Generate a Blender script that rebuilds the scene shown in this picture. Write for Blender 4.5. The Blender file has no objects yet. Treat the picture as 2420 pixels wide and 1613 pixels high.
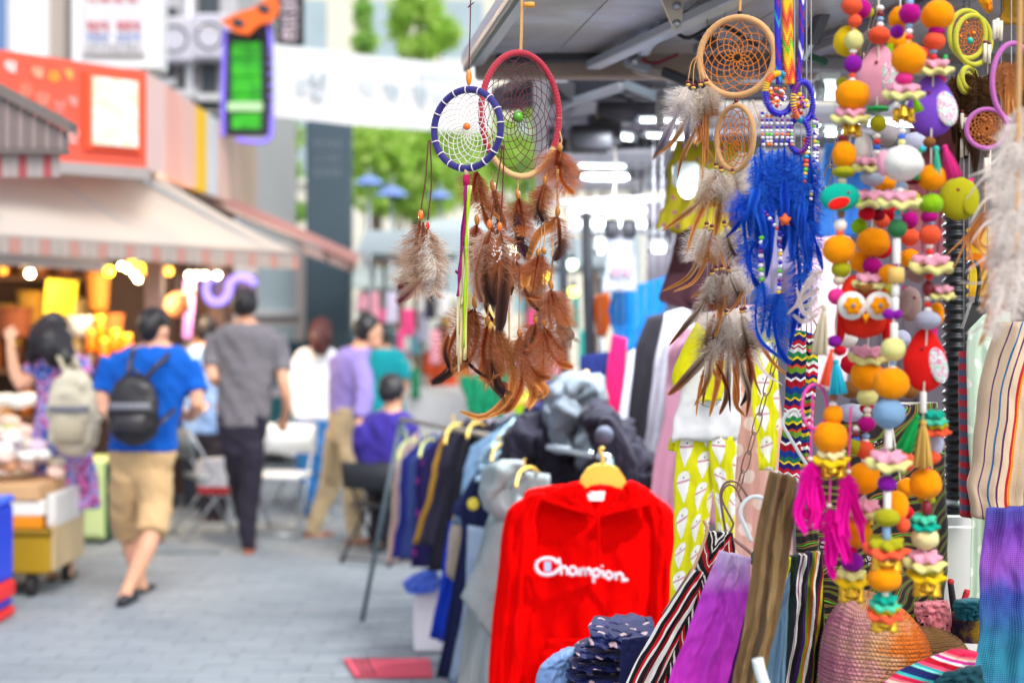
import bpy, bmesh, math, random
from mathutils import Vector, Matrix, Quaternion, noise as mnoise
R = math.radians
PI = math.pi
random.seed(7)
sc = bpy.context.scene
C = sc.collection

# ------------------------------------------------------------------ camera
F = 3361.0          # focal length in source pixels (50 mm on 36 mm over 2420 px)
H0 = 745.0          # horizon row
CAMZ = 1.65
cam_d = bpy.data.cameras.new('camera'); cam = bpy.data.objects.new('camera', cam_d); C.objects.link(cam)
cam.location = (0, 0, CAMZ); cam.rotation_euler = (R(90), 0, 0)
cam_d.lens = 50; cam_d.sensor_width = 36; cam_d.clip_start = .05; cam_d.clip_end = 400
cam_d.shift_y = -(806.5 - H0) / 2420.0
cam_d.dof.use_dof = True; cam_d.dof.focus_distance = 3.2; cam_d.dof.aperture_fstop = 1.9
cam_d.dof.aperture_blades = 0
sc.camera = cam

# ------------------------------------------------------------------ world and sun (bright overcast)
SUN_EL, SUN_ROT = 50, 155
w = bpy.data.worlds.new('World'); sc.world = w; w.use_nodes = True
wn = w.node_tree.nodes; wl = w.node_tree.links
sky = wn.new('ShaderNodeTexSky'); sky.sky_type = 'NISHITA'; sky.sun_disc = False
sky.sun_elevation = R(SUN_EL); sky.sun_rotation = R(SUN_ROT); sky.air_density = 1.0; sky.dust_density = 2.0; sky.ozone_density = .6
hs = wn.new('ShaderNodeHueSaturation'); hs.inputs['Saturation'].default_value = .55
bg = wn['Background']; bg.inputs[1].default_value = .15
wl.new(sky.outputs[0], hs.inputs['Color']); wl.new(hs.outputs[0], bg.inputs[0])
sd = bpy.data.lights.new('sun', 'SUN'); sd.energy = 1.3; sd.angle = R(35); sd.color = (1, .98, .96)
sun = bpy.data.objects.new('sun', sd); C.objects.link(sun); sun.location = (0, 0, 30)
_d = Vector((math.sin(R(SUN_ROT)) * math.cos(R(SUN_EL)), math.cos(R(SUN_ROT)) * math.cos(R(SUN_EL)), math.sin(R(SUN_EL))))
sun.rotation_euler = _d.to_track_quat('Z', 'Y').to_euler()
vs = sc.view_settings; vs.view_transform = 'Standard'; vs.look = 'None'; vs.exposure = 0.86; vs.gamma = 1.0
sc.render.engine = 'CYCLES'
sc.cycles.use_denoising = True
sc.cycles.max_bounces = 6; sc.cycles.diffuse_bounces = 4; sc.cycles.glossy_bounces = 2; sc.cycles.transmission_bounces = 3; sc.cycles.transparent_max_bounces = 6
sc.cycles.sample_clamp_indirect = 6.0

# ------------------------------------------------------------------ helpers
def P(x, y, D):
    """the point D metres down the street that lies at source pixel x, y"""
    return Vector(((x - 1210) / F * D, D, CAMZ - (y - H0) / F * D))
def S(px, D): return px / F * D
def G(x, D): return Vector(((x - 1210) / F * D, D, 0))
def hx(s, g=1.0):
    s = s.lstrip('#'); v = [int(s[i:i+2], 16) / 255 for i in (0, 2, 4)]
    v = [((c + .055) / 1.055) ** 2.4 if c > .04045 else c / 12.92 for c in v]
    return (min(v[0]*g, 1), min(v[1]*g, 1), min(v[2]*g, 1), 1)
W = {}
def place(o, parent=None, M=None):
    M = M or Matrix.Identity(4)
    C.objects.link(o)
    if parent is not None:
        o.parent = parent; o.matrix_basis = W[parent].inverted() @ M
    else:
        o.matrix_basis = M
    W[o] = M
    return o
def tag(o, label=None, cat=None, group=None, kind=None):
    if label: o['label'] = label
    if cat: o['category'] = cat
    if group: o['group'] = group
    if kind: o['kind'] = kind
    return o
def thing(name, label, cat, loc, group=None):
    o = bpy.data.objects.new(name, None); o.empty_display_size = .05
    place(o, None, Matrix.Translation(loc)); return tag(o, label, cat, group)

class MB:
    def __init__(s): s.v = []; s.f = []; s.uv = []; s.mi = []; s.cur = 0
    def vert(s, p, uv=(0, 0)): s.v.append(Vector(p)); s.uv.append(uv); return len(s.v) - 1
    def face(s, *i): s.f.append(i); s.mi.append(s.cur)
    def mesh(s, name, mats, smooth=True, origin=None):
        o = origin or Vector((0, 0, 0))
        me = bpy.data.meshes.new(name)
        me.from_pydata([tuple(p - o) for p in s.v], [], s.f)
        ul = me.uv_layers.new(name='UVMap'); flat = []
        for lp in me.loops: flat += s.uv[lp.vertex_index]
        ul.data.foreach_set('uv', flat)
        for m in (mats if isinstance(mats, (list, tuple)) else [mats]): me.materials.append(m)
        me.polygons.foreach_set('material_index', s.mi)
        me.polygons.foreach_set('use_smooth', [smooth] * len(s.f))
        me.update(); return me
    def build(s, name, mats, parent=None, smooth=True):
        if parent is not None: org = W[parent].translation.copy()
        else:
            xs = [p.x for p in s.v]; ys = [p.y for p in s.v]; zs = [p.z for p in s.v]
            org = Vector(((min(xs)+max(xs))/2, (min(ys)+max(ys))/2, min(zs)))
        me = s.mesh(name, mats, smooth, org)
        return place(bpy.data.objects.new(name, me), parent, Matrix.Translation(org))
    # ---- shapes
    def rings(s, rings, closed=True, cap=True, uvs=None):
        idx = []
        for k, r in enumerate(rings):
            n = len(r)
            idx.append([s.vert(p, uvs[k][j] if uvs else (j / max(n-1, 1), k / max(len(rings)-1, 1))) for j, p in enumerate(r)])
        n = len(rings[0]); m = n if closed else n - 1
        for a, b in zip(idx, idx[1:]):
            for j in range(m):
                k = (j + 1) % n; s.face(a[j], a[k], b[k], b[j])
        if cap and closed:
            s.face(*idx[0][::-1]); s.face(*idx[-1])
        return idx
    def tube(s, pts, rad, seg=6, cap=True, flat=1.0):
        pts = [Vector(p) for p in pts]; n = len(pts)
        rad = rad if isinstance(rad, (list, tuple)) else [rad] * n
        t0 = (pts[1] - pts[0]).normalized()
        u = t0.orthogonal().normalized(); rs = []; uvs = []; L = 0
        for i, p in enumerate(pts):
            t = (pts[min(i+1, n-1)] - pts[max(i-1, 0)])
            t = t.normalized() if t.length > 1e-9 else t0
            u = (u - t * u.dot(t)); u = u.normalized() if u.length > 1e-6 else t.orthogonal().normalized()
            v = t.cross(u)
            if i: L += (p - pts[i-1]).length
            rs.append([p + (u * math.cos(a) + v * math.sin(a) * flat) * rad[i] for a in (2*PI*j/seg for j in range(seg))])
            uvs.append([(j / seg, L) for j in range(seg)])
        s.rings(rs, True, cap, uvs); return s
    def ball(s, c, r, seg=12, rg=8, M=None, fn=None):
        c = Vector(c); r = Vector((r, r, r)) if not hasattr(r, '__len__') else Vector(r)
        M = M or Matrix.Identity(3); rows = []
        for i in range(1, rg):
            th = PI * i / rg; row = []
            for j in range(seg):
                ph = 2*PI*j/seg
                d = Vector((math.sin(th)*math.cos(ph), math.sin(th)*math.sin(ph), math.cos(th)))
                k = fn(d) if fn else 1.0
                row.append(s.vert(c + M @ Vector((d.x*r.x*k, d.y*r.y*k, d.z*r.z*k)), (j/seg, i/rg)))
            rows.append(row)
        kt = fn(Vector((0, 0, 1))) if fn else 1; kb = fn(Vector((0, 0, -1))) if fn else 1
        t = s.vert(c + M @ Vector((0, 0, r.z*kt)), (0, 0)); b = s.vert(c - M @ Vector((0, 0, r.z*kb)), (0, 1))
        for j in range(seg):
            k = (j+1) % seg; s.face(t, rows[0][j], rows[0][k]); s.face(b, rows[-1][k], rows[-1][j])
        for a, q in zip(rows, rows[1:]):
            for j in range(seg):
                k = (j+1) % seg; s.face(a[j], q[j], q[k], a[k])
        return s
    def box(s, lo, hi, M=None, ch=0.0):
        lo = Vector(lo); hi = Vector(hi); c = (lo+hi)/2; h = (hi-lo)/2
        M = M or Matrix.Identity(4)
        if ch <= 0:
            ids = [s.vert(M @ Vector((c.x+h.x*a, c.y+h.y*b, c.z+h.z*d)), ((a+1)*h.x+(b+1)*h.y, (d+1)*h.z)) for d in (-1, 1) for a, b in ((-1,-1),(1,-1),(1,1),(-1,1))]
            for q in ((0,3,2,1),(4,5,6,7),(0,1,5,4),(1,2,6,5),(2,3,7,6),(3,0,4,7)): s.face(*[ids[i] for i in q])
        else:
            ch = min(ch, min(h)*.9); rs = []
            for z, i in ((-h.z, ch), (-h.z+ch, 0), (h.z-ch, 0), (h.z, ch)):
                x, y = h.x - i, h.y - i; k = ch if i == 0 else ch*.4
                ring = [(-x+k,-y),(x-k,-y),(x,-y+k),(x,y-k),(x-k,y),(-x+k,y),(-x,y-k),(-x,-y+k)]
                rs.append([M @ Vector((c.x+a, c.y+b, c.z+z)) for a, b in ring])
            s.rings(rs)
        return s
    def prism(s, poly, off):
        """poly: world points of a flat outline; off: extrusion vector"""
        a = [s.vert(p, (p[0], p[2])) for p in poly]; b = [s.vert(Vector(p)+off, (p[0], p[2])) for p in poly]
        s.face(*a[::-1]); s.face(*b); n = len(a)
        for i in range(n):
            k = (i+1) % n; s.face(a[i], a[k], b[k], b[i])
        return s
    def lathe(s, prof, c, seg=16, M=None, cap=True):
        c = Vector(c); M = M or Matrix.Identity(3)
        s.rings([[c + M @ Vector((r*math.cos(2*PI*j/seg), r*math.sin(2*PI*j/seg), z)) for j in range(seg)] for r, z in prof], True, cap); return s
    def torus(s, c, R1, r, n=96, m=8, M=None, fn=None, sx=1.0, sz=1.0):
        """ring in the local XZ plane"""
        c = Vector(c); M = M or Matrix.Identity(3); rs = []
        for i in range(n):
            a = 2*PI*i/n; rr = r*(fn(i/n) if fn else 1)
            ctr = Vector((R1*sx*math.cos(a), 0, R1*sz*math.sin(a))); d = Vector((math.cos(a), 0, math.sin(a)))
            rs.append([c + M @ (ctr + d*(rr*math.cos(b)) + Vector((0, rr*math.sin(b), 0))) for b in (2*PI*j/m for j in range(m))])
        uv = [[(i/n, j/m) for j in range(m)] for i in range(n)]
        idx = s.rings(rs, True, False, uv)
        a, b = idx[-1], idx[0]
        for j in range(m): s.face(a[j], a[(j+1) % m], b[(j+1) % m], b[j])
        return s

def inst(name, me, parent, M):
    return place(bpy.data.objects.new(name, me), parent, M)
def rotz(a): return Matrix.Rotation(a, 4, 'Z')
def spline(pts, n):
    """Catmull-Rom through points, n samples"""
    pts = [Vector(p) for p in pts]
    if len(pts) == 1: return [pts[0]] * n
    if len(pts) == 2: return [pts[0].lerp(pts[1], i/(n-1)) for i in range(n)]
    q = [pts[0]*2 - pts[1]] + pts + [pts[-1]*2 - pts[-2]]
    out = []
    for i in range(n):
        t = i/(n-1)*(len(pts)-1); k = min(int(t), len(pts)-2); t -= k
        a, b, c, d = q[k:k+4]
        out.append(.5*((2*b) + (c-a)*t + (2*a-5*b+4*c-d)*t*t + (3*b-a-3*c+d)*t*t*t))
    return out
def pl(pts, D=None): return [P(p[0], p[1], p[2] if len(p) > 2 else D) for p in pts]
def nz(x, y, z=0.0): return mnoise.noise(Vector((x, y, z)))

# ------------------------------------------------------------------ materials
MATS = {}
class NT:
    def __init__(s, name):
        s.m = bpy.data.materials.new(name); s.m.use_nodes = True
        s.n = s.m.node_tree.nodes; s.l = s.m.node_tree.links; s.b = s.n['Principled BSDF']
    def node(s, t, **k):
        n = s.n.new(t)
        for a, v in k.items(): setattr(n, a, v)
        return n
    def inp(s, n, i, v):
        if hasattr(v, 'is_output') or isinstance(v, bpy.types.NodeSocket): s.l.new(v, n.inputs[i])
        else: n.inputs[i].default_value = v
    def math(s, op, a, b=0.0, c=0.0):
        n = s.node('ShaderNodeMath', operation=op); s.inp(n, 0, a); s.inp(n, 1, b)
        if op in ('MULTIPLY_ADD', 'COMPARE', 'WRAP', 'PINGPONG'): s.inp(n, 2, c)
        return n.outputs[0]
    def uv(s):
        t = s.node('ShaderNodeTexCoord'); x = s.node('ShaderNodeSeparateXYZ'); s.l.new(t.outputs['UV'], x.inputs[0])
        return x.outputs[0], x.outputs[1], t.outputs['UV']
    def obj(s):
        t = s.node('ShaderNodeTexCoord'); return t.outputs['Object']
    def noise(s, scale, detail=3, vec=None, rough=.55, dist=0.0):
        n = s.node('ShaderNodeTexNoise'); n.inputs['Scale'].default_value = scale; n.inputs['Detail'].default_value = detail
        n.inputs['Roughness'].default_value = rough; n.inputs['Distortion'].default_value = dist
        s.l.new(vec if vec is not None else s.obj(), n.inputs['Vector']); return n.outputs[0]
    def ramp(s, fac, stops, const=False):
        r = s.node('ShaderNodeValToRGB'); cr = r.color_ramp; cr.interpolation = 'CONSTANT' if const else 'LINEAR'
        while len(cr.elements) < len(stops): cr.elements.new(.5)
        for e, (p, c) in zip(cr.elements, stops): e.position = p; e.color = c
        s.l.new(fac, r.inputs[0]); return r.outputs[0]
    def mix(s, fac, a, b, mode='MIX'):
        n = s.node('ShaderNodeMix', data_type='RGBA', blend_type=mode)
        s.inp(n, 0, fac); s.inp(n, 6, a); s.inp(n, 7, b); return n.outputs[2]
    def bump(s, h, strength=.3, dist=.01):
        n = s.node('ShaderNodeBump'); n.inputs['Strength'].default_value = strength; n.inputs['Distance'].default_value = dist
        s.l.new(h, n.inputs['Height']); s.l.new(n.outputs[0], s.b.inputs['Normal'])
    def done(s, col=None, rough=.7, metal=0, sheen=0, trans=0, spec=None, emit=None, es=0, coat=0):
        b = s.b
        if col is not None: s.inp(b, 'Base Color', col)
        s.inp(b, 'Roughness', rough); b.inputs['Metallic'].default_value = metal
        b.inputs['Sheen Weight'].default_value = sheen
        if coat: b.inputs['Coat Weight'].default_value = coat
        if spec is not None: b.inputs['Specular IOR Level'].default_value = spec
        if emit: b.inputs['Emission Color'].default_value = emit; b.inputs['Emission Strength'].default_value = es
        if trans:      # thin sheet: part of the light passes
            tr = s.node('ShaderNodeBsdfTranslucent'); mx = s.node('ShaderNodeMixShader'); mx.inputs[0].default_value = trans
            if col is not None: s.inp(tr, 'Color', col)
            out = s.n['Material Output']
            s.l.new(b.outputs[0], mx.inputs[1]); s.l.new(tr.outputs[0], mx.inputs[2]); s.l.new(mx.outputs[0], out.inputs[0])
        return s.m
def plain(name, col, rough=.6, var=.12, vs=8.0, metal=0, bump=0, bs=120, sheen=0, trans=0, spec=None, coat=0):
    if name in MATS: return MATS[name]
    t = NT(name); col = hx(col) if isinstance(col, str) else col
    c = t.mix(t.noise(vs, 4), tuple(x*(1-var) for x in col[:3])+(1,), tuple(min(x*(1+var), 1) for x in col[:3])+(1,))
    if bump: t.bump(t.noise(bs, 2), bump, .004)
    MATS[name] = t.done(c, rough, metal, sheen, trans, spec, coat=coat); return MATS[name]
def cloth(name, col, var=.14, trans=0.0, weave=900, rough=.85):
    if name in MATS: return MATS[name]
    t = NT(name); col = hx(col) if isinstance(col, str) else col
    c = t.mix(t.noise(14, 4), tuple(x*(1-var) for x in col[:3])+(1,), tuple(min(x*(1+var), 1) for x in col[:3])+(1,))
    c = t.mix(t.math('MULTIPLY', t.noise(weave, 1), .35), c, tuple(x*.7 for x in col[:3])+(1,))
    t.bump(t.noise(60, 4), .25, .006)
    MATS[name] = t.done(c, rough, 0, .06, trans, .2); return MATS[name]
def glow(name, col, es):
    if name in MATS: return MATS[name]
    t = NT(name); MATS[name] = t.done(hx(col), .5, emit=hx(col), es=es); return MATS[name]
def stripes(name, stops, period, axis=0, wob=0.0, rough=.85, trans=0, zig=None):
    """stops: (position, hex) inside one period, in metres across the cloth"""
    if name in MATS: return MATS[name]
    t = NT(name); u, v, uv = t.uv(); x = (u, v)[axis]; y = (v, u)[axis]
    if wob: x = t.math('ADD', x, t.math('MULTIPLY', t.math('SUBTRACT', t.noise(9, 2), .5), wob))
    if zig: x = t.math('ADD', x, t.math('MULTIPLY', t.math('ABSOLUTE', t.math('SUBTRACT', t.math('FRACT', t.math('DIVIDE', y, zig[0])), .5)), zig[1]))
    f = t.math('FRACT', t.math('DIVIDE', x, period))
    c = t.ramp(f, [(p, hx(h)) for p, h in stops], True)
    c = t.mix(t.math('MULTIPLY', t.noise(700, 1), .4), c, (.05, .05, .05, 1), 'MULTIPLY') if False else t.mix(.35, c, t.ramp(t.noise(500, 2), [(0, (.5, .5, .5, 1)), (1, (1, 1, 1, 1))]), 'MULTIPLY')
    t.bump(t.noise(300, 2), .3, .003)
    MATS[name] = t.done(c, rough, 0, .05, trans, .2); return MATS[name]
def dots(name, bgc, fgc, period, r, rough=.85):
    if name in MATS: return MATS[name]
    t = NT(name); u, v, uv = t.uv()
    a = t.math('DIVIDE', u, period); b = t.math('DIVIDE', v, period)
    row = t.math('FLOOR', b); a = t.math('ADD', a, t.math('MULTIPLY', t.math('MODULO', row, 2.0), .5))
    fa = t.math('SUBTRACT', t.math('FRACT', a), .5); fb = t.math('SUBTRACT', t.math('FRACT', b), .5)
    d = t.math('SQRT', t.math('ADD', t.math('MULTIPLY', fa, fa), t.math('MULTIPLY', fb, fb)))
    c = t.mix(t.math('LESS_THAN', d, r), hx(bgc), hx(fgc)); t.bump(t.noise(60, 3), .25, .005)
    c = t.mix(t.math('MULTIPLY', t.noise(20, 3), .35), c, hx(bgc))
    MATS[name] = t.done(c, rough, 0, .05, 0, .2); return MATS[name]
def blotch(name, cols, scale, rough=.85, dist=1.2, trans=0, const=True):
    """printed cloth: patches of several colours"""
    if name in MATS: return MATS[name]
    t = NT(name); n = len(cols)
    f = t.noise(scale, 3, dist=dist); f = t.math('MULTIPLY_ADD', f, 2.2, -.6)
    c = t.ramp(f, [(i/n, hx(h)) for i, h in enumerate(cols)], const); t.bump(t.noise(60, 3), .2, .005)
    MATS[name] = t.done(c, rough, 0, .05, trans, .2); return MATS[name]

# ------------------------------------------------------------------ cloth and garments
def drape(name, L, Rr, D, mat, parent=None, nu=22, nv=26, folds=4, amp=.012, thick=.02, seed=0, grow=1.0, wr=.006, label=None, cat=None, group=None, pinch=0.0, hem=0.0, cord_z=0.0):
    """a hanging cloth with a front and a back: outline L and Rr down the two sides, folds in depth"""
    n3 = lambda q: [Vector((p[0], p[1], p[2] if len(p) > 2 else D)) for p in q]
    l = spline(n3(L), nv); r = spline(n3(Rr), nv)
    mb = MB(); F1 = []; B1 = []; ul = 0; rnd = random.Random(seed); ph = rnd.random()*6.28; ph2 = rnd.random()*6.28
    vlen = 0; pm = None
    for i in range(nv):
        v = i/(nv-1); a = P(*l[i]); b = P(*r[i]); mid = (a+b)/2
        if pm is not None: vlen += (mid-pm).length
        pm = mid; wdt = (b-a).length; rowf = []; rowb = []
        for j in range(nu):
            u = j/(nu-1); p = a.lerp(b, u)
            env = math.sin(PI*min(max(u, 0), 1)) ** .5 if 0 < u < 1 else 0
            ef = .45 + .55*env; sw = wdt*.05*(nz(v*2.6+seed*1.7, u*1.5, 9.3) + .5*nz(v*7+seed, u*2, 4.4))*min(1, 4*v); p = p + Vector((sw, 0, 0))
            g = (1-grow) + grow*v
            fd = amp*g*((1.3*abs(math.sin(PI*folds*u + ph + .6*math.sin(3*v+ph2) + 1.5*nz(u*1.6, v*1.7, seed+.5)))-.6) + .45*math.sin(2*PI*folds*1.7*u + ph2 + v*1.3 + 2*nz(u*2, v*2, seed+5.5)))
            fd += wr*(nz(u*5+seed, v*7, seed*.7) + .5*nz(u*13, v*16+seed, 3.1))
            if hem and i == nv-1: p = p + Vector((0, 0, hem*math.sin(2*PI*folds*u+ph)))
            q = p + Vector((0, fd*ef - thick*.5*env, 0)); k = p + Vector((0, fd*ef + thick*.5*env + .0015, 0))
            uvw = (u*wdt, vlen)
            rowf.append(mb.vert(q, uvw)); rowb.append(mb.vert(k, uvw))
        F1.append(rowf); B1.append(rowb)
    for i in range(nv-1):
        for j in range(nu-1):
            mb.face(F1[i][j], F1[i+1][j], F1[i+1][j+1], F1[i][j+1])
            mb.face(B1[i][j], B1[i][j+1], B1[i+1][j+1], B1[i+1][j])
        mb.face(F1[i][0], B1[i][0], B1[i+1][0], F1[i+1][0]); mb.face(F1[i][-1], F1[i+1][-1], B1[i+1][-1], B1[i][-1])
    for j in range(nu-1):
        mb.face(F1[0][j], F1[0][j+1], B1[0][j+1], B1[0][j]); mb.face(F1[-1][j], B1[-1][j], B1[-1][j+1], F1[-1][j+1])
    o = mb.build(name, mat, parent)
    if label: tag(o, label, cat, group)
    if cord_z:      # thin cords up to the stall roof
        a, b = P(*l[0]), P(*r[0])
        for f_ in (.3, .7):
            p = a.lerp(b, f_); c_ = MB(); c_.tube([p - Vector((0, 0, .01)), Vector((p.x, p.y, cord_z))], .0014, 5); c_.build('hanging_cord', plain('grey_cord', '#8a8a90', .7), o)
    return o
def wire(name, pts, rad, mat, parent=None, n=24, seg=6, label=None, cat=None, group=None):
    mb = MB(); mb.tube(spline(pts, n), rad, seg); o = mb.build(name, mat, parent)
    if label: tag(o, label, cat, group)
    return o
def bar(name, a, b, wd, ht, mat, parent=None):
    """a straight square bar from a to b"""
    a = Vector(a); b = Vector(b); d = b-a; q = d.to_track_quat('X', 'Z').to_matrix().to_4x4()
    mb = MB(); mb.box((0, -wd/2, -ht/2), (d.length, wd/2, ht/2), Matrix.Translation(a) @ q, ch=min(wd, ht)*.15)
    return mb.build(name, mat, parent, smooth=False)
# ================================================================== THE SETTING: street, shops, far things
def slab(name, A, B, Cc, thick, mat, parent=None, smooth=False, nrm=None):
    """flat board with corners A (top start), B (top end), Cc (bottom start)"""
    A, B, Cc = Vector(A), Vector(B), Vector(Cc); Dd = B + (Cc-A)
    n = nrm or (B-A).cross(Cc-A).normalized()
    mb = MB(); w_, h_ = (B-A).length, (Cc-A).length
    ids = [mb.vert(p, uv) for p, uv in ((A, (0, h_)), (B, (w_, h_)), (Dd, (w_, 0)), (Cc, (0, 0)))]
    idb = [mb.vert(p - n*thick, uv) for p, uv in ((A, (0, h_)), (B, (w_, h_)), (Dd, (w_, 0)), (Cc, (0, 0)))]
    mb.face(*ids); mb.face(*idb[::-1])
    for i in range(4): mb.face(ids[i], idb[i], idb[(i+1) % 4], ids[(i+1) % 4])
    return mb.build(name, mat, parent, smooth)
def strokes(A, B, Cc, u0, v0, u1, v1, mat, parent, seed, off=.006, name='letter', heavy=.16):
    """one block-shaped character of a few strokes lying on the board A-B-Cc"""
    A, B, Cc = Vector(A), Vector(B), Vector(Cc); eu, ev = B-A, Cc-A; n = eu.cross(ev).normalized()
    if n.y > 0: n = -n
    rnd = random.Random(seed); mb = MB()
    def seg(x0, y0, x1, y1):
        p = A + eu*(u0+(u1-u0)*x0) + ev*(v0+(v1-v0)*y0) + n*off; q = A + eu*(u0+(u1-u0)*x1) + ev*(v0+(v1-v0)*y1) + n*off
        d = (q-p).normalized(); s_ = n.cross(d)*((ev*(v1-v0)).length*heavy*.5)
        mb.prism([p-s_, q-s_, q+s_, p+s_], n*.002)
    k = rnd.randrange(4)
    if k == 0: seg(.05, .15, .5, .15); seg(.45, .15, .45, .8); seg(.75, 0, .75, 1); seg(.75, .45, .98, .45)
    elif k == 1: seg(.1, .1, .55, .1); seg(.1, .1, .1, .55); seg(.1, .55, .55, .55); seg(.8, 0, .8, .6); seg(.2, .75, .85, .75); seg(.8, .75, .8, 1)
    elif k == 2: seg(.1, .12, .9, .12); seg(.25, .12, .2, .42); seg(.75, .12, .8, .42); seg(0, .6, 1, .6); seg(.5, .6, .5, 1)
    else: seg(.1, .05, .1, .45); seg(.1, .45, .6, .45); seg(.85, 0, .85, .62); seg(.6, .28, .85, .28); seg(.2, .72, .2, .98); seg(.2, .98, .85, .98)
    return mb.build(name, mat, parent, False)

# ---- street
def mat_paver():
    t = NT('paver'); n = t.node('ShaderNodeNewGeometry')
    f = t.math('ADD', t.math('MULTIPLY', n.outputs['Random Per Island'], .5), t.math('MULTIPLY', t.noise(1.3, 4), .6))
    c = t.ramp(f, [(.15, hx('#868d93')), (.5, hx('#8c9398')), (.9, hx('#93999e'))])
    c = t.mix(t.math('MULTIPLY', t.noise(90, 2), .25), c, hx('#656c74')); t.bump(t.noise(150, 3), .3, .004)
    st = t.ramp(t.noise(.9, 5), [(.5, (0, 0, 0, 1)), (.72, (1, 1, 1, 1))]); c = t.mix(t.math('MULTIPLY', st, .3), c, hx('#565b62'))
    vo = t.node('ShaderNodeTexVoronoi'); vo.inputs['Scale'].default_value = 2.6; t.l.new(t.obj(), vo.inputs['Vector']); c = t.mix(t.math('MULTIPLY', t.math('LESS_THAN', vo.outputs['Distance'], .07), .5), c, hx('#54575c'))
    return t.done(c, .8, spec=.3)
M_PAV = mat_paver()
M_JOINT = plain('paving_sand', '#7f858a', .95)
mb = MB(); mb.box((-60, -5, -.3), (60, 120, -.006)); street = mb.build('street', M_JOINT, None, False); tag(street, kind='structure')
mb = MB(); rnd = random.Random(3)
y = 5.6; row = 0
while y < 24:
    ln = .25; x = -4.2 - (row % 2)*ln/2
    while x < 1.6 + (y-6)*.12:
        h = rnd.uniform(-.002, .002); mb.box((x+.004, y+.004, -.05), (x+ln-.004, y+.125-.004, h)); x += ln
    y += .125; row += 1
tag(mb.build('paving_stone', M_PAV, street, False), kind='stuff')
for k in range(7):
    x = -2.72 + k*.1
    mb = MB(); mb.box((x+.004, 9.83, .0015), (x+.092, 9.92, .007))
    for j in range(4): mb.box((x+.012+j*.02, 9.835, .007), (x+.022+j*.02, 9.915, .012))
    mb.build('drain_grate', plain('grate', '#7c8486', .6, metal=.2), street, False)

# ---- far pale building closing the street
M_BEIGE = plain('far_plaster', '#dad4c2', .9, .05, 1.5)
bd = thing('far_building', 'pale beige building closing off the street behind the trees', 'building', (0, 40, 0))
mb = MB(); mb.box((-16, 40, 0), (16, 46, 22)); mb.build('wall', M_BEIGE, bd, False)
M_FWIN = plain('far_glass', '#9fb0b5', .3, .2, 2)
M_FTRIM = plain('far_trim', '#e4e0d4', .8)
for zi in range(5):
    for xi in range(12):
        x = -13 + xi*2.2; z = 2.2 + zi*3.3
        mb = MB(); mb.box((x, 39.9, z), (x+1.2, 39.995, z+1.7)); wn_ = mb.build('window', M_FWIN, bd, False)
        mb = MB(); mb.box((x-.1, 39.8, z-.14), (x+1.3, 39.99, z-.003)); mb.build('sill', M_FTRIM, wn_, False)

# ---- trees
def leaf_mat(name, a, b, c):
    t = NT(name); g = t.node('ShaderNodeNewGeometry')
    col = t.ramp(t.math('ADD', t.math('MULTIPLY', g.outputs['Random Per Island'], .6), t.math('MULTIPLY', t.noise(.8, 2), .5)), [(.1, hx(a)), (.5, hx(b)), (1, hx(c))])
    return t.done(col, .55, 0, 0, .6)
M_LEAF = leaf_mat('leaf_fresh', '#9ccc48', '#bce066', '#dcee94')
M_LEAF2 = leaf_mat('leaf_deep', '#8cc454', '#aed672', '#cee69c')
M_BARK = plain('bark', '#6b5a48', .9, .25, 12, bump=.5, bs=30)
def tree(base, ht, lobes, n, mat, label, seed, leaf=.16):
    rnd = random.Random(seed); t = thing('tree', label, 'tree', base, 'trees behind the banner')
    mb = MB(); top = base + Vector((rnd.uniform(-.2, .2), 0, ht*.55)); trunk = spline([base, base+Vector((.08, .05, ht*.25)), top], 8)
    mb.tube(trunk, [.16*(1-.6*i/7) for i in range(8)], 8)
    for c, r in lobes:
        mb.tube(spline([trunk[4+rnd.randrange(3)], (trunk[5]+c)/2+Vector((0, 0, -.15)), c], 6), [.06, .05, .04, .03, .02, .01], 5)
    mb.build('trunk', M_BARK, t)
    mb = MB()
    for c, r in lobes:
        k = int(n*r[0]*r[2]/sum(q[0]*q[2] for _, q in lobes))
        for _ in range(k):
            d = Vector((rnd.gauss(0, 1), rnd.gauss(0, 1), rnd.gauss(0, 1))).normalized()*rnd.uniform(.35, 1.08)
            if nz(d.x*2.6+seed, d.z*2.6, d.y*2.6) < -.06: continue
            p = c + Vector((d.x*r[0], d.y*r[1], d.z*r[2]))
            q = Quaternion((rnd.gauss(0, 1), rnd.gauss(0, 1), rnd.gauss(0, 1), rnd.gauss(0, 1))).normalized().to_matrix()
            l = leaf*rnd.uniform(.6, 1.3)
            a = [mb.vert(p + q @ Vector(e)*l) for e in ((0, -.8, 0), (.38, 0, .08), (0, .9, 0), (-.38, 0, .08))]
            mb.face(*a)
    mb.build('crown', mat, t, False); return t
def lob(x, y, D, rx, rz=None, ry=None): return (P(x, y, D), (S(rx, D), S(ry or rx, D), S(rz or rx, D)))
tree(G(980, 27), 9, [lob(985, 20, 27, 62, 50), lob(1050, 80, 27, 44, 40), lob(940, 60, 27, 26, 36), lob(1000, -60, 27, 60), lob(990, 110, 27, 55, 30)], 3000, M_LEAF, 'broad bright green tree rising above the middle of the white banner', 1)
tree(G(860, 30), 8.5, [lob(858, 40, 30, 20, 38), lob(862, 100, 30, 32, 26), lob(856, -10, 30, 9, 22)], 1100, M_LEAF2, 'slim pointed green tree rising above the banner', 2)
tree(G(900, 21), 4.5, [lob(890, 350, 21, 75, 60), lob(980, 400, 21, 85, 75), lob(900, 460, 21, 80, 45), lob(1010, 480, 21, 60, 40), lob(1050, 330, 21, 60, 50)], 4600, M_LEAF, 'low spreading tree under the banner beside the grey pillar', 3, .13)
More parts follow.
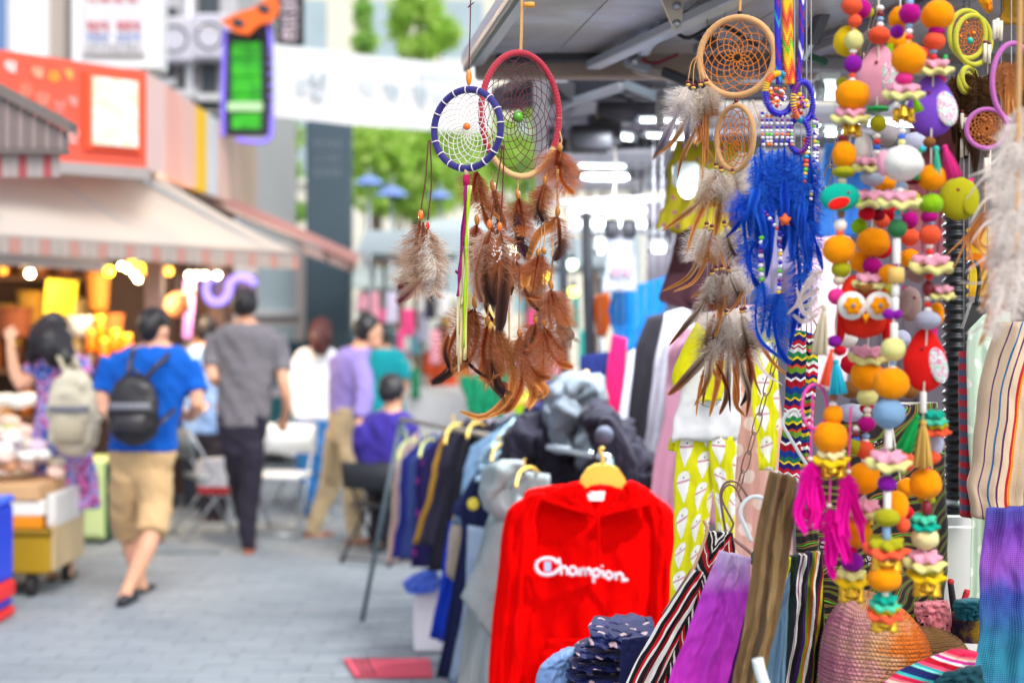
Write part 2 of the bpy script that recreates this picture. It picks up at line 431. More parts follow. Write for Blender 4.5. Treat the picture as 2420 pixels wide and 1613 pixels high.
tree(G(660, 23), 5, [lob(665, 320, 23, 52, 40), lob(640, 470, 23, 36, 30), lob(690, 500, 23, 34, 26), lob(680, 400, 23, 30, 30)], 2300, M_LEAF2, 'bushy tree between the green sign and the grey pillar', 4, .13)
tree(G(1390, 20), 5.2, [lob(1380, 130, 20, 80, 60), lob(1450, 200, 20, 70, 60), lob(1330, 260, 20, 70, 70)], 2600, M_LEAF, 'green tree glimpsed under the stall canopy through its frame', 5, .14)

tree(G(930, 24), 5.0, [lob(860, 330, 24, 60, 40), lob(940, 330, 24, 80, 45), lob(1030, 300, 24, 90, 50), lob(860, 400, 24, 55, 60), lob(960, 480, 24, 90, 45), lob(1080, 420, 24, 80, 70)], 5200, M_LEAF, 'wide yellow green tree filling the gap under the banner', 13, .13)
tree(G(1240, 26), 7.5, [lob(1160, 350, 26, 90, 80), lob(1250, 400, 26, 90, 90), lob(1330, 330, 26, 80, 80), lob(1260, 230, 26, 60, 50)], 4000, M_LEAF, 'tall green tree behind the oval red hoop', 14, .15)
# ---- blue and white awnings and carts far down the street, in front of the trees
M_BLUEC = cloth('far_blue_cloth', '#7f98d6'); M_WHITEC = cloth('white_tarp', '#e6e9ea'); M_STEEL = plain('brushed_steel', '#b4bbc0', .35, .1, metal=.85)
M_DARK = plain('dark_metal', '#2c3138', .45, .2, metal=.6)
def umbrella(x, y, D, wpx, mat, label, group=None):
    t = thing('parasol', label, 'parasol', G(x, D), group); c = P(x, y, D); r = S(wpx/2, D); mb = MB()
    rs = []
    for k in range(5):
        f = k/4; rs.append([c + Vector((r*f*math.cos(a)*1.0, r*f*math.sin(a), -r*.55*f*f - (.06*r if j % 2 and k else 0))) for j, a in enumerate(2*PI*q/16 for q in range(16))] if k else [c + Vector((.01*math.cos(2*PI*q/16), .01*math.sin(2*PI*q/16), 0)) for q in range(16)])
    mb.rings(rs, True, False); mb.build('canopy', mat, t)
    mb = MB(); mb.tube([G(x, D), c + Vector((0, 0, .1))], .02, 8); mb.build('pole', M_STEEL, t)
    for q in range(8):
        a = 2*PI*q/8; mb = MB(); mb.tube([c+Vector((0, 0, -.02)), c + Vector((r*.97*math.cos(a), r*.97*math.sin(a), -r*.53))], .007, 4); mb.build('rib', M_STEEL, t)
umbrella(872, 415, 19, 74, M_BLUEC, 'blue parasol just beside the grey pillar', 'far blue parasols')
umbrella(925, 440, 18, 80, M_BLUEC, 'blue parasol between the two other blue ones', 'far blue parasols')
umbrella(1040, 450, 19, 60, M_BLUEC, 'blue parasol half hidden by the purple hoop strings', 'far blue parasols')

# ---- grey standing pillar sign
M_SLATE = plain('slate_panel', '#3c4f5a', .55, .06, 3); M_SLATE_T = plain('slate_text', '#66747e', .6)
ps = thing('pillar_sign', 'tall slate grey pillar sign with faint lettering near its top', 'sign', G(770, 16))
a, b = P(722, 262, 16), P(826, 262, 16)
mb = MB(); mb.box((a.x, 16, 0), (b.x, 16.35, a.z), ch=.02); mb.build('panel', M_SLATE, ps, False)
mb = MB(); mb.box((a.x-.05, 15.9, 0), (b.x+.05, 16.45, .12), ch=.02); mb.build('base', M_SLATE, ps, False)
A_, B_, C_ = Vector((a.x, 15.998, a.z-.1)), Vector((b.x, 15.998, a.z-.1)), Vector((a.x, 15.998, a.z-.9))
for r_ in range(3):
    for k in range(4): strokes(A_, B_, C_, .2+.16*k, .28+r_*.2, .32+.16*k, .42+r_*.2, M_SLATE_T, ps, 40+r_*7+k, .004)

# ---- white banner across the street
def banner():
    t = thing('banner', 'wide white fabric banner with faint grey lettering strung across the street', 'banner', P(860, 290, 13.5))
    TL, TR, BL, BR = P(612, 98, 13.0), P(1160, 160, 14.2), P(612, 272, 13.0), P(1160, 312, 14.2)
    mb = MB(); nu, nv = 40, 10; rows = []
    for i in range(nv+1):
        row = []
        for j in range(nu+1):
            u, v = j/nu, i/nv; p = TL.lerp(TR, u).lerp(BL.lerp(BR, u), v)
            p += Vector((0, .02*math.sin(u*17+v*2)+.01*math.sin(u*41), -.03*math.sin(PI*u)*(1+v)*.5)); row.append(mb.vert(p, (u, v)))
        rows.append(row)
    for i in range(nv):
        for j in range(nu): mb.face(rows[i][j], rows[i+1][j], rows[i+1][j+1], rows[i][j+1])
    mb.build('sheet', cloth('banner_cloth', '#f6f8fa', .02, .35), t)
    mtx = plain('banner_ink', '#aab6bc', .9); mt2 = plain('banner_ink_soft', '#c3ccd0', .9)
    of = .045
    for k, (x0, x1, y0, y1, m) in enumerate(((690, 716, 185, 226, mt2), (722, 756, 168, 232, mtx), (826, 872, 182, 226, mt2), (884, 928, 192, 240, mtx), (956, 998, 198, 246, mtx), (1014, 1048, 206, 240, mt2))):
        u0, u1 = (x0-612)/548, (x1-612)/548
        vv = lambda y, u: (y - (98+62*u))/(174-22*u)
        strokes(TL, TR, BL, u0, vv(y0, u0), u1, vv(y1, u1), m, t, 60+k*3, of, 'letter', .2)
    for k in range(6):
        x0 = 978 + k*22; u0 = (x0-612)/548
        strokes(TL, TR, BL, u0, (165-(98+62*u0))/160, u0+.03, (185-(98+62*u0))/160, mt2, t, 90+k, of, 'small_letter')
    for e, q in ((TL, P(380, 40, 12.6)), (TR, P(1400, 120, 15)), (BL, P(470, 262, 12.8)), (BR, P(1400, 320, 15))):
        wire('rope', [e, q], .008, plain('rope', '#d9d5cc', .9), t, 4, 5)
banner()

# ---- green lit sign with purple light rope and an orange mask on top
def green_sign():
    D = 12.6; t = thing('green_sign', 'black hanging sign with glowing green panel and purple light rope round it', 'sign', P(580, 345, D))
    lo, hi = P(527, 318, D), P(640, 72, D)
    mb = MB(); mb.box((lo.x, D, lo.z), (hi.x, D+.14, hi.z), ch=.02); mb.build('box', plain('sign_black', '#20262c', .5), t, False)
    mg = NT('green_lit'); c = mg.ramp(mg.noise(9, 3), [(.3, hx('#0f7a04')), (.5, hx('#1f9c08')), (.7, hx('#3ab414'))])
    mg.l.new(c, mg.b.inputs['Emission Color']); gm = mg.done(c, .5); mg.b.inputs['Emission Strength'].default_value = .1
    for k in range(5):
        a, b = P(548, 100+k*41.5, D), P(617, 100+k*41.5+40, D)
        if k == 3: a, b = P(548, 100+k*41.5, D), P(617, 100+k*41.5+17, D)
        mb = MB(); mb.box((a.x, D-.02, b.z), (b.x, D-.001, a.z), ch=.006); mb.build('lit_panel', gm, t, False)
    a, b = P(540, 243, D), P(622, 264, D); mb = MB(); mb.box((a.x, D-.05, b.z), (b.x, D-.022, a.z)); mb.build('cross_band', plain('pale_green', '#a9cf9d', .6), t, False)
    mp = glow('purple_light', '#7a66d8', .35); path = spline([P(x, y, D-.04) for x, y in ((531, 72), (529, 150), (527, 230), (527, 318))], 24)
    for p in path: mb = MB(); mb.ball(p, S(6, D), 8, 6); mb.build('light_bulb', mp, t)
    for p in spline([P(x, y, D-.04) for x, y in ((562, 330), (590, 335), (625, 334), (640, 318), (642, 270), (640, 120), (636, 66))], 40):
        mb = MB(); mb.ball(p, S(6, D), 8, 6); mb.build('light_bulb', mp, t)
    # mask
    t = thing('mask_sign', 'bright orange masquerade mask sign with dark eye holes', 'sign', P(590, 85, D))
    out = [(522, 52), (560, 34), (600, 22), (628, 2), (650, -8), (662, 10), (658, 36), (642, 56), (618, 60), (606, 68), (590, 85), (560, 80), (540, 66)]
    mb = MB(); mb.prism([P(x, y, D-.1) for x, y in out], Vector((0, -.05, 0))); mb.build('plate', plain('mask_orange', '#ea6408', .5), t, False)
    mb = MB(); mb.prism([P(x, y, D-.02) for x, y in ((598, 60), (640, 40), (648, 78), (604, 92))], Vector((0, -.03, 0))); mb.build('back_plate', plain('eye_dark', '#2a2f3a', .6), t, False)
    for x, y in ((563, 55), (624, 22)):
        mb = MB(); mb.ball(P(x, y, D-.152), (S(16, D), .008, S(11, D)), 14, 6, Matrix.Rotation(R(20), 3, 'Y')); mb.build('eye_hole', plain('eye_dark', '#2a2f3a', .6), t)
green_sign()
# dark tall sign with pale letters
def dark_sign():
    D = 15; t = thing('dark_sign', 'narrow black vertical sign with pale pink letters behind the mask', 'sign', P(682, 102, D))
    a, b = P(652, -60, D), P(714, 102, D); mb = MB(); mb.box((a.x, D, b.z), (b.x, D+.2, a.z), ch=.02); mb.build('box', plain('sign_black', '#20262c', .5), t, False)
    A, B, Cc = Vector((a.x, D-.001, a.z)), Vector((b.x, D-.001, a.z)), Vector((a.x, D-.001, b.z))
    for k in range(7): strokes(A, B, Cc, .18, .03+k*.138, .86, .14+k*.138, plain('pale_pink_letter', '#d9c3cd', .6), t, 20+k, .004, heavy=.24)
dark_sign()

# ---- upper storeys on the shop side
M_WHITEW = plain('white_render', '#eceae6', .8, .04, 2)
M_TAUPE = plain('taupe_render', '#b3a79d', .85, .06, 2)
def bldg_white():
    D = 13.6; t = thing('white_building', 'white rendered building with blue glass above the red shop fascia', 'building', G(60, D))
    a, b = P(-260, -80, D), P(168, 760, D)
    mb = MB(); mb.box((a.x, D, 0), (b.x, D+.4, a.z+1.2)); mb.build('wall', M_WHITEW, t, False)
    for x0, x1 in ((-250, -130), (-110, 26)):
        p, q = P(x0, -90, D), P(x1, 128, D); mb = MB(); mb.box((p.x, D-.03, q.z), (q.x, D-.003, p.z)); o = mb.build('window', plain('blue_glass', '#5f7fb0', .15, .15, 1.5), t, False)
        for f in (.0, .5, 1):
            x = p.x+(q.x-p.x)*f; mb = MB(); mb.box((x-.025, D-.06, q.z), (x+.025, D-.032, p.z)); mb.build('frame', plain('window_alu', '#c9ccd0', .4, metal=.5), o, False)
    p, q = P(132, -90, D), P(168, 150, D); mb = MB(); mb.box((p.x, D-.18, 3.1), (q.x, D-.003, p.z+.8)); mb.build('pilaster', M_TAUPE, t, False)
    p, q = P(34, -90, D), P(130, 145, D); mb = MB(); mb.box((p.x, D-.1, q.z), (q.x, D-.003, p.z+.8), ch=.015); mb.build('panel', plain('white_panel', '#f2f1ee', .6, .02), t, False)
bldg_white()
def shop_board():
    D = 13.2; t = thing('shop_board', 'big white boxed shop board with red and blue lettering rows', 'sign', P(270, 168, D))
    a, b = P(168, 22, D), P(378, 165, D); mb = MB(); mb.box((a.x, D, b.z), (b.x, D+.3, a.z+1.2), ch=.02); mb.build('box', plain('board_white', '#eeeeee', .5, .02), t, False)
    a, b = P(196, -60, D), P(346, 132, D); mb = MB(); mb.box((a.x, D-.05, b.z), (b.x, D-.001, a.z), ch=.01); mb.build('face', plain('board_face', '#d3d2d6', .6, .05), t, False)
    A, B, Cc = Vector((a.x, D-.052, a.z)), Vector((b.x, D-.052, a.z)), Vector((a.x, D-.052, b.z)); vf = lambda y: (y+60)/192
    for y0, y1, n, m, h in ((-2, 9, 4, plain('sign_red', '#d8283c', .6), .3), (54, 78, 7, plain('sign_rose', '#cf6672', .6), .24), (82, 102, 7, plain('sign_blue', '#7d95c8', .6), .22), (108, 126, 9, plain('sign_grey', '#b2b0b2', .6), .2)):
        for k in range(n):
            u = .08 + k*(.86/n)
            if n == 7 and k == 3: continue
            strokes(A, B, Cc, u, vf(y0), u+.86/n*.8, vf(y1), m, t, y0*3+k, .004, heavy=h)
shop_board()
def bldg_grey():
    D = 18; t = thing('grey_building', 'grey concrete building with dark openings and wall units behind the green sign', 'building', G(460, D))
    a, b = P(372, -160, D), P(562, 760, D)
    mb = MB(); mb.box((a.x-4, D, 0), (b.x, D+5, a.z+1)); mb.build('wall', plain('grey_wall', '#b4b2b3', .85, .1, 1.5), t, False)
    for (x0, y0, x1, y1) in ((378, 130, 412, 190), (428, 130, 462, 215), (478, 120, 515, 225), (380, 20, 420, 90), (470, -40, 520, 70), (430, 235, 520, 320)):
        p, q = P(x0, y0, D), P(x1, y1, D); mb = MB(); mb.box((p.x, D-.05, q.z), (q.x, D-.003, p.z)); o = mb.build('window', plain('dark_opening', '#3a4145', .3, .2, 2), t, False)
        mb = MB(); mb.box((p.x-.05, D-.16, q.z-.09), (q.x+.05, D-.002, q.z-.003)); mb.build('sill', plain('pale_concrete', '#c6c6c6', .8), o, False)
    for (x, y) in ((425, 105), (505, 98)):
        p = P(x, y, D); mb = MB(); mb.box((p.x-.2, D-.35, p.z-.28), (p.x+.25, D-.004, p.z+.28), ch=.03); o = mb.build('air_unit', plain('unit_grey', '#c3c0cb', .6), t, False)
        mb = MB(); mb.torus((p.x+.02, D-.36, p.z), .16, .012, 32, 6); mb.build('fan_guard', M_DARK, o)
    mb = MB(); mb.tube([P(446, -160, D-.1), P(448, 380, D-.1)], .05, 8); mb.build('drainpipe', plain('pipe_grey', '#dcdce2', .6), t)
bldg_grey()

# ---- the corner shop: fascia boards, awnings, interior
M_REDF = plain('fascia_red', '#e8563c', .5, .08, 2)
def corner_shop():
    t = thing('corner_shop', 'corner shop with red fascia boards and open front full of goods', 'shop', G(200, 10.6))
    A, B = Vector((-4.6, 8.1, 3.42)), Vector((-2.57, 10, 3.36)); zb = 2.68
    Cc = Vector((A.x, A.y, zb)); wdt = (B-A).length
    slab('fascia', A, B, Cc, .12, M_REDF, t, nrm=Vector((B.y-A.y, -(B.x-A.x), 0)).normalized())
    def fu(x):   # source x on the oblique fascia -> fraction along it
        k = (x-1210)/F; d = B-A; return (k*A.y - A.x)/(d.x - k*d.y)
    n_ = Vector((B.y-A.y, -(B.x-A.x), 0)).normalized()
    def ptz(x, y, off=.0):
        u = fu(x); p = A + (B-A)*u; return Vector((p.x, p.y, CAMZ-(y-H0)/F*p.y)) + n_*off
    # framed poster
    def board(name, x0, x1, y0, y1, off, th, m, parent=t):
        p, q, r = ptz(x0, y0, off), ptz(x1, y0+ (x1-x0)*.12, off), ptz(x0, y1, off); return slab(name, p, q, r, th, m, parent, nrm=n_)
    pf = board('poster_frame', 196, 333, 168, 352, .03, .028, plain('frame_orange', '#f0532a', .5))
    po = board('poster', 212, 318, 182, 342, .05, .018, blotch('poster_print', ['#e9e6df', '#efece6', '#e4ddb6', '#f3f1ec'], 5, .5, const=False), pf)
    for k, (x, y, s_, c) in enumerate(((24, 158, 26, '#f3ddd6'), (88, 172, 24, '#f4b58e'), (126, 182, 26, '#f6a83a'), (160, 176, 24, '#f3b25c'), (60, 215, 30, '#f08468'), (100, 235, 30, '#ee8a74'), (140, 250, 26, '#e98d80'), (170, 240, 24, '#e7a193'), (170, 320, 28, '#eebab0'))):
        p, q, r = ptz(x-s_/2, y-s_/2, .004), ptz(x+s_/2, y-s_/2+2, .004), ptz(x-s_/2, y+s_/2, .004)
        strokes(p, q, r, 0, 0, 1, 1, plain('fascia_letter_%d' % k, c, .6), t, k+3, .006, heavy=.3)
    # receding side fascia with coloured panels along the street
    zs = lambda: None
    cols = [(10.0, 10.55, '#eec9c0'), (10.57, 11.05, '#efaf9f'), (11.07, 11.55, '#eab9ac'), (11.57, 11.98, '#f8c400'), (12.0, 12.4, '#d7d7dc'), (12.42, 12.95, '#e0b9a8'), (12.97, 13.5, '#cdb09c'), (13.52, 14.3, '#c2a890')]
    for y0, y1, c in cols:
        p, q, r = Vector((-2.57, y0, 3.36)), Vector((-2.57, y1, 3.36)), Vector((-2.57, y0, zb)); slab('fascia_panel', p, q, r, .1, plain('panel_'+c, c, .55, .06, 3), t, nrm=Vector((1, 0, 0)))
    # upper rail and back walls
    slab('soffit_rail', Vector((-4.7, 8.1, 2.68)), Vector((-2.6, 10.02, 2.68)), Vector((-4.7, 8.1, 2.6)), .1, plain('rail_grey', '#a39a96', .6), t)
    mb = MB(); mb.box((-7.5, 13.1, 0), (-2.6, 13.3, 3.36)); mb.build('back_wall', plain('shop_dark', '#6e4e3a', .8, .3, 3), t, False)
    mb = MB(); mb.box((-7.5, 10.6, 2.55), (-2.62, 13.1, 2.62)); mb.build('ceiling_board', plain('shop_ceiling', '#5e4638', .8), t, False)
    for x, y in ((-2.6, 10.35), (-2.62, 12.6)):
        mb = MB(); mb.box((x-.06, y-.06, 0), (x+.06, y+.06, 2.2), ch=.01); mb.build('post', plain('shop_post', '#8b6a5c', .7), t, False)
    mb = MB(); mb.box((-3.55, 12.2, 0), (-2.9, 12.3, 2.3)); mb.build('doorway', plain('door_dark', '#3c2820', .8, .3), t, False)
    for z in (.75, 1.15, 1.55, 1.95):
        mb = MB(); mb.box((-7.2, 12.2, z), (-3.62, 12.75, z+.04)); mb.build('shelf', plain('shelf_wood', '#7d5330', .7, .2), t, False)
corner_shop()
def shop_goods():
    rnd = random.Random(11); cols = ['#c86a12', '#d98a1a', '#a65a1e', '#8a4a1c', '#e0a21c', '#b5742e', '#6b3a1a', '#d9b06a', '#c2461a', '#e8c890']
    CN = {'#c86a12': 'orange brown', '#d98a1a': 'amber', '#a65a1e': 'rust', '#8a4a1c': 'chestnut', '#e0a21c': 'golden', '#b5742e': 'caramel', '#6b3a1a': 'dark brown', '#d9b06a': 'straw', '#c2461a': 'red orange', '#e8c890': 'pale cream'}; SN = ('lowest', 'second', 'third', 'top')
    for zi, z in enumerate((.79, 1.19, 1.59, 1.99)):
        x = -6.4
        while x < -3.7:
            wd = rnd.uniform(.1, .2); ht = rnd.uniform(.16, .3); c = rnd.choice(cols); y = 12.4; kind = rnd.random()
            m = plain('goods_'+c, c, .45, .2, 6)
            if kind < .5:
                t = thing('jar', 'small lidded jar of %s snacks on the %s shop shelf' % (CN[c], SN[zi]), 'jar', Vector((x+wd/2, y, z)), 'jars on the shop shelves')
                mb = MB(); r = wd*.45; mb.lathe([(r*.85, 0), (r, .02), (r, ht*.75), (r*.8, ht*.85)], (x+wd/2, y, z), 14); mb.build('glass_body', m, t)
                mb = MB(); mb.lathe([(r*.84, ht*.85), (r*.86, ht*.87), (r*.84, ht)], (x+wd/2, y, z), 14); mb.build('lid', plain('lid_gold', '#c99a3a', .4), t)
            else:
                t = thing('goods_box', 'small %s carton standing on the %s shop shelf' % (CN[c], SN[zi]), 'carton', Vector((x+wd/2, y, z)), 'cartons on the shop shelves')
                mb = MB(); mb.box((x, y-.08, z+.001), (x+wd*.92, y+.08, z+ht), ch=.006); mb.build('carton', m, t, False)
                mb = MB(); mb.box((x+wd*.15, y-.086, z+ht*.3), (x+wd*.75, y-.081, z+ht*.7)); mb.build('label_patch', plain('patch_cream', '#e9d9b0', .6), t, False)
            x += wd + .03
shop_goods()
def counter_goods():
    # tall heaps of wares on the shop front, in front of the shelves
    for k, (x, y, wpx, hpx, D, c, nm, lab) in enumerate((
        (232, 690, 54, 90, 11.4, '#b5701c', 'wicker_basket', 'upper brown wicker basket stacked behind the dark haired woman'),
        (262, 775, 60, 62, 11.2, '#a2581a', 'wicker_basket', 'lower brown wicker basket beside the honey jars'),
        (30, 765, 90, 70, 11.3, '#7a3a12', 'wicker_basket', 'dark wicker basket at the very edge of the shop front'),
        (72, 730, 60, 80, 11.8, '#c28a1c', 'wicker_basket', 'golden wicker basket under the yellow notice'))):
        c0 = P(x, y+hpx/2, D); t = thing(nm, lab, 'basket', c0); r = S(wpx/2, D); h = S(hpx, D)
        mb = MB(); mb.lathe([(r*.8, 0)]+[(r*(.82+.18*i/8)*(1+.03*(-1)**i), h*i/8) for i in range(1, 9)], c0, 20); mb.build('weave', plain('wicker_'+c, c, .7, .3, 30), t)
        mb = MB(); mb.torus(c0+Vector((0, 0, h)), r, r*.09, 40, 8, Matrix.Rotation(R(90), 3, 'X')); mb.build('brim', plain('wicker_'+c, c, .7, .3, 30), t)
    for k, (x, y) in enumerate(((234, 768), (272, 802), (300, 812), (246, 822), (216, 800))):
        c0 = P(x, y+30, 10.9); t = thing('honey_jar', 'amber honey jar with yellow lid among the shop wares', 'jar', c0, 'amber honey jars'); r = S(13, 10.9)
        mb = MB(); mb.lathe([(r*.9, 0), (r, .02), (r, S(36, 10.9)), (r*.8, S(42, 10.9))], c0, 14); mb.build('glass_body', plain('amber', '#f07a08', .2, .15), t)
        mb = MB(); mb.lathe([(r*.92, S(42, 10.9)), (r*.95, S(44, 10.9)), (r*.92, S(54, 10.9))], c0, 14); mb.build('lid', plain('lid_yellow', '#f2b705', .4), t)
    # yellow notice
    a, b = P(112, 660, 10.7), P(184, 664, 10.7)
    o = slab('paper_notice', a, b, P(104, 742, 10.7), .006, plain('notice_yellow', '#f0c808', .7, .05), None); tag(o, 'plain bright yellow notice sheet hanging inside the shop', 'notice')
    # pale plush and pinkish wares
    for k, (x, y, r, c, lab) in enumerate(((190, 772, 26, '#e4dcd0', 'cream plush toy head behind the woman with the backpack'), (420, 720, 30, '#df8658', 'orange pink lantern ball beside the man with black hair'), (447, 690, 13, '#c9bdb0', 'small grey ball ornament under the bright lamps'))):
        c0 = P(x, y, 11); t = thing('plush_ball' if k < 1 else 'ball_ornament', lab, 'ornament', c0-Vector((0, 0, S(r, 11))))
        mb = MB(); mb.ball(c0, S(r, 11), 18, 12, fn=lambda d: 1+.05*nz(d.x*3, d.y*3, d.z*3)); mb.build('body', plain('soft_'+c, c, .8), t)
        if k == 0:
            for s_ in (-1, 1): mb = MB(); mb.ball(c0+Vector((s_*S(20, 11), 0, S(18, 11))), S(9, 11), 10, 8); mb.build('ear', plain('soft_'+c, c, .8), t)
        else:
            mb = MB(); mb.tube([c0+Vector((0, 0, S(r, 11))), c0+Vector((0, 0, S(r, 11)+.25))], .004, 5); mb.build('cord', M_DARK, t)
    # purple hanging scarf and grey poles
    drape('scarf', [(436, 655), (434, 740), (432, 800)], [(462, 655), (458, 740), (452, 805)], 11.3, cloth('lilac', '#9d6fb4'), label='lilac scarf hanging under the bright shop lamps', cat='scarf')
    # neon snail-like purple tube
    t = thing('neon_sign', 'curled pale purple neon tube sign beside the tall grey shirt', 'sign', P(535, 725, 12.2))
    pts = [P(x, y, 12.2) for x, y in ((512, 655), (492, 662), (487, 690), (500, 712), (525, 712), (540, 692), (545, 668), (565, 656), (590, 660), (604, 672))]
    mb = MB(); mb.tube(spline(pts, 48), S(10, 12.2), 8); mb.build('tube', glow('neon_lilac', '#8478ea', .6), t)
    mb = MB(); mb.box((P(482, 0, 12.3).x, 12.3, P(0, 720, 12.3).z), (P(606, 0, 12.3).x, 12.33, P(0, 650, 12.3).z)); mb.build('back_plate', plain('neon_plate', '#5d4b66', .7), t, False)
counter_goods()
def bulb(x, y, D, rpx, mat, label, group, pt=None):
    c = P(x, y, D); r = S(rpx, D); t = thing('hanging_bulb', label, 'lamp', c-Vector((0, 0, r)), group)
    mb = MB(); mb.ball(c, r, 12, 8); mb.build('globe', mat, t)
    mb = MB(); mb.lathe([(r*.5, r*.8), (r*.5, r*1.7), (r*.2, r*1.9)], c, 8); mb.build('socket', M_DARK, t)
    wire('cord', [c+Vector((0, 0, r*1.8)), c+Vector((0, 0, r*1.8+.18))], .004, M_DARK, t, 3, 4)
    if pt:
        l = bpy.data.lights.new('bulb_light', 'POINT'); l.energy = pt; l.color = (1, .75, .45); l.shadow_soft_size = .05
        lo = bpy.data.objects.new('bulb_light', l); place(lo, t, Matrix.Translation(c+Vector((0, -.12, -.1))))
GW, GY, GO = glow('bulb_white', '#fff3cc', 12), glow('bulb_yellow', '#ffcf10', 3.2), glow('bulb_orange', '#ff9a30', 1.6)
bulb(71, 646, 10.6, 10, GW, 'single white bulb hanging near the edge of the shop front', None, 10)
bulb(257, 640, 10.8, 12, GY, 'single yellow bulb beside the cluster of white bulbs', None)
for x, y in ((287, 628), (301, 634), (318, 648), (327, 660)): bulb(x, y, 10.8, 7, GW, 'white bulb in the bright cluster under the cream awning', 'cluster of white bulbs', 10)
for x, y in ((312, 618), (332, 630)): bulb(x, y, 10.9, 9, GY, 'yellow bulb among the cluster of white bulbs', 'yellow bulbs in the cluster')
for x, y in ((343, 640), (364, 638), (378, 640), (398, 640)): bulb(x, y, 11.2, 11, GO, 'dim orange bulb in the row between the two bright clusters', 'row of orange bulbs')
for x in (447, 466, 485): bulb(x, 650, 11.2, 8, GW, 'white bulb in the bright row above the purple neon', 'white bulbs above the neon', 8)
bulb(514, 650, 11.2, 8, GW, 'white bulb set apart at the end of the bright row', None)
bulb(8, 640, 11, 9, GO, 'dim orange bulb at the very edge of the shop', None)

# ---- cream awning over the shop front
def awning(name, label, bl, br, fr, fl, mat, valmat, vdrop, nscal, sag=.03, frame=True):
    t = thing(name, label, 'awning', (Vector(fl)+Vector(fr))/2 - Vector((0, 0, vdrop)))
    mb = MB(); n, m = 36, 12; rows = []
    for i in range(m+1):
        row = []
        for j in range(n+1):
            u, v = j/n, i/m; p = Vector(bl).lerp(Vector(br), u).lerp(Vector(fl).lerp(Vector(fr), u), v)
            p.z += -sag*math.sin(PI*v)*(1+.35*math.sin(2*PI*u*4)); row.append(mb.vert(p, (u, v)))
        rows.append(row)
    for i in range(m):
        for j in range(n): mb.face(rows[i][j], rows[i+1][j], rows[i+1][j+1], rows[i][j+1])
    top = mb.build('canopy', mat, t)
    md = top.modifiers.new('thick', 'SOLIDIFY'); md.thickness = .012
    d = (Vector(fr)-Vector(fl)); L = d.length; d.normalize(); k = max(2, int(L/nscal))
    for i in range(k):
        a = Vector(fl)+d*(L*i/k)+Vector((0, 0, -.012)); b = Vector(fl)+d*(L*(i+1)/k - .004)+Vector((0, 0, -.012)); pts = []
        for q in range(7):
            f = q/6; pts.append(a.lerp(b, f)+Vector((0, 0, -vdrop*(.86+.14*math.sin(PI*f)))))
        mb = MB(); nn = d.cross(Vector((0, 0, 1))).normalized()
        mb.prism([a, b]+pts[::-1], nn*.006); mb.build('valance_flap', valmat[i % len(valmat)], t, False)
    bar('front_bar', Vector(fl)+Vector((0, .03, -.02)), Vector(fr)+Vector((0, .03, -.02)), .03, .03, M_STEEL, t)
    if frame:
        for u in (.05, .35, .65, .95):
            bar('rafter', Vector(bl).lerp(Vector(br), u)+Vector((0, 0, -.05)), Vector(fl).lerp(Vector(fr), u)+Vector((0, 0, -.04)), .025, .025, M_STEEL, t)
    return t
M_CREAM = plain('cream_canvas', '#d2c6ba', .85, .06, 2, trans=.25)
M_V1, M_V2 = plain('valance_pink', '#b58478', .85), plain('valance_grey', '#a89c92', .85)
awning('cream_awning', 'large plain cream canvas awning with pink and grey valance over the shop', P(-420, 368, 9.2), P(332, 388, 10.25), P(706, 600, 11.2), P(-420, 525, 8.15), M_CREAM, [M_V2, M_V1, M_V2], .115, .075)
awning('far_awning', 'beige awning with reddish edge sloping beyond the cream awning', P(352, 398, 12.4), P(420, 440, 15.0), P(840, 618, 15.6), P(716, 566, 13.0), plain('beige_canvas', '#dccabc', .85, .06), [plain('valance_rust', '#b98a7c', .85), plain('valance_tan', '#cdb7a8', .85)], .12, .16)
o = bar('awning_rail', P(345, 396, 12.3), P(842, 615, 14.2), .09, .12, plain('rail_red', '#b08078', .6, .2, 2), None); tag(o, 'dusty red rail running down along the edge of the far awning', 'rail')
# second roll of grey under the cream awning
o = bar('awning_roller', P(-60, 600, 9.5), P(245, 622, 10.1), .09, .11, plain('roller_grey', '#b9bcc4', .6), None); tag(o, 'pale grey awning roller bar above the shop bulbs', 'roller')
# ---- dark ribbed awning nearer
def ribbed():
    D = 7.2; t = thing('ribbed_awning', 'dark brown ribbed metal awning corner with red striped valance', 'awning', P(0, 425, D))
    mb = MB(); a, b = P(-260, 60, D), P(166, 286, D); dz = Vector((0, 0, -S(34, D)))
    mb.prism([a, b, b+dz*.8, a+dz], Vector((0, .12, 0))); mb.build('roof_edge', plain('awning_dark', '#6f6560', .6, .15, 6), t, False)
    for k in range(26):
        x = -250 + k*15.6; yt = 60+(x+260)*226/426+36; yb = 352
        if yb - yt < 8: continue
        p, q = P(x, yt, D+.06), P(x+13.5, yb, D+.06); mb = MB(); mb.box((p.x, D+.03, q.z), (q.x, D+.10+.02*(k % 2), p.z)); mb.build('rib_panel', plain('rib_a' if k % 2 else 'rib_b', '#93827e' if k % 2 else '#7c6d6a', .6, .15), t, False)
    p, q = P(-260, 352, D), P(152, 362, D); mb = MB(); mb.box((p.x, D, q.z), (q.x, D+.1, p.z)); mb.build('bottom_rail', plain('awning_dark', '#6f6560', .6), t, False)
    for k in range(20):
        x = -250 + k*19.6; p, q = P(x, 366, D+.05), P(x+18.4, 418, D+.05); mb = MB(); mb.box((p.x, D+.05, q.z), (q.x, D+.056, p.z)); mb.build('valance_flap', plain('flap_red', '#a94f52', .85, .15) if k % 3 == 0 else plain('flap_grey', '#a59a96', .85, .15), t, False)
ribbed()
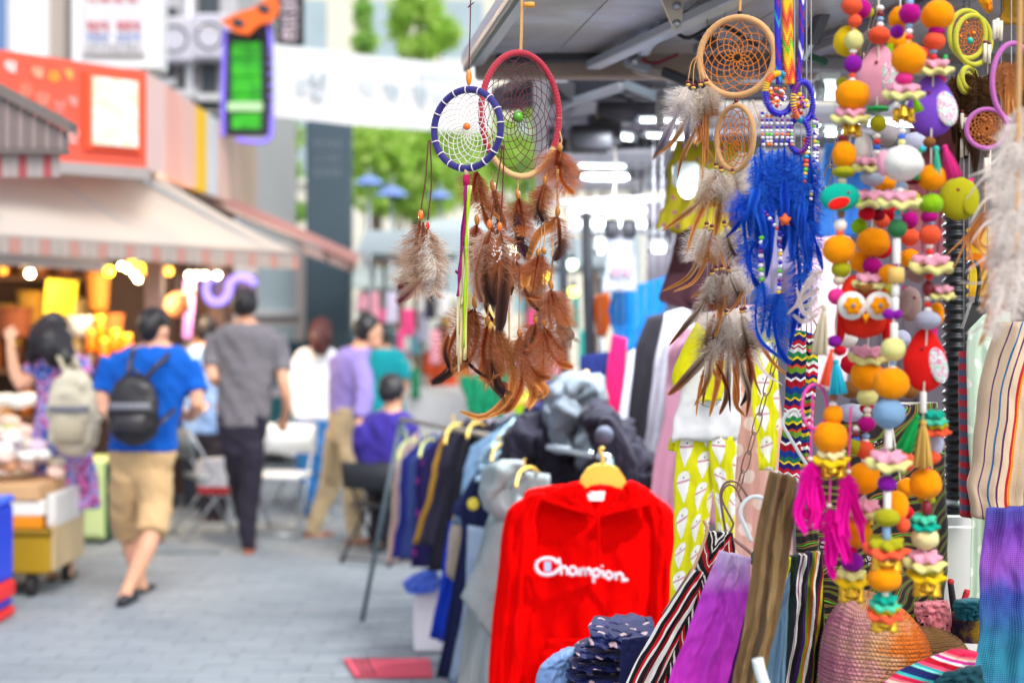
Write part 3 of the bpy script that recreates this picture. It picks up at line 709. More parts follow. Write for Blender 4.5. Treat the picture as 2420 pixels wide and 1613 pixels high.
# pale wall of the next house, past the shop
t = thing('neighbour_house', 'pale pinkish rendered house wall past the shop awning', 'building', Vector((-2.9, 17, 0)))
mb = MB(); mb.box((-3.35, 16.6, 0), (-2.35, 17.6, 2.5)); mb.build('wall', plain('pink_render', '#d9cdc6', .85, .05, 2), t, False)
for x, z in ((-2.95, .9), (-2.95, 1.72)):
    mb = MB(); mb.box((x, 16.55, z), (x+.42, 16.597, z+.62)); o = mb.build('window', plain('far_glass', '#9fb0b5', .3), t, False)
    mb = MB(); mb.box((x-.04, 16.5, z-.07), (x+.46, 16.596, z-.003)); mb.build('sill', plain('pale_concrete', '#c6c6c6', .8), o, False)
# ================================================================== PEOPLE
def remeshed(mb, name, mat, parent, voxel=.011, it=3, crease=0, seed_=0.0):
    me = mb.mesh('tmp', mat); ob = bpy.data.objects.new('tmp', me); C.objects.link(ob)
    r = ob.modifiers.new('r', 'REMESH'); r.mode = 'VOXEL'; r.voxel_size = voxel
    s_ = ob.modifiers.new('s', 'SMOOTH'); s_.factor = .5; s_.iterations = it
    dg = bpy.context.evaluated_depsgraph_get(); m2 = bpy.data.meshes.new_from_object(ob.evaluated_get(dg))
    C.objects.unlink(ob); bpy.data.objects.remove(ob)
    m2.name = name; m2.materials.clear(); m2.materials.append(mat)
    m2.polygons.foreach_set('use_smooth', [True]*len(m2.polygons))
    if crease:
        nn = [v.normal.copy() for v in m2.vertices]
        for v, n_ in zip(m2.vertices, nn):
            c_ = v.co; w_ = abs(nz(c_.x*9+c_.z*5, c_.y*9, c_.z*4+seed_)) + .5*abs(nz(c_.x*20, c_.y*20, c_.z*11+seed_)); v.co = c_ + n_*(crease*.42 - w_*crease)
    org = W[parent].translation.copy(); m2.transform(Matrix.Translation(-org)); m2.update()
    return place(bpy.data.objects.new(name, m2), parent, Matrix.Translation(org))
SKIN = plain('skin', '#d9a080', .55, .08, 6); HAIR = plain('hair_black', '#1c181b', .45, .3, 40); HAIRB = plain('hair_auburn', '#4a1e18', .5, .3, 40)
def hand(mb, wr, dr, nr, sz=1.0):
    """palm and five bent fingers from wrist wr along dr, palm facing nr"""
    dr = dr.normalized(); nr = (nr - dr*nr.dot(dr)).normalized(); sd_ = dr.cross(nr)
    mb.tube([wr, wr+dr*.04*sz, wr+dr*.085*sz], [.024*sz, .036*sz, .034*sz], 10, True, .55)
    for k, l in ((-1.5, .062), (-.5, .074), (.5, .07), (1.5, .055)):
        b = wr + dr*.08*sz + sd_*(.018*k*sz); m_ = b + dr*l*.55*sz + nr*.008; e = m_ + (dr*.75+nr*.65).normalized()*l*.5*sz
        mb.tube([b - dr*.02, b, m_, e], [.0095*sz, .0095*sz, .009*sz, .0075*sz], 7)
    b = wr + dr*.025*sz - sd_*.025*sz; mb.tube([b, b + (dr*.6-sd_*.7).normalized()*.03, b + (dr*.9-sd_*.5).normalized()*.06*sz], [.012*sz, .0115*sz, .009*sz], 7)
def person(label, D, torso, head, arms, legs, yaw, shirt, bottom, hair=HAIR, hem=None, sleeve=.5, trouser=1.0, shoes=None, long_hair=None, group=None, hr=.105, top_name='shirt', bot_name='trousers', face=None, ywd=.55, slim=1.0, leg_w=1.0):
    """torso: (x, y, half width px) from the neck base to the crotch; limbs: pixel polylines with their own distance"""
    ax = Vector((math.cos(yaw), math.sin(yaw), 0)); ay = Vector((-math.sin(yaw), math.cos(yaw), 0))   # body right, body facing
    def pt(q): return P(q[0], q[1], q[2] if len(q) > 2 else D)
    base = pt((torso[-1][0], torso[-1][1])); base.z = 0
    t = thing('person', label, 'person', base, group)
    def torso_rings(mb, y0, y1, k=1.0, add=0.0):
        rs = []; pts = spline([Vector(q) for q in torso], 16)
        for q in pts:
            if q.y < y0 or q.y > y1: continue
            c = P(q.x, q.y, D); hw = slim*(S(q.z, D)/max(abs(math.cos(yaw)), .72))*k + add
            rs.append([c + ax*(hw*math.cos(a)) + ay*(min(hw*ywd, .14)*math.sin(a)) for a in (2*PI*j/20 for j in range(20))])
        mb.rings(rs)
    ys = [q[1] for q in torso]; hemy = hem or ys[-1]
    hc = pt(head); fd = face or ay
    # body
    mb = MB(); torso_rings(mb, 0, 9999, .95)
    nb = P(torso[0][0], torso[0][1], D)
    mb.tube([nb - Vector((0, 0, .05)), nb + (hc-nb)*.5, hc - Vector((0, 0, .03))], [.062, .053, .055], 12)
    q = fd.to_track_quat('Y', 'Z').to_matrix()
    mb.ball(hc, (.076, .092, hr), 16, 12, q); mb.ball(hc + fd*.03 - Vector((0, 0, .055)), (.056, .065, .062), 14, 10, q)
    nose = hc + fd*.098 - Vector((0, 0, .012)); mb.tube([hc+fd*.088+Vector((0, 0, .025)), nose, nose-fd*.02-Vector((0, 0, .012))], [.008, .014, .01], 8)
    sx = q @ Vector((1, 0, 0))
    for s_ in (-1, 1): mb.ball(hc + sx*(.078*s_) - fd*.005 - Vector((0, 0, .012)), (.012, .022, .034), 8, 6, q)
    fullarms = []
    for a in arms:
        w_ = spline([pt(p) for p in a], 9); fullarms.append(w_); n = len(w_)
        mb.tube(w_, [.05, .048, .046, .043, .041, .039, .034, .029, .026], 12)
        hand(mb, w_[-1], w_[-1]-w_[-3], (ay*.6 + Vector((0, 0, .2))))
    fulllegs = []
    for l in legs:
        w_ = spline([pt(p) for p in l], 11); fulllegs.append(w_)
        mb.tube(w_, [x*(.78 if trouser > .9 else 1) for x in (.088, .086, .08, .072, .062, .054, .056, .054, .045, .037, .036)], 12)
        e = w_[-1]; mb.tube([e - ay*.03 - Vector((0, 0, .01)), e + ay*.06 - Vector((0, 0, .035)), e + ay*.15 - Vector((0, 0, .045))], [.036, .036, .026], 10)
    remeshed(mb, 'body', SKIN, t, .0105)
    # clothes
    mb = MB(); torso_rings(mb, ys[0]+2, hemy, 1.05, .006)
    for w_ in fullarms:
        k = max(3, int(round(1+sleeve*8))); mb.tube(w_[:k], [.072-.018*i/8 for i in range(k)], 14)
    remeshed(mb, top_name, shirt, t, .013, 4, .022, D)
    if bottom is not None:
        mb = MB(); rs = []; torso_rings(mb, min(hemy-30, ys[-1]-40), 9999, 1.02, .012)
        for w_ in fulllegs:
            k = max(3, int(round(1+trouser*10))); mb.tube(w_[:k], [leg_w*(.104-.046*i/10) for i in range(k)], 14)
        remeshed(mb, bot_name, bottom, t, .013, 4, .02, D+3)
    for w_ in fulllegs:
        if shoes is not None:
            e = w_[-1]; mb = MB(); zz = e - Vector((0, 0, .036))
            mb.tube([zz - ay*.07, zz - ay*.03, zz + ay*.05, zz + ay*.13, zz + ay*.175], [.032, .045, .046, .044, .026], 12, True, .75); mb.build('shoe', shoes, t)
    # hair
    mb = MB()
    mb.ball(hc - fd*.014 + Vector((0, 0, .022)), (.088, .099, hr*1.0), 20, 14, q, fn=lambda d: (1 + .05*nz(d.x*4, d.y*4, d.z*4)) * (1.0 if d.y < .35 or d.z > .45 else .86))
    if long_hair:
        for side, pts in long_hair: mb.tube(spline([pt(p) for p in pts], 8), side, 12, True, .6)
    remeshed(mb, 'hair', hair, t, .011, 2, .03, D+7)
    for s_ in (-1, 1):
        mb = MB(); mb.ball(hc + fd*.086 + sx*(.03*s_) + Vector((0, 0, .018)), .012, 10, 8); mb.build('eye', plain('eye', '#1b1512', .2), t)
    mb = MB(); mb.ball(hc + fd*.09 - Vector((0, 0, .062)), (.022, .008, .006), 10, 6, q); mb.build('mouth', plain('lips', '#a45c50', .5), t)
    return t
# man in blue T-shirt, walking away
D = 8.3
person('man in bright blue T-shirt and khaki shorts walking away with black backpack', D,
    [(368, 808, 34), (362, 828, 78), (355, 850, 98), (348, 900, 96), (345, 960, 86), (340, 1030, 80), (336, 1085, 78), (335, 1130, 62)], (366, 778),
    [[(268, 850), (250, 900), (242, 950, 8.25), (262, 985, 8.0+.05), (300, 985, 8.55)], [(445, 855), (460, 905), (466, 950, 8.25), (450, 985, 8.45), (425, 965, 8.6)]],
    [[(362, 1110), (366, 1190), (358, 1260, 8.2), (325, 1340, 8.15), (296, 1402, 8.1)], [(308, 1110), (298, 1190, 8.4), (305, 1262, 8.5), (322, 1330, 8.5), (336, 1388, 8.5)]],
    R(-6), cloth('tee_blue', '#0a58b8', .08), cloth('shorts_khaki', '#c9a678', .1), hem=1072, sleeve=.33, trouser=.55, shoes=plain('sandal_black', '#26282c', .6), top_name='tshirt', bot_name='shorts', face=Vector((.35, .93, -.05)), slim=.95, leg_w=1.08)
# grey T-shirt
D = 9.9
person('tall man in plain grey T-shirt and dark trousers seen from behind', D,
    [(580, 758, 28), (580, 776, 66), (582, 800, 78), (583, 860, 72), (578, 930, 66), (574, 1000, 62), (572, 1040, 52), (572, 1075, 44)], (577, 722),
    [[(512, 795), (500, 845), (502, 890, 9.8), (520, 900, 10.0), (540, 860, 10.2)], [(652, 795), (664, 850), (670, 905, 9.85), (678, 950, 9.9), (672, 990, 10)]],
    [[(596, 1050), (594, 1120), (588, 1190), (584, 1250), (588, 1296)], [(556, 1050), (562, 1120, 10), (574, 1190, 10.2), (584, 1240, 10.25), (590, 1278, 10.25)]],
    R(4), cloth('tee_grey', '#757176', .08), cloth('trousers_dark', '#2b2734', .1), hem=1008, sleeve=.36, shoes=plain('shoe_brown', '#8c4b34', .6), top_name='tshirt', face=Vector((-.25, .97, 0)), slim=.9, leg_w=.86)
# purple shirt
D = 10.3
person('man in lilac shirt and khaki trousers looking down while stepping sideways', D,
    [(848, 815, 24), (838, 830, 46), (826, 855, 54), (818, 905, 50), (815, 960, 46), (814, 1000, 46), (812, 1045, 40)], (872, 785),
    [[(846, 845, 10.2), (858, 890, 10.1), (862, 935, 10.05), (856, 975, 10.0), (850, 1000, 9.95)], [(800, 850, 10.4), (800, 890, 10.5), (812, 930, 10.6), (836, 950, 10.6)]],
    [[(800, 1020, 10.4), (790, 1090, 10.5), (775, 1160, 10.6), (752, 1215, 10.6), (738, 1258, 10.6)], [(830, 1020, 10.25), (834, 1090, 10.2), (836, 1160, 10.2), (838, 1220, 10.25), (840, 1272, 10.25)]],
    R(-62), cloth('shirt_lilac', '#9484c8', .12), cloth('chinos', '#c6b08a', .1), hem=978, sleeve=.85, shoes=plain('shoe_tan', '#8a5a3e', .6), face=Vector((.86, .3, -.35)).normalized(), hr=.11, slim=.86, leg_w=.95)
# woman in white
D = 11.6
person('woman with auburn hair in white top and blue jeans, back turned', D,
    [(752, 818, 20), (748, 832, 42), (746, 855, 46), (744, 910, 42), (742, 970, 44), (742, 1020, 44), (742, 1050, 40)], (758, 788),
    [[(708, 850), (700, 895), (702, 935), (708, 970), (715, 1000)], [(786, 850), (796, 895), (800, 935), (796, 965)]],
    [[(728, 1040), (728, 1100), (732, 1150), (734, 1190), (736, 1216)], [(758, 1040), (762, 1100), (764, 1150), (765, 1190), (766, 1212)]],
    R(5), cloth('top_white', '#e9ebf0', .05), cloth('jeans', '#2a6aa8', .15), HAIRB, hem=1005, sleeve=.7, shoes=plain('shoe_white', '#d8d8d8', .6),
    long_hair=[([.08, .1, .11, .115, .11, .1, .085, .06], [(757, 772, 11.55), (758, 800, 11.48), (757, 836, 11.46)])], top_name='blouse', bot_name='jeans')
# light blue shirt
D = 11.4
person('person in pale blue shirt half hidden between the two walking men', D,
    [(492, 812, 18), (494, 826, 40), (496, 850, 46), (496, 910, 46), (496, 980, 50), (498, 1030, 48), (498, 1055, 40)], (484, 782),
    [[(534, 850), (542, 890), (538, 925), (526, 950, 11.2)], [(460, 850), (454, 895), (460, 935), (476, 960, 11.2)]],
    [[(484, 1045), (486, 1100), (488, 1150), (490, 1195), (490, 1220)], [(512, 1045), (514, 1100), (516, 1150), (516, 1195), (516, 1222)]],
    R(30), cloth('shirt_sky', '#8fb2e6', .08), cloth('trousers_black', '#2c2830', .1), hem=1036, sleeve=.8, shoes=plain('shoe_dark', '#2a2a2a', .6))
# teal shirt
D = 12.6
person('person in teal shirt behind the man in lilac', D,
    [(905, 818, 18), (908, 832, 40), (910, 855, 44), (910, 910, 42), (910, 960, 42), (910, 1010, 40)], (900, 795),
    [[(948, 850), (955, 890), (950, 925), (935, 945, 12.4)], [(872, 850), (866, 890), (866, 930), (872, 960)]],
    [[(898, 1000), (898, 1060), (898, 1110), (898, 1150), (898, 1172)], [(922, 1000), (922, 1060), (922, 1110), (922, 1150), (922, 1172)]],
    R(20), cloth('shirt_teal', '#12919c', .1), cloth('trousers_navy', '#233a66', .1), hem=985, sleeve=.4, shoes=plain('shoe_dark', '#2a2a2a', .6))
# seated man
D = 9.6
person('seated man in deep violet shirt with short dark hair', D,
    [(926, 966, 22), (918, 982, 48), (910, 1010, 58), (904, 1050, 56), (900, 1100, 52), (902, 1135, 46)], (928, 925),
    [[(862, 1005), (856, 1050), (866, 1085, 9.8), (892, 1095, 10.0)], [(962, 1000, 9.7), (972, 1045, 9.9), (968, 1075, 10.1)]],
    [[(886, 1128), (890, 1135, 9.95), (896, 1180, 10.1), (896, 1235, 10.05), (894, 1284, 10.0)], [(922, 1128), (928, 1135, 10), (930, 1180, 10.15), (930, 1240, 10.15), (930, 1278, 10.1)]],
    R(-25), cloth('shirt_violet', '#3c2f8e', .12), cloth('trousers_black', '#2c2830', .1), hem=1110, sleeve=.5, shoes=plain('shoe_dark', '#2a2a2a', .6), face=Vector((.5, .85, -.1)).normalized())
# woman with long hair and floral dress
D = 8.9
person('woman with long dark hair in sleeveless floral dress raising one arm', D,
    [(140, 822, 20), (138, 838, 42), (136, 860, 50), (138, 910, 46), (140, 970, 50), (142, 1040, 62), (142, 1120, 78), (142, 1200, 90)], (124, 785),
    [[(98, 850), (74, 885), (50, 912, 8.8), (30, 860, 8.9), (24, 808, 9.0)], [(180, 850), (196, 890), (204, 935, 8.95), (196, 975, 9.1), (172, 985, 9.2)]],
    [[(122, 1180), (122, 1240), (122, 1290), (122, 1340), (122, 1362)], [(160, 1180), (160, 1240), (160, 1290), (160, 1340), (160, 1358)]],
    R(8), blotch('floral', ['#3a2a78', '#2c4fae', '#8fa6dc', '#d66aa8', '#4a2a6a', '#e7d6ea'], 14), None, HAIR, hem=1200, sleeve=.0, shoes=plain('shoe_dark', '#2a2a2a', .6),
    long_hair=[([.085, .1, .1, .085, .07, .055, .04, .02], [(122, 770, 8.85), (140, 810, 8.8), (165, 850, 8.78), (172, 880, 8.78)]), ([.08, .09, .09, .08, .06, .05, .035, .02], [(118, 770, 8.85), (98, 805, 8.8), (80, 835, 8.8), (72, 858, 8.8)]),
               ([.08, .1, .11, .1, .09, .07, .05, .02], [(124, 770, 8.82), (126, 810, 8.76), (128, 845, 8.76), (130, 870, 8.76)])], top_name='dress', face=Vector((-.3, .9, 0)).normalized())
# small far passers-by seen between the others
def far_person(x, D, head_y, c, label, c2='#2d3440', hc=HAIR):
    f = 11.4/D; k = lambda v: v*f
    H = lambda v: H0 + (head_y - H0) + k(v)
    person(label, D, [(x, H(30), k(18)), (x, H(44), k(42)), (x, H(70), k(46)), (x, H(130), k(42)), (x, H(190), k(42)), (x, H(245), k(38))], (x, H(0)),
        [[(x-k(42), H(66)), (x-k(52), H(110)), (x-k(50), H(160)), (x-k(44), H(205))], [(x+k(42), H(66)), (x+k(52), H(110)), (x+k(48), H(160)), (x+k(40), H(200))]],
        [[(x-k(18), H(235)), (x-k(18), H(320)), (x-k(17), H(390)), (x-k(16), H(450))], [(x+k(18), H(235)), (x+k(20), H(320)), (x+k(19), H(390)), (x+k(18), H(450))]],
        R(random.uniform(-30, 30)), cloth('far_'+c, c), cloth('far_'+c2, c2), hc, sleeve=.5, shoes=plain('shoe_dark', '#2a2a2a', .6))
far_person(468, 12.2, 778, '#8d7f6c', 'far shopper in drab top by the shop doorway')
far_person(1046, 16.5, 790, '#e25a2c', 'far shopper in orange top behind the feathers', '#3a3440')

# ---- backpacks
def pack(label, x, y, wpx, hpx, D, m, m2, straps, seed, dep=.14):
    c = P(x, y, D); t = thing('backpack', label, 'backpack', c-Vector((0, 0, S(hpx/2, D)))); w_, h_ = S(wpx/2, D), S(hpx/2, D)
    mb = MB(); rs = []
    for k in range(25):
        v = -1 + 2*k/24; f = (1-abs(v)**4)**.5 if abs(v) < 1 else .0; f = max(f, .35)*(1-.16*max(v, 0))*(1-.05*max(-v, 0))
        rs.append([c + Vector((math.copysign(abs(math.cos(a))**.7, math.cos(a))*w_*f, math.copysign(abs(math.sin(a))**.7, math.sin(a))*dep*.5*f, v*h_)) for a in (2*PI*j/36 for j in range(36))])
    mb.rings(rs)
    for k_ in range(len(mb.v)): mb.v[k_] = mb.v[k_] + Vector(mnoise.noise_vector(mb.v[k_]*16+Vector((seed, 0, 0))))*(.012 if seed == 1 else .03)
    mb.build('sack', m, t)
    mb = MB(); mb.box((-w_*.62, -.03, -h_*.42), (w_*.62, .0, h_*.12), Matrix.Translation(c+Vector((0, -dep*.47, -h_*.22))), ch=.014); mb.build('pocket', m2, t)
    mb = MB(); mb.box((-w_*.8, -.02, -.02), (w_*.8, .0, .02), Matrix.Translation(c+Vector((0, -dep*.5, h_*.12))), ch=.006); mb.build('zip_band', plain('zip_grey', '#74747c', .5), t)
    mb = MB(); mb.tube(spline([c+Vector((-.04, -.01, h_*.98)), c+Vector((0, -.01, h_*1.15)), c+Vector((.04, -.01, h_*.98))], 8), .009, 6); mb.build('handle', m2, t)
    for s_ in straps:
        mb = MB(); mb.tube(spline([P(*q) for q in s_], 12), .017, 8, True, .5); mb.build('strap', m2, t)
pack('black leather backpack with front pocket on the man in blue', 316, 968, 120, 165, 8.06, plain('leather_black', '#1f1c20', .4, .3, 10), plain('leather_black2', '#2c282c', .4, .3, 10),
     [[(300, 900, 8.05), (306, 868, 8.07), (312, 842, 8.12), (316, 824, 8.24)], [(340, 900, 8.05), (368, 868, 8.07), (392, 846, 8.12), (404, 830, 8.26)], [(366, 1010, 8.06), (390, 988, 8.08), (412, 966, 8.16)]], 1)
pack('soft cream canvas backpack on the woman in floral dress', 176, 975, 118, 205, 8.62, cloth('canvas_cream', '#cfc6ae', .1), cloth('canvas_cream2', '#b9ae94', .1),
     [[(158, 885, 8.62), (148, 862, 8.66), (138, 842, 8.72)], [(186, 885, 8.62), (184, 860, 8.66), (176, 842, 8.72)]], 2, .2)
# ================================================================== STREET FURNITURE AND WARES ON THE SHOP SIDE
def cart():
    t = thing('goods_cart', 'low mustard yellow wheeled goods cart with stacked trays', 'cart', Vector((-3.1, 8.6, 0)))
    x0, x1, y0, y1 = -3.75, -2.7, 8.3, 8.95
    mb = MB(); mb.box((x0, y0, .135), (x1, y1, .366), ch=.02); mb.build('bin', plain('mustard', '#a58212', .5, .12, 5), t, False)
    mb = MB(); mb.box((x1-.002, y0+.03, .15), (x1+.016, y1-.02, .43), ch=.006); mb.build('side_board', plain('side_beige', '#c3ac84', .7), t, False)
    mb = MB(); mb.box((x0-.01, y0-.012, .367), (x1+.01, y1, .40), ch=.008); mb.build('bin_lip', plain('mustard_dark', '#8a6c10', .5), t, False)
    mb = MB(); mb.box((x0, y0+.01, .402), (x1-.05, y1-.05, .475), ch=.008); mb.build('orange_tray', plain('tray_orange', '#e08a10', .5), t, False)
    mb = MB(); mb.box((x0, y0+.015, .477), (x1-.04, y1-.05, .565), ch=.008); mb.build('white_tray', plain('tray_white', '#e6e2da', .5), t, False)
    mb = MB(); mb.box((x0, y0+.0, .567), (x1-.06, y1-.05, .66), ch=.008); mb.build('cardboard_tray', plain('cardboard', '#c99f72', .8), t, False)
    mb = MB(); mb.box((x1-.035, y0+.05, .405), (x1+.02, y1-.04, .6), ch=.008); mb.build('clear_side', plain('clear_grey', '#d8d6d0', .3), t, False)
    for x, y in ((-2.82, 8.36), (-2.78, 8.88), (-3.6, 8.36), (-3.6, 8.88)):
        mb = MB(); mb.lathe([(.02, -.02), (.06, -.018), (.062, 0), (.06, .018), (.02, .02)], (x, y, .062), 16, Matrix.Rotation(R(90), 3, 'Y')); mb.build('caster', plain('rubber', '#241d20', .7), t)
        mb = MB(); mb.box((x-.03, y-.02, .08), (x+.03, y+.02, .136)); mb.build('caster_fork', M_DARK, t, False)
cart()
def packet_mesh(seed):
    rnd = random.Random(seed); mb = MB()
    mb.ball((0, 0, 0), (.062, .05, .036), 14, 9, fn=lambda d: 1+.16*nz(d.x*2.2+seed, d.y*2.2, d.z*2.2)+.05*nz(d.x*7, d.y*7+seed, d.z*7)); return mb
PK = [packet_mesh(i).mesh('packet', plain(n, c, .6, .12, 9)) for i, (n, c) in enumerate((('pk_white', '#e9e6e2'), ('pk_pink', '#e6c3b4'), ('pk_cream', '#ded0bb'), ('pk_lilac', '#cbb7cc'), ('pk_green', '#9fc25a'), ('pk_tan', '#c48f68')))]
rnd = random.Random(5); n = 0
for layer in range(4):
    for i in range(16):
        x = rnd.uniform(-3.35, -2.74 - layer*.04); y = rnd.uniform(8.38, 8.82); z = .70 + layer*.055 + (.05 if x < -3.0 else 0)
        pk_ = rnd.choice((0, 0, 0, 1, 1, 2, 3, 5)); o = inst('wrapped_packet', PK[pk_], None, Matrix.Translation((x, y, z)) @ rotz(rnd.uniform(0, 6)) @ Matrix.Rotation(rnd.uniform(-.5, .5), 4, 'X'))
        tag(o, 'small %s wrapped packet in the %s layer heaped on the yellow cart' % (('white', 'pale pink', 'cream', 'lilac', 'green', 'tan')[pk_], ('bottom', 'second', 'third', 'top')[layer]), 'packet', 'wrapped packets heaped on the cart')
# a second display table behind, with greens and white bundles
t = thing('display_table', 'display table draped in white cloth behind the yellow cart', 'table', Vector((-3.6, 9.75, 0)))
mb = MB(); mb.box((-4.6, 9.5, .78), (-3.06, 10.2, .82), ch=.01); mb.build('top', plain('tray_white', '#e6e2da', .5), t, False)
mb = MB(); mb.box((-4.58, 9.5, .3), (-3.08, 9.52, .779)); mb.build('skirt', cloth('white_cloth', '#e6e4e0'), t, False)
for x in (-4.5, -3.12):
    for y in (9.56, 10.14): mb = MB(); mb.box((x-.02, y-.02, 0), (x+.02, y+.02, .779)); mb.build('leg', M_STEEL, t, False)
for i in range(46):
    x = rnd.uniform(-4.1, -3.1); y = rnd.uniform(9.55, 10.1); z = .86 + rnd.choice((0, .06, .12, .2))
    pk_ = rnd.choice((0, 0, 0, 2, 4, 1)); o = inst('wrapped_bundle', PK[pk_], None, Matrix.Translation((x, y, z)) @ rotz(rnd.uniform(0, 6)) @ Matrix.Scale(1.35, 4))
    tag(o, '%s bundle heaped on the white display table' % ('soft white', 'soft pale pink', 'soft cream', 'soft lilac', 'fresh green', 'soft tan')[pk_], 'bundle', 'bundles heaped on the display table')
t = thing('lime_cabinet', 'pale lime green cabinet standing beside the man in shorts', 'cabinet', Vector((-3.05, 10.5, 0)))
mb = MB(); mb.box((-3.24, 10.3, .03), (-2.95, 10.75, .6), ch=.012); mb.build('body', plain('lime', '#c3d58c', .6, .05), t, False)
mb = MB(); mb.box((-2.948, 10.31, .04), (-2.93, 10.74, .58)); mb.build('side_panel', plain('bottle_green', '#145038', .5), t, False)
mb = MB(); mb.box((-3.22, 10.285, .06), (-2.97, 10.299, .57), ch=.004); o = mb.build('door', plain('lime2', '#cddd9c', .6, .05), t, False)
mb = MB(); mb.tube([(-3.0, 10.27, .3), (-3.0, 10.27, .42)], .006, 6); mb.build('handle', M_STEEL, o)
for x in (-3.21, -2.98):
    for y in (10.34, 10.7): mb = MB(); mb.lathe([(.02, 0), (.02, .031)], (x, y, 0), 8); mb.build('foot', M_DARK, t)
t = thing('plastic_cooler', 'blue plastic cooler box with red bands at the edge of the street', 'cooler', Vector((-2.85, 7.7, 0)))
for nm, z0, z1, c in (('body', .205, .62, '#0a3ed2'), ('lid', .622, .665, '#2f62e6'), ('red_band', .105, .203, '#e3111c'), ('blue_band', .06, .103, '#1438c4'), ('base', .0, .058, '#d60d16')):
    k = .012 if nm in ('red_band', 'base', 'lid') else 0
    mb = MB(); mb.box((-3.3, 7.5-k, z0), (-2.75+k, 7.85, z1), ch=.016); mb.build(nm, plain('cooler_'+c, c, .35, .05), t, False)

# ---- folding chairs
def chair(label, loc, rz, mseat, mframe, zs=1.0):
    t = thing('folding_chair', label, 'chair', Vector(loc)); M = Matrix.Translation(loc) @ rotz(rz) @ Matrix.Diagonal((1, 1, zs, 1))
    q = lambda *p: M @ Vector(p)
    for s_ in (-.2, .2):
        for nm, pts in (('leg', [q(s_, .25, .0), q(s_, .02, .42), q(s_, -.19, .8)]), ('leg', [q(s_*.92, -.24, .0), q(s_*.92, .0, .3), q(s_*.92, .2, .45)])):
            mb = MB(); mb.tube(pts, .011, 8); mb.build(nm, mframe, t)
    for y, z in ((.235, .04), (-.22, .04)): mb = MB(); mb.tube([q(-.2, y, z), q(.2, y, z)], .008, 6); mb.build('stretcher', mframe, t)
    mb = MB(); mb.box((-.2, -.13, .44), (.2, .24, .475), M, ch=.014); mb.build('seat', mseat, t)
    mb = MB(); rs = []
    for k in range(9):
        x = -.21 + .42*k/8; b = .035*(1-(x/.21)**2)
        rs.append([q(x, -.165+b*-1, .6), q(x, -.15-b, .6), q(x, -.185-b, .82), q(x, -.2-b, .82)])
    mb.rings(rs); mb.build('backrest', mseat, t)
M_CW = plain('seat_white', '#dfe4e6', .45, .05); M_CB = plain('seat_black', '#23262c', .5, .2); M_CG = plain('seat_steel', '#9aa4aa', .4, metal=.6)
chair('white folding chair facing the camera beside the grey shirted man', G(668, 10.7), R(170), M_CW, M_STEEL)
chair('grey metal folding chair turned sideways behind the man in shorts', G(490, 10.6), R(-60), M_CG, M_STEEL)
chair('black folding chair under the seated man in violet', G(905, 9.62), R(-25), M_CB, M_DARK, .82)
chair('second white folding chair farther back by the woman in jeans', G(728, 12.4), R(120), M_CW, M_STEEL)
drape('shopping_bag', [(468, 1085), (462, 1130), (470, 1165)], [(535, 1080), (548, 1130), (540, 1168)], 10.45, stripes('bag_white_red', [(0, '#e6e4e6'), (.68, '#c8323c'), (.86, '#e6e4e6')], .3, 1), thick=.09, label='white plastic shopping bag with red band on the grey chair', cat='bag')

# ---- parked car far down the street
def car():
    D = 15.5; x0 = P(628, 0, D).x; x1 = P(835, 0, D).x; t = thing('parked_car', 'parked teal and silver car behind the walking people', 'car', Vector(((x0+x1)/2, D+.4, 0)))
    cx = (x0+x1)/2; hw = .86; z = lambda y: CAMZ-(y-H0)/F*D
    prof = [(-2.0, .35), (-2.05, .7), (-1.9, .92), (-1.1, 1.0), (-.55, 1.42), (.9, 1.46), (1.6, 1.05), (2.0, .98), (2.05, .5), (2.0, .35)]
    mb = MB(); rs = []
    for s_, k in ((-1, .9), (-.96, 1.0), (-.5, 1.03), (0, 1.04), (.5, 1.03), (.96, 1.0), (1, .9)):
        rs.append([Vector((cx + s_*hw, D+2.05+y*k, .35+(zz-.35)*(k if zz > 1.1 else 1))) for y, zz in prof])
    mb.rings(rs); mb.build('body', plain('car_teal', '#2f6f74', .25, .05, coat=.6), t)
    mb = MB(); mb.box((cx-hw*.82, D+.62, 1.02), (cx+hw*.82, D+.75, 1.36), Matrix.Identity(4), ch=.05); mb.build('windscreen', plain('car_glass', '#1c3c40', .08), t)
    mb = MB(); mb.box((cx-hw*.9, D-.02, .62), (cx+hw*.9, D+.1, .86), ch=.04); mb.build('bonnet_panel', plain('car_silver', '#c9c6cc', .3), t)
    mb = MB(); mb.box((cx-hw*.95, D-.06, .36), (cx+hw*.95, D+.1, .58), ch=.05); mb.build('bumper', plain('car_teal', '#2f6f74', .25), t)
    for s_ in (-1, 1):
        mb = MB(); mb.ball((cx+s_*hw*.72, D-.01, .76), (.16, .05, .075), 12, 8); mb.build('headlight', plain('lamp_glass', '#e8eef0', .1), t)
        for y in (.75, 3.3): mb = MB(); mb.lathe([(.1, -.1), (.3, -.1), (.33, -.06), (.33, .06), (.3, .1), (.1, .1)], (cx+s_*hw*.9, D+y, .33), 20, Matrix.Rotation(R(90), 3, 'Y')); mb.build('wheel', plain('rubber', '#241d20', .7), t)
    mb = MB(); mb.box((cx-.2, D-.075, .42), (cx+.2, D-.062, .52)); mb.build('number_plate', plain('plate_white', '#e6e6e0', .5), t, False)
car()

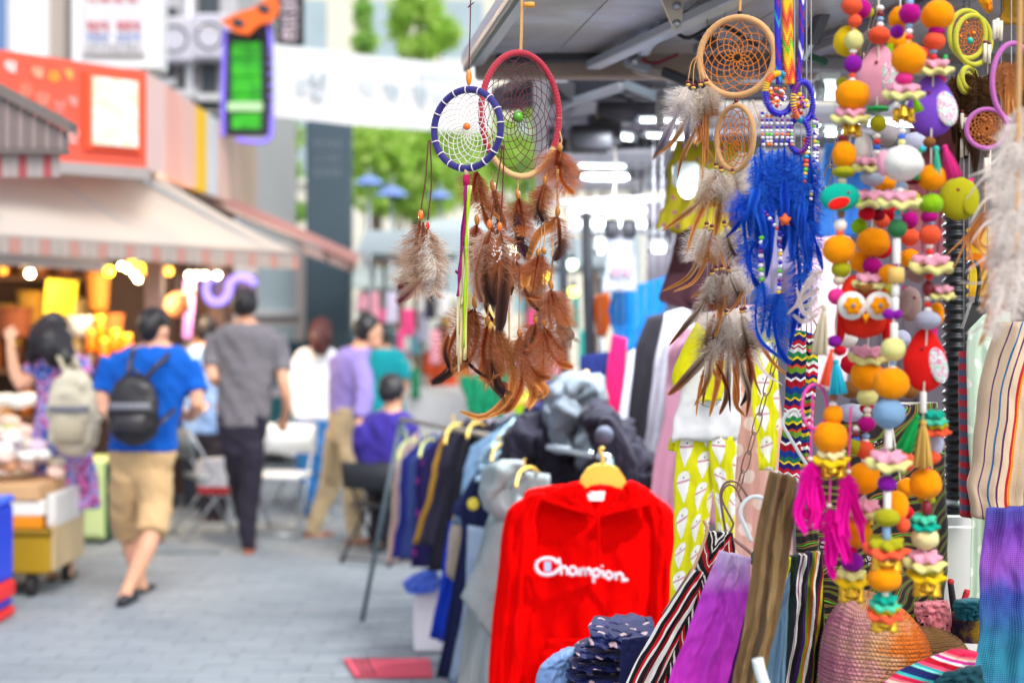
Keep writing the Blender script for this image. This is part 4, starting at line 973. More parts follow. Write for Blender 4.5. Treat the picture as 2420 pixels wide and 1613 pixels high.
# ---- red floor mat, box and bag by the rack
def mat_():
    t = thing('floor_mat', 'small pink red floor mat with three dark stripes on the paving', 'mat', G(915, 6.62))
    a, b, c, d = G(812, 6.78), G(1016, 6.78), G(1022, 6.46), G(838, 6.46); up = Vector((0, 0, .006)); h = Vector((0, 0, .012))
    mb = MB(); mb.prism([p+up for p in (a, d, c, b)], h); mb.build('sheet', plain('mat_red', '#c8485c', .85, .15, 20), t, False)
    for u in (.1, .17, .245):
        p0, p1 = a.lerp(b, u), d.lerp(c, u); e = Vector((.011, 0, 0)); mb = MB(); mb.prism([q+up+h+Vector((0, 0, .0003)) for q in (p0, p1, p1+e, p0+e)], Vector((0, 0, .0015))); mb.build('stripe', plain('mat_stripe', '#4a2830', .8), t, False)
mat_()
t = thing('foam_box', 'tall white foam box standing under the clothes rack', 'box', G(1010, 7.05))
p, q = P(977, 1390, 6.95), P(1062, 1545, 6.95); mb = MB(); mb.box((p.x, 6.95, 0.004), (q.x, 7.2, p.z-.03), ch=.012); mb.build('body', plain('foam_white', '#dcd9df', .7, .04), t, False)
mb = MB(); mb.box((p.x-.008, 6.94, p.z-.028), (q.x+.008, 7.21, p.z), ch=.008); mb.build('lid', plain('foam_white', '#dcd9df', .7, .04), t, False)
drape('plastic_bag', [(965, 1362), (950, 1380), (965, 1400)], [(1030, 1340), (1042, 1372), (1030, 1398)], 6.9, plain('bag_blue', '#3a5cc0', .35), thick=.1, wr=.02, label='crumpled blue plastic bag on the white foam box', cat='bag')
# ================================================================== THE CLOTHES STALL
M_ALU = plain('aluminium', '#b4b9bf', .35, .1, 6, metal=.4)
M_GUN = plain('gunmetal', '#85848c', .45, .2, 3, metal=.2)
M_BLK = plain('black_steel', '#3a3b42', .5, .2, metal=.2)
def hanger_top(label, x, y, D, wpx, mat, hook=True, drop=.28, group=None):
    """shaped plastic hanger: shoulders, hook"""
    t = thing('clothes_hanger', label, 'hanger', P(x, y+wpx*drop, D), group); w_ = wpx/2
    pts = [P(x-w_, y+wpx*drop, D), P(x-w_*.72, y+wpx*drop*.55, D), P(x-w_*.3, y+wpx*drop*.12, D), P(x, y, D), P(x+w_*.3, y+wpx*drop*.12, D), P(x+w_*.72, y+wpx*drop*.55, D), P(x+w_, y+wpx*drop, D)]
    r = S(wpx*.09, D); mb = MB(); mb.tube(spline(pts, 18), [r*(.6+.4*math.sin(PI*i/17)) for i in range(18)], 8); mb.build('shoulders', mat, t)
    if hook:
        h = wpx*.3; hp = [P(x, y, D), P(x, y-h*.5, D), P(x-h*.18, y-h*.8, D), P(x, y-h, D), P(x+h*.2, y-h*.85, D)]
        mb = MB(); mb.tube(spline(hp, 14), S(wpx*.035, D), 6); mb.build('hook', mat, t)
    return t
def hanger_side(label, x, y, D, w_, mat):
    """hanger seen nearly edge on: near arm sloping down, far arm short"""
    t = thing('clothes_hanger', label, 'hanger', P(x-w_, y+w_, D))
    mb = MB(); mb.tube(spline([P(x, y, D), P(x-w_*.35, y+w_*.3, D-.06), P(x-w_*.55, y+w_*.9, D-.16), P(x-w_*.6, y+w_*1.3, D-.2)], 12), [S(3.6, D)]*12, 8); mb.build('arm', mat, t)
    mb = MB(); mb.tube(spline([P(x, y, D), P(x+w_*.5, y-w_*.05, D+.1), P(x+w_*.9, y+w_*.25, D+.2)], 8), [S(4, D)]*8, 8); mb.build('arm', mat, t)
    wire('hook', [P(x, y, D), P(x, y-w_*.3, D), P(x-3, y-w_*.55, D), P(x+3, y-w_*.65, D)], S(2, D), mat, t, 10, 6)
M_HY = plain('hanger_yellow', '#e8bd4a', .4, .04)
# ---- rail and stand
RA, RB = P(948, 990, 7.75), P(1440, 1082, 5.25)
t = thing('clothes_rail', 'slim steel clothes rail on splayed legs carrying the row of garments', 'clothes rail', Vector((RA.x, RA.y, 0)))
mb = MB(); mb.tube([RA, RB], .014, 10); mb.build('rail', M_STEEL, t)
for e, px in ((RA, ((905, 1300, 7.72, 868, 1464),)), (RB, ())):
    dr = (RB-RA).normalized(); sd_ = dr.cross(Vector((0, 0, 1))).normalized()
    for s_ in (-1, 1):
        f = Vector((e.x, e.y, 0)) + sd_*(.22*s_); mb = MB(); mb.tube([e, f], .013, 8); mb.build('leg', plain('leg_grey', '#5f7076', .45, metal=.5), t)
# ---- garments on the rail, far to near
def garment(label, L, Rr, D, mat, cat='trousers', name='hanging_garment', **k):
    return drape(name, L, Rr, D, mat, label=label, cat=cat, group='garments on the clothes rail', **k)
garment('cream and pink edged garment at the far end of the rail', [(926, 1075), (924, 1180), (916, 1332)], [(985, 1020), (1010, 1160), (1005, 1325)], 7.75, stripes('g_cream', [(0, '#cbb3a6'), (.4, '#b9788a'), (.6, '#c9bdb2')], .05), amp=.025)
garment('blue trousers second from the far end of the rail', [(948, 1085), (942, 1190), (928, 1318)], [(1015, 1022), (1058, 1180), (1040, 1310)], 7.6, cloth('g_blue', '#232c7c', .25), amp=.03, folds=3)
garment('slate blue trousers third from the far end', [(966, 1088), (960, 1200), (948, 1322)], [(1030, 1020), (1070, 1180), (1060, 1315)], 7.45, cloth('g_slate', '#3a4a86', .25), amp=.03, folds=3)
garment('purple garment with row of magenta dots on the rail', [(984, 1085), (982, 1200), (974, 1340)], [(1050, 1020), (1096, 1200), (1085, 1335)], 7.3, dots('g_purple', '#231a58', '#9a2a80', .1, .2), amp=.022)
garment('indigo jumper between the dotted and the mustard striped one', [(1000, 1078), (996, 1190), (985, 1330)], [(1070, 1012), (1100, 1190), (1090, 1330)], 7.15, cloth('g_indigo', '#2a2658', .25), cat='jumper', amp=.025)
garment('charcoal tracksuit with mustard side stripe on the rail', [(1040, 1040), (1014, 1140), (978, 1285)], [(1110, 985), (1140, 1150), (1105, 1295)], 7.0, stripes('g_charcoal', [(0, '#b98a2a'), (.09, '#363244'), (.9, '#363244')], .26), amp=.025, folds=3)
garment('dark grey jogging trousers next to the mustard striped one', [(1066, 1040), (1050, 1150), (1014, 1348)], [(1150, 985), (1170, 1160), (1130, 1350)], 6.8, cloth('g_grey', '#282734', .25), amp=.03, folds=3)
garment('black cardigan between jogging trousers and navy jacket', [(1090, 1048), (1072, 1160), (1048, 1330)], [(1170, 990), (1190, 1160), (1160, 1340)], 6.65, cloth('g_black3', '#1c1a24', .25), cat='cardigan', amp=.03, folds=3)
garment('bright cobalt blue long dress low on the rail', [(1062, 1230), (1040, 1370), (1016, 1505)], [(1110, 1240), (1090, 1380), (1062, 1520)], 6.6, cloth('g_cobalt', '#0a36b0', .2), cat='dress', amp=.025, folds=2)
garment('pale beige top showing between cobalt and navy garments', [(1072, 1215), (1058, 1290), (1054, 1355)], [(1115, 1225), (1100, 1300), (1080, 1380)], 6.5, cloth('g_beige', '#b9a998', .1), cat='shirt', amp=.015)
garment('steel blue shirt behind the navy jacket', [(1112, 1055), (1090, 1140), (1072, 1240)], [(1200, 1000), (1215, 1140), (1200, 1250)], 6.35, cloth('g_steel', '#6a86a4', .2), cat='shirt', amp=.025)
nj = garment('navy jacket with round yellow badge on its sleeve', [(1140, 1090), (1098, 1160), (1066, 1212), (1084, 1232), (1070, 1400), (1035, 1600)], [(1235, 1030), (1245, 1200), (1225, 1400), (1195, 1620)], 6.2, cloth('g_navy', '#191f46', .25), cat='jacket', amp=.035, nu=28, nv=34)
mb = MB(); mb.ball(P(1118, 1190, 6.08), (S(14, 6.1), .012, S(15, 6.1)), 12, 8); mb.build('badge', plain('badge_yellow', '#d9c23a', .6), nj)
garment('pale blue jeans leg hanging behind the grey sweatshirt', [(1105, 1240), (1098, 1400), (1060, 1613)], [(1160, 1250), (1150, 1420), (1120, 1640)], 6.0, cloth('g_lightjean', '#8c9cb4', .2), amp=.02)
garment('black trousers hanging low beside the grey sweatshirt', [(1140, 1330), (1120, 1480), (1060, 1660)], [(1230, 1330), (1210, 1500), (1165, 1680)], 5.8, cloth('g_black', '#1d1d24', .2), amp=.025)
gs = drape('grey_sweatshirt', [(1195, 1108), (1165, 1200), (1120, 1330), (1105, 1420), (1080, 1650)], [(1300, 1120), (1300, 1300), (1290, 1500), (1260, 1680)], 5.5, cloth('g_palegrey', '#8d9798', .1), amp=.03, folds=3, nv=32, label='pale grey hooded sweatshirt hanging next to the red one', cat='sweatshirt', group='garments on the clothes rail')
drape('sleeve', [(1180, 1180), (1140, 1290), (1092, 1408)], [(1245, 1200), (1205, 1400), (1168, 1510)], 5.38, cloth('g_palegrey', '#8d9798', .1), gs, amp=.012, folds=2, thick=.07, nu=14)
mb = MB(); mb.tube(spline(pl([(1240, 1104), (1205, 1108), (1172, 1128), (1165, 1168), (1185, 1200), (1215, 1205), (1240, 1180)], 5.36), 20), [.03+.02*math.sin(PI*i/19) for i in range(20)], 22)
for v_ in range(len(mb.v)): mb.v[v_] = mb.v[v_] + Vector(mnoise.noise_vector(mb.v[v_]*18))*.022
mb.build('hood', cloth('g_palegrey', '#8d9798', .1), gs)
# hangers along the rail
for i, (x, y, D, w_, h) in enumerate(((962, 1042, 7.55, 34, 0), (1010, 1040, 7.2, 30, 0), (1072, 1004, 6.9, 34, 1), (1120, 1000, 6.6, 26, 1), (1180, 1050, 6.1, 30, 1), (1240, 1106, 5.3, 34, 1))):
    hanger_side(('pale yellow hanger at the far end of the rail', 'yellow green hanger on the blue trousers', 'yellow hanger over the mustard striped garment', 'yellow hanger on the dark jogging trousers', 'yellow hanger over the navy jacket', 'yellow hanger peeping from the grey hood')[i], x, y, D, w_, M_HY if i > 1 else plain('hanger_lime', '#cdd27a', .4))
for i_, (x_, yt_, D_, c_, lb_) in enumerate(((1135, 1000, 7.3, '#2c3350', 'dusk blue top in the back row of the rail'), (1175, 980, 7.15, '#4a5560', 'steel grey top in the back row of the rail'), (1215, 965, 7.0, '#1c2a5a', 'royal navy top in the back row of the rail'), (1255, 950, 6.9, '#58707a', 'grey teal top in the back row of the rail'), (1300, 935, 6.75, '#20202a', 'ink black top in the back row of the rail'), (1345, 925, 6.65, '#3a3560', 'dark violet top in the back row of the rail'))):
    garment(lb_, [(x_-38, yt_+45), (x_-44, yt_+120), (x_-55, yt_+260)], [(x_+45, yt_-8), (x_+62, yt_+110), (x_+50, yt_+260)], D_, cloth('row_'+c_, c_, .2), cat='top', amp=.03, folds=3)
# hoods and bundled dark tops behind
def bundle(label, pts, D, r, mat, seed, cat='hooded top', mats=None):
    t = thing('hooded_jumper', label, cat, P(pts[-1][0], pts[-1][1], D)); rnd = random.Random(seed)
    for k in range(3):
        q = [P(x+rnd.uniform(-8, 8), y+rnd.uniform(-8, 8), D+.05*k) for x, y in pts]
        mb = MB(); n_ = 44; mb.tube(spline(q, n_), [r*(.55+.45*math.sin(PI*i/(n_-1)))*(1+.3*nz(i*.35, seed+k)) for i in range(n_)], 26)
        for v_ in range(len(mb.v)):
            p_ = mb.v[v_]; mb.v[v_] = p_ + Vector(mnoise.noise_vector(p_*14+Vector((seed, k, 0))))*r*.38 + Vector(mnoise.noise_vector(p_*40))*r*.1
        mb.build(('hood', 'body_fold', 'sleeve_fold')[k], mat, t)
    return t
M_NV = cloth('navy_knit', '#20214a', .25); M_BK = cloth('black_knit', '#201e2c', .3); M_GK = cloth('grey_knit', '#6f7882', .2); M_BL = cloth('plaid_blue', '#a9c6d6', .25)
drape('checked_shirt', [(1140, 1070), (1128, 1100), (1125, 1140)], [(1215, 985), (1240, 1040), (1245, 1110)], 6.15, stripes('plaid_blue', [(0, '#9fc0d0'), (.3, '#d4dde0'), (.5, '#6a8ca4'), (.62, '#c4d4da'), (.85, '#8aa8bc')], .05, 1, .01, zig=(.05, .02)), amp=.05, folds=4, wr=.05, thick=.1, label='pale blue checked shirt bunched at the rail', cat='shirt')
bundle('black hooded top heaped behind the grey one', [(1210, 1110), (1235, 1050), (1290, 1035), (1325, 1090), (1340, 1130)], 5.9, .095, M_BK, 3)
bundle('navy hooded top with deep hood hanging behind', [(1250, 1050), (1290, 985), (1345, 960), (1370, 1020), (1360, 1110)], 6.1, .095, M_NV, 4)
bundle('light grey hooded top with drooping hood', [(1330, 1060), (1322, 1000), (1350, 935), (1390, 925), (1385, 1000), (1380, 1100)], 5.8, .075, M_GK, 5)
bundle('black jacket on hanger behind the red sweatshirt', [(1390, 960), (1420, 1000), (1470, 1060), (1500, 1120), (1450, 1150), (1400, 1090)], 5.5, .085, M_BK, 6)
drape('black_coat', [(1420, 985), (1400, 1060), (1395, 1140)], [(1450, 985), (1500, 1070), (1510, 1150)], 5.35, M_BK, label='black coat shoulder just above the red sweatshirt', cat='coat', thick=.08)
mb = MB(); mb.ball(P(1428, 1028, 5.2), .035, 16, 12); tag(mb.build('pompom', plain('pompom', '#4a4f62', .8), None), 'small dark blue grey pompom on the black coat', 'pompom')
for i, (x, y, D, w_) in enumerate(((1290, 935, 6.4, 100), (1385, 905, 6.0, 95), (1245, 945, 6.8, 90))):
    hanger_top(('yellow hanger above the navy hooded top', 'yellow hanger above the light grey hood', 'yellow hanger farthest back above the dark tops')[i], x, y, D, w_, M_HY)
# ---- the red sweatshirt
M_RED = None
def red_mat():
    t = NT('red_fleece'); c = t.mix(t.noise(10, 4), hx('#d80202'), hx('#ee0404')); h = t.math('ADD', t.noise(30, 5), t.math('MULTIPLY', t.noise(500, 2), .25)); t.bump(h, .28, .01); return t.done(c, .95, 0, 0, 0, .03)
M_RED = red_mat()
def sweatshirt():
    D = 4.9; t = thing('red_sweatshirt', 'bright red hooded sweatshirt with white script lettering on its chest', 'sweatshirt', P(1375, 1660, D))
    drape('body', [(1290, 1148), (1235, 1172), (1225, 1300), (1215, 1480), (1205, 1660)], [(1490, 1148), (1552, 1178), (1560, 1300), (1550, 1480), (1545, 1660)], D, M_RED, t, nu=60, nv=64, folds=3, amp=.016, thick=.12, wr=.014, seed=4)
    drape('pocket', [(1292, 1508), (1276, 1560), (1262, 1650)], [(1488, 1508), (1506, 1560), (1520, 1650)], D-.09, M_RED, t, nu=24, nv=18, folds=2, amp=.006, thick=.02, wr=.012, seed=6)
    drape('sleeve', [(1250, 1165), (1195, 1215), (1180, 1330), (1164, 1480), (1152, 1660)], [(1290, 1160), (1268, 1290), (1258, 1420), (1240, 1540), (1225, 1660)], D-.03, M_RED, t, nu=18, nv=40, folds=2, amp=.016, thick=.10, wr=.012, seed=9)
    drape('sleeve', [(1512, 1160), (1535, 1290), (1532, 1440), (1525, 1650)], [(1542, 1165), (1592, 1215), (1594, 1330), (1588, 1480), (1585, 1650)], D-.02, M_RED, t, nu=16, nv=36, folds=2, amp=.014, thick=.09, wr=.012, seed=11)
    # hood: two flat lapels falling from the neck, and the back of it
    drape('hood_side', [(1366, 1136), (1330, 1146), (1296, 1162), (1282, 1182)], [(1382, 1150), (1392, 1178), (1402, 1200), (1410, 1222)], 4.82, M_RED, t, nu=16, nv=14, folds=1, amp=.008, thick=.05, wr=.008)
    drape('hood_side', [(1472, 1148), (1456, 1178), (1440, 1198), (1414, 1222)], [(1492, 1134), (1520, 1148), (1548, 1166), (1556, 1184)], 4.80, M_RED, t, nu=16, nv=14, folds=1, amp=.008, thick=.05, wr=.008, seed=3)
    mb = MB(); mb.tube(spline(pl([(1376, 1168, 4.92), (1425, 1190, 4.9), (1478, 1168, 4.92)]), 14), [.03]*14, 10); mb.build('hood_back', M_RED, t)
    a = [P(1386, 1160, 4.84), P(1430, 1160, 4.84), P(1426, 1182, 4.83), P(1390, 1182, 4.83)]; mb = MB(); mb.prism(a, Vector((0, -.003, 0))); mb.build('neck_label', plain('label_white', '#e8e2e4', .8), t, False)
    wire('drawstring', pl([(1412, 1205, 4.76), (1414, 1260, 4.765), (1413, 1330, 4.77)]), .0045, M_RED, t)
    # script lettering, raised embroidery
    M_EMB = plain('embroidery', '#e9dfe6', .8); 
    def surf(x, y): return D - .098
    LET = {
     'C': [[(1318, 1330), (1306, 1320), (1288, 1318), (1271, 1326), (1267, 1340), (1276, 1353), (1294, 1357), (1310, 1353), (1322, 1342)]],
     'h': [[(1320, 1318), (1324, 1338), (1326, 1357)], [(1325, 1346), (1333, 1338), (1339, 1344), (1341, 1357)]],
     'a': [[(1360, 1341), (1350, 1339), (1345, 1350), (1352, 1358), (1361, 1350), (1360, 1343), (1366, 1358)]],
     'm': [[(1370, 1342), (1372, 1359)], [(1372, 1349), (1380, 1342), (1384, 1359)], [(1384, 1349), (1392, 1343), (1396, 1358)]],
     'p': [[(1400, 1344), (1403, 1376)], [(1402, 1350), (1410, 1344), (1417, 1351), (1412, 1361), (1404, 1361)]],
     'i': [[(1423, 1347), (1426, 1363)], [(1422, 1335), (1423, 1338)]],
     'o': [[(1443, 1351), (1434, 1351), (1432, 1361), (1439, 1367), (1446, 1361), (1443, 1352)]],
     'n': [[(1453, 1352), (1456, 1369)], [(1456, 1360), (1465, 1353), (1471, 1362), (1471, 1371), (1484, 1368)]]}
    mb = MB(); mb.prism([P(x, y, D-.103) for x, y in ((1286, 1326), (1302, 1326), (1302, 1349), (1286, 1349))], Vector((0, -.003, 0))); mb.build('letter_fill', plain('emb_blue', '#b9c0e6', .8), t, False)
    for ch, ss in LET.items():
        mb = MB()
        for s_ in ss: mb.tube(spline([P(x, y, surf(x, y)) for x, y in s_], 5*len(s_)), S(4.6 if ch == 'C' else 3.6, D), 6)
        mb.build('letter', M_EMB, t)
    ht_ = thing('clothes_hanger', 'smooth broad yellow hanger holding the red sweatshirt', 'hanger', P(1425, 1150, 4.9))
    mb = MB(); mb.prism([P(x, y, 4.86) for x, y in ((1368, 1152), (1374, 1128), (1388, 1108), (1408, 1097), (1440, 1097), (1462, 1108), (1476, 1128), (1484, 1150), (1466, 1156), (1446, 1146), (1420, 1142), (1396, 1146), (1382, 1156))], Vector((0, .03, 0))); mb.build('shoulders', M_HY, ht_, False)
    wire('hook', pl([(1424, 1098), (1424, 1075), (1418, 1066), (1421, 1058), (1428, 1060)], 4.87), S(4, 4.9), M_HY, ht_, 16, 8)
    return t
sweatshirt()
# ---- clothes hung higher up behind
def hung(name, label, L, Rr, D, m, cat, **k): return drape(name, L, Rr, D, m, label=label, cat=cat, cord_z=(2.5 if D < 7.5 else 0), **k)
hung('navy_trousers', 'navy trousers hanging beside the dark stall pole', [(1372, 840), (1370, 950), (1372, 1090)], [(1440, 830), (1445, 950), (1440, 1100)], 6.6, cloth('navy2', '#1f2a68', .2), 'trousers', amp=.02)
hung('magenta_shirt', 'narrow magenta top hanging beside navy trousers', [(1446, 790), (1432, 900), (1428, 1010)], [(1482, 800), (1478, 900), (1462, 1020)], 6.4, cloth('magenta2', '#b80f56', .15), 'top', amp=.02)
hung('pale_grey_coat', 'pale grey coat edge hanging beside the black sleeve', [(1490, 830), (1470, 930), (1440, 1090)], [(1540, 800), (1530, 930), (1520, 1100)], 6.2, cloth('palecoat', '#b9b9c4', .1), 'coat', amp=.02)
hung('black_dress', 'long black dress hanging in front of the pale coats', [(1530, 748), (1502, 830), (1478, 1010), (1462, 1150)], [(1580, 735), (1570, 900), (1560, 1030), (1550, 1180)], 5.9, cloth('black2', '#15121a', .2), 'dress', amp=.02)
hung('grey_scarf', 'soft grey hanging coat between black dress and pink dress', [(1572, 740), (1548, 860), (1522, 1030), (1500, 1200)], [(1640, 720), (1640, 900), (1630, 1200)], 5.7, cloth('grey3', '#8f8e98', .12), 'coat', amp=.02)
hung('pink_dress', 'dusty pink long dress hanging behind the white baby top', [(1620, 770), (1582, 830), (1560, 1000), (1530, 1230)], [(1720, 760), (1720, 900), (1715, 1100), (1700, 1240)], 5.4, cloth('dusty_pink', '#b3849a', .1), 'dress', amp=.03, folds=3)
ms = hung('maroon_shirt', 'dark maroon T-shirt with short sleeve above the pink dress', [(1650, 490), (1610, 540), (1575, 640), (1556, 705), (1640, 735)], [(1760, 480), (1770, 560), (1770, 640), (1765, 700), (1760, 740)], 5.0, cloth('maroon', '#43252f', .15), 'T-shirt', amp=.02, folds=3)
hung('olive_shirt', 'olive yellow blouse with small purple spots hanging high', [(1600, 330), (1580, 400), (1565, 480), (1555, 540)], [(1790, 340), (1790, 430), (1780, 500), (1770, 560)], 4.75, dots('olive_dots', '#8c8010', '#8a3a6a', .045, .16), 'blouse', amp=.02, folds=4, hem=.012)
hung('blue_cloth', 'sky blue cloth spread behind the white price sheet', [(1446, 690), (1440, 760), (1462, 830)], [(1580, 650), (1570, 740), (1500, 830)], 6.8, cloth('sky_cloth', '#1a7fcc', .12), 'cloth', amp=.03)
hung('orange_shirt', 'small orange top hanging beside the dark pole', [(1405, 700), (1402, 745), (1410, 790)], [(1438, 690), (1446, 745), (1430, 800)], 7.2, cloth('orange_c', '#ee6a18', .1), 'top', amp=.015)
sh = thing('price_sheet', 'hanging pale grey plastic sheet with faint red lettering and black clips', 'sheet', P(1465, 690, 6.5))
o = drape('sheet', [(1436, 548), (1430, 620), (1424, 690)], [(1496, 545), (1502, 620), (1506, 688)], 6.5, plain('sheet_grey', '#9c9fae', .5, .05), sh, amp=.01, folds=2)
for k in range(4): strokes(P(1440, 628, 6.46), P(1500, 628, 6.46), P(1440, 656, 6.46), .05+k*.24, .1, .24+k*.24, .9, plain('sheet_red', '#b97a90', .6), sh, k+70, .004)
for x in (1446, 1486):
    mb = MB(); mb.box((-.035, -.02, -.04), (.035, .02, .04), Matrix.Translation(P(x, 540, 6.48)), ch=.01); mb.build('clip', M_BLK, sh)
hung('green_cloth', 'emerald green cloth far behind the feathers', [(1085, 890), (1095, 930), (1110, 975)], [(1210, 870), (1200, 940), (1190, 990)], 9.2, cloth('emerald', '#12835a', .1), 'cloth', amp=.03)
hung('lime_shirt', 'bright lime top peeping under the feathers', [(1215, 930), (1212, 965), (1218, 1000)], [(1262, 925), (1266, 960), (1255, 1000)], 7.4, cloth('lime_c', '#b2d50c', .08), 'top', amp=.02)
# ---- stall frame: canopy flap, arms, beams, lamps
def canopy():
    z = 2.46; t = thing('stall_canopy', 'dark metal stall canopy flap with shiny underside and seams', 'canopy', Vector((.8, 4, z)))
    M_UND = None
    n = NT('canopy_underside'); c = n.ramp(n.noise(1.6, 4, dist=1.5), [(.25, hx('#737277')), (.45, hx('#9d9896')), (.6, hx('#b4b6c2')), (.75, hx('#c9beb4'))]); M_UND = n.done(c, .28, .2)
    mb = MB(); x = -.1; k = 0
    for k in range(9):
        xa = -.10 + k*.24; mb = MB(); mb.prism([Vector((xa+.06*0+.16, 3.3, z)), Vector((xa+.396, 3.3, z)), Vector((xa+.236, 4.58, z+.03)), Vector((xa, 4.58, z+.03))], Vector((0, 0, .03))); mb.build('panel', M_UND, t, False)
    e0, e1 = Vector((.055, 3.28, z-.01)), Vector((-.13, 4.62, z+.02))
    bar('edge_rail', e0, e1, .07, .05, M_ALU, t); bar('edge_channel', e0+Vector((-.02, 0, -.03)), e1+Vector((-.02, 0, -.03)), .018, .02, plain('channel_dark', '#27484a', .4, metal=.5), t)
    bar('back_rail', Vector((-.12, 4.62, z-.0)), Vector((2.2, 4.6, z)), .05, .09, plain('rail_taupe', '#94857a', .5, .2, 3, metal=.2), t)
    bar('back_seal', Vector((-.05, 4.58, z+.02)), Vector((.33, 4.56, z+.02)), .03, .035, M_BLK, t)
    bar('cross_rib', Vector((.26, 4.55, z-.01)), Vector((.62, 3.35, z-.02)), .05, .03, M_ALU, t)
    bar('cross_rib', Vector((.85, 4.55, z-.01)), Vector((1.15, 3.35, z-.02)), .05, .03, M_GUN, t)
    for (pts, D, m) in (([(1560, -10), (1615, -10), (1612, 62), (1602, 72), (1590, 62)], 3.6, plain('bracket_cream', '#b9b2a4', .5, metal=.4)), ([(1455, 95), (1530, 92), (1512, 150), (1490, 152)], 4.4, M_GUN)):
        mb = MB(); mb.prism([P(x, y, D) for x, y in pts], Vector((0, .02, 0))); br = mb.build('bracket', m, t, False)
        cx = sum(p[0] for p in pts)/len(pts); cy = sum(p[1] for p in pts)/len(pts)
        for dy in (-22, 20): mb = MB(); mb.lathe([(.011, 0), (.011, .008)], P(cx+4, cy+dy, D-.008), 10, Matrix.Rotation(R(-90), 3, 'X')); mb.build('bolt', M_STEEL, br)
canopy()
def frame():
    t = thing('stall_structure', 'dark steel stall frame of posts, beams and folding arms under the canopy', 'stall frame', G(1700, 5.5))
    def b_(a, b, w_, m=M_GUN, nm='beam'): bar(nm, P(*a), P(*b), w_, w_, m, t)
    b_((1180, 235, 6.0), (1560, 178, 5.2), .10, M_BLK); b_((1200, 215, 5.9), (1345, 120, 4.9), .05, M_BLK)
    b_((1300, 265, 6.2), (1600, 245, 6.0), .09); b_((1290, 305, 6.4), (1640, 290, 6.2), .08, plain('beam_lilac', '#7d7886', .45, .2, metal=.5)); b_((1300, 345, 6.6), (1560, 330, 6.5), .07, M_BLK)
    b_((1560, 100, 5.0), (1980, 60, 4.6), .09, M_BLK); b_((1620, 20, 4.2), (2000, 10, 4.2), .02, M_BLK)
    b_((1500, 160, 4.6), (1700, 205, 4.2), .035, plain('arm_cream', '#b3a79a', .5, metal=.4), 'folding_arm'); b_((1570, 170, 4.4), (1700, 225, 4.2), .03, M_BLK, 'folding_arm')
    b_((1610, 60, 4.3), (1690, 105, 4.2), .03, M_BLK, 'folding_arm'); b_((1520, 118, 4.4), (1570, 40, 4.0), .04, M_ALU, 'folding_arm')
    b_((1880, 150, 4.4), (2320, 170, 4.4), .05); b_((1385, 500, 7.2), (1398, 980, 7.2), .05, M_BLK, 'post'); b_((1330, 545, 7.6), (1570, 548, 7.4), .03, M_ALU); b_((1290, 480, 7.8), (1560, 470, 7.6), .035)
    b_((1330, 560, 8.2), (1335, 900, 8.2), .05, M_DARK, 'post'); b_((1275, 590, 8.6), (1280, 880, 8.6), .04, M_DARK, 'post')
    b_((1345, 300, 6.3), (1350, 200, 6.0), .05); b_((1450, 250, 6.0), (1452, 345, 6.0), .06, M_BLK)
    for x, y in ((1395, 330), (1462, 262), (1545, 250)): mb = MB(); mb.box((-.09, -.1, -.05), (.09, .1, .05), Matrix.Translation(P(x, y, 5.9)), ch=.015); mb.build('junction_box', M_BLK, t)
    for a_, b_2, w_2, m_ in (((1330, 60, 4.3), (1500, 30, 3.9), .016, M_STEEL), ((1390, 84, 4.4), (1560, 58, 4.2), .02, M_BLK), ((1420, 130, 4.7), (1545, 165, 4.5), .03, M_ALU), ((1640, 118, 4.4), (1880, 96, 4.3), .03, M_GUN), ((1650, 148, 4.6), (1900, 176, 4.5), .04, plain('beam_lilac', '#7d7886', .45)), ((1330, 250, 5.6), (1470, 205, 5.2), .03, M_ALU), ((1480, 200, 5.2), (1640, 262, 4.9), .03, M_STEEL), ((1560, 215, 5.0), (1560, 300, 5.0), .03, M_GUN), ((1400, 270, 6.0), (1400, 360, 6.0), .05, M_GUN), ((1620, 60, 4.3), (1800, 70, 4.3), .05, plain('bar_tan', '#8a7560', .5))): b_(a_, b_2, w_2, m_, 'strut')
    for pts_, m_ in (([(1300, 190, 5.5), (1360, 240, 5.5), (1450, 225, 5.4), (1530, 260, 5.3)], plain('cable_black', '#222226', .6)), ([(1560, 30, 4.0), (1620, 90, 4.0), (1700, 60, 4.0), (1790, 110, 4.0)], plain('cable_black', '#222226', .6)), ([(1450, 330, 6.2), (1455, 400, 6.2), (1450, 470, 6.2)], plain('rope', '#d9d5cc', .9)), ([(1490, 120, 4.5), (1540, 150, 4.5), (1600, 130, 4.4)], plain('cable_red', '#8a3030', .6))): wire('cable', pl(pts_), .006, m_, t, 20, 6)
    # gas strut
    b_((1948, 22, 3.9), (1918, 100, 4.0), .035, M_BLK, 'strut_tube'); b_((1918, 100, 4.0), (1900, 140, 4.05), .014, M_STEEL, 'strut_rod')
    b_((1902, 0, 4.1), (1905, 130, 4.1), .02, M_GUN); b_((1905, 130, 4.1), (1955, 150, 4.1), .02, plain('green_steel', '#2a5a4a', .4, metal=.5))
    # cream roof piece beyond
    for a, b, c, m in (((1345, 200, 6.6), (1430, 116, 6.0), (1480, 112, 6.0), plain('cream_panel', '#cdbfa4', .6)),):
        mb = MB(); mb.prism([P(*a), P(*b), P(*c), P(1500, 180, 6.4)], Vector((0, .03, 0))); mb.build('roof_panel', m, t, False)
    mb = MB(); mb.prism([P(1300, 150, 6.8), P(1412, 118, 6.2), P(1340, 208, 6.6), P(1300, 235, 6.8)], Vector((0, .02, 0))); mb.build('glass_panel', plain('pane_green', '#a7c3bd', .1), t, False)
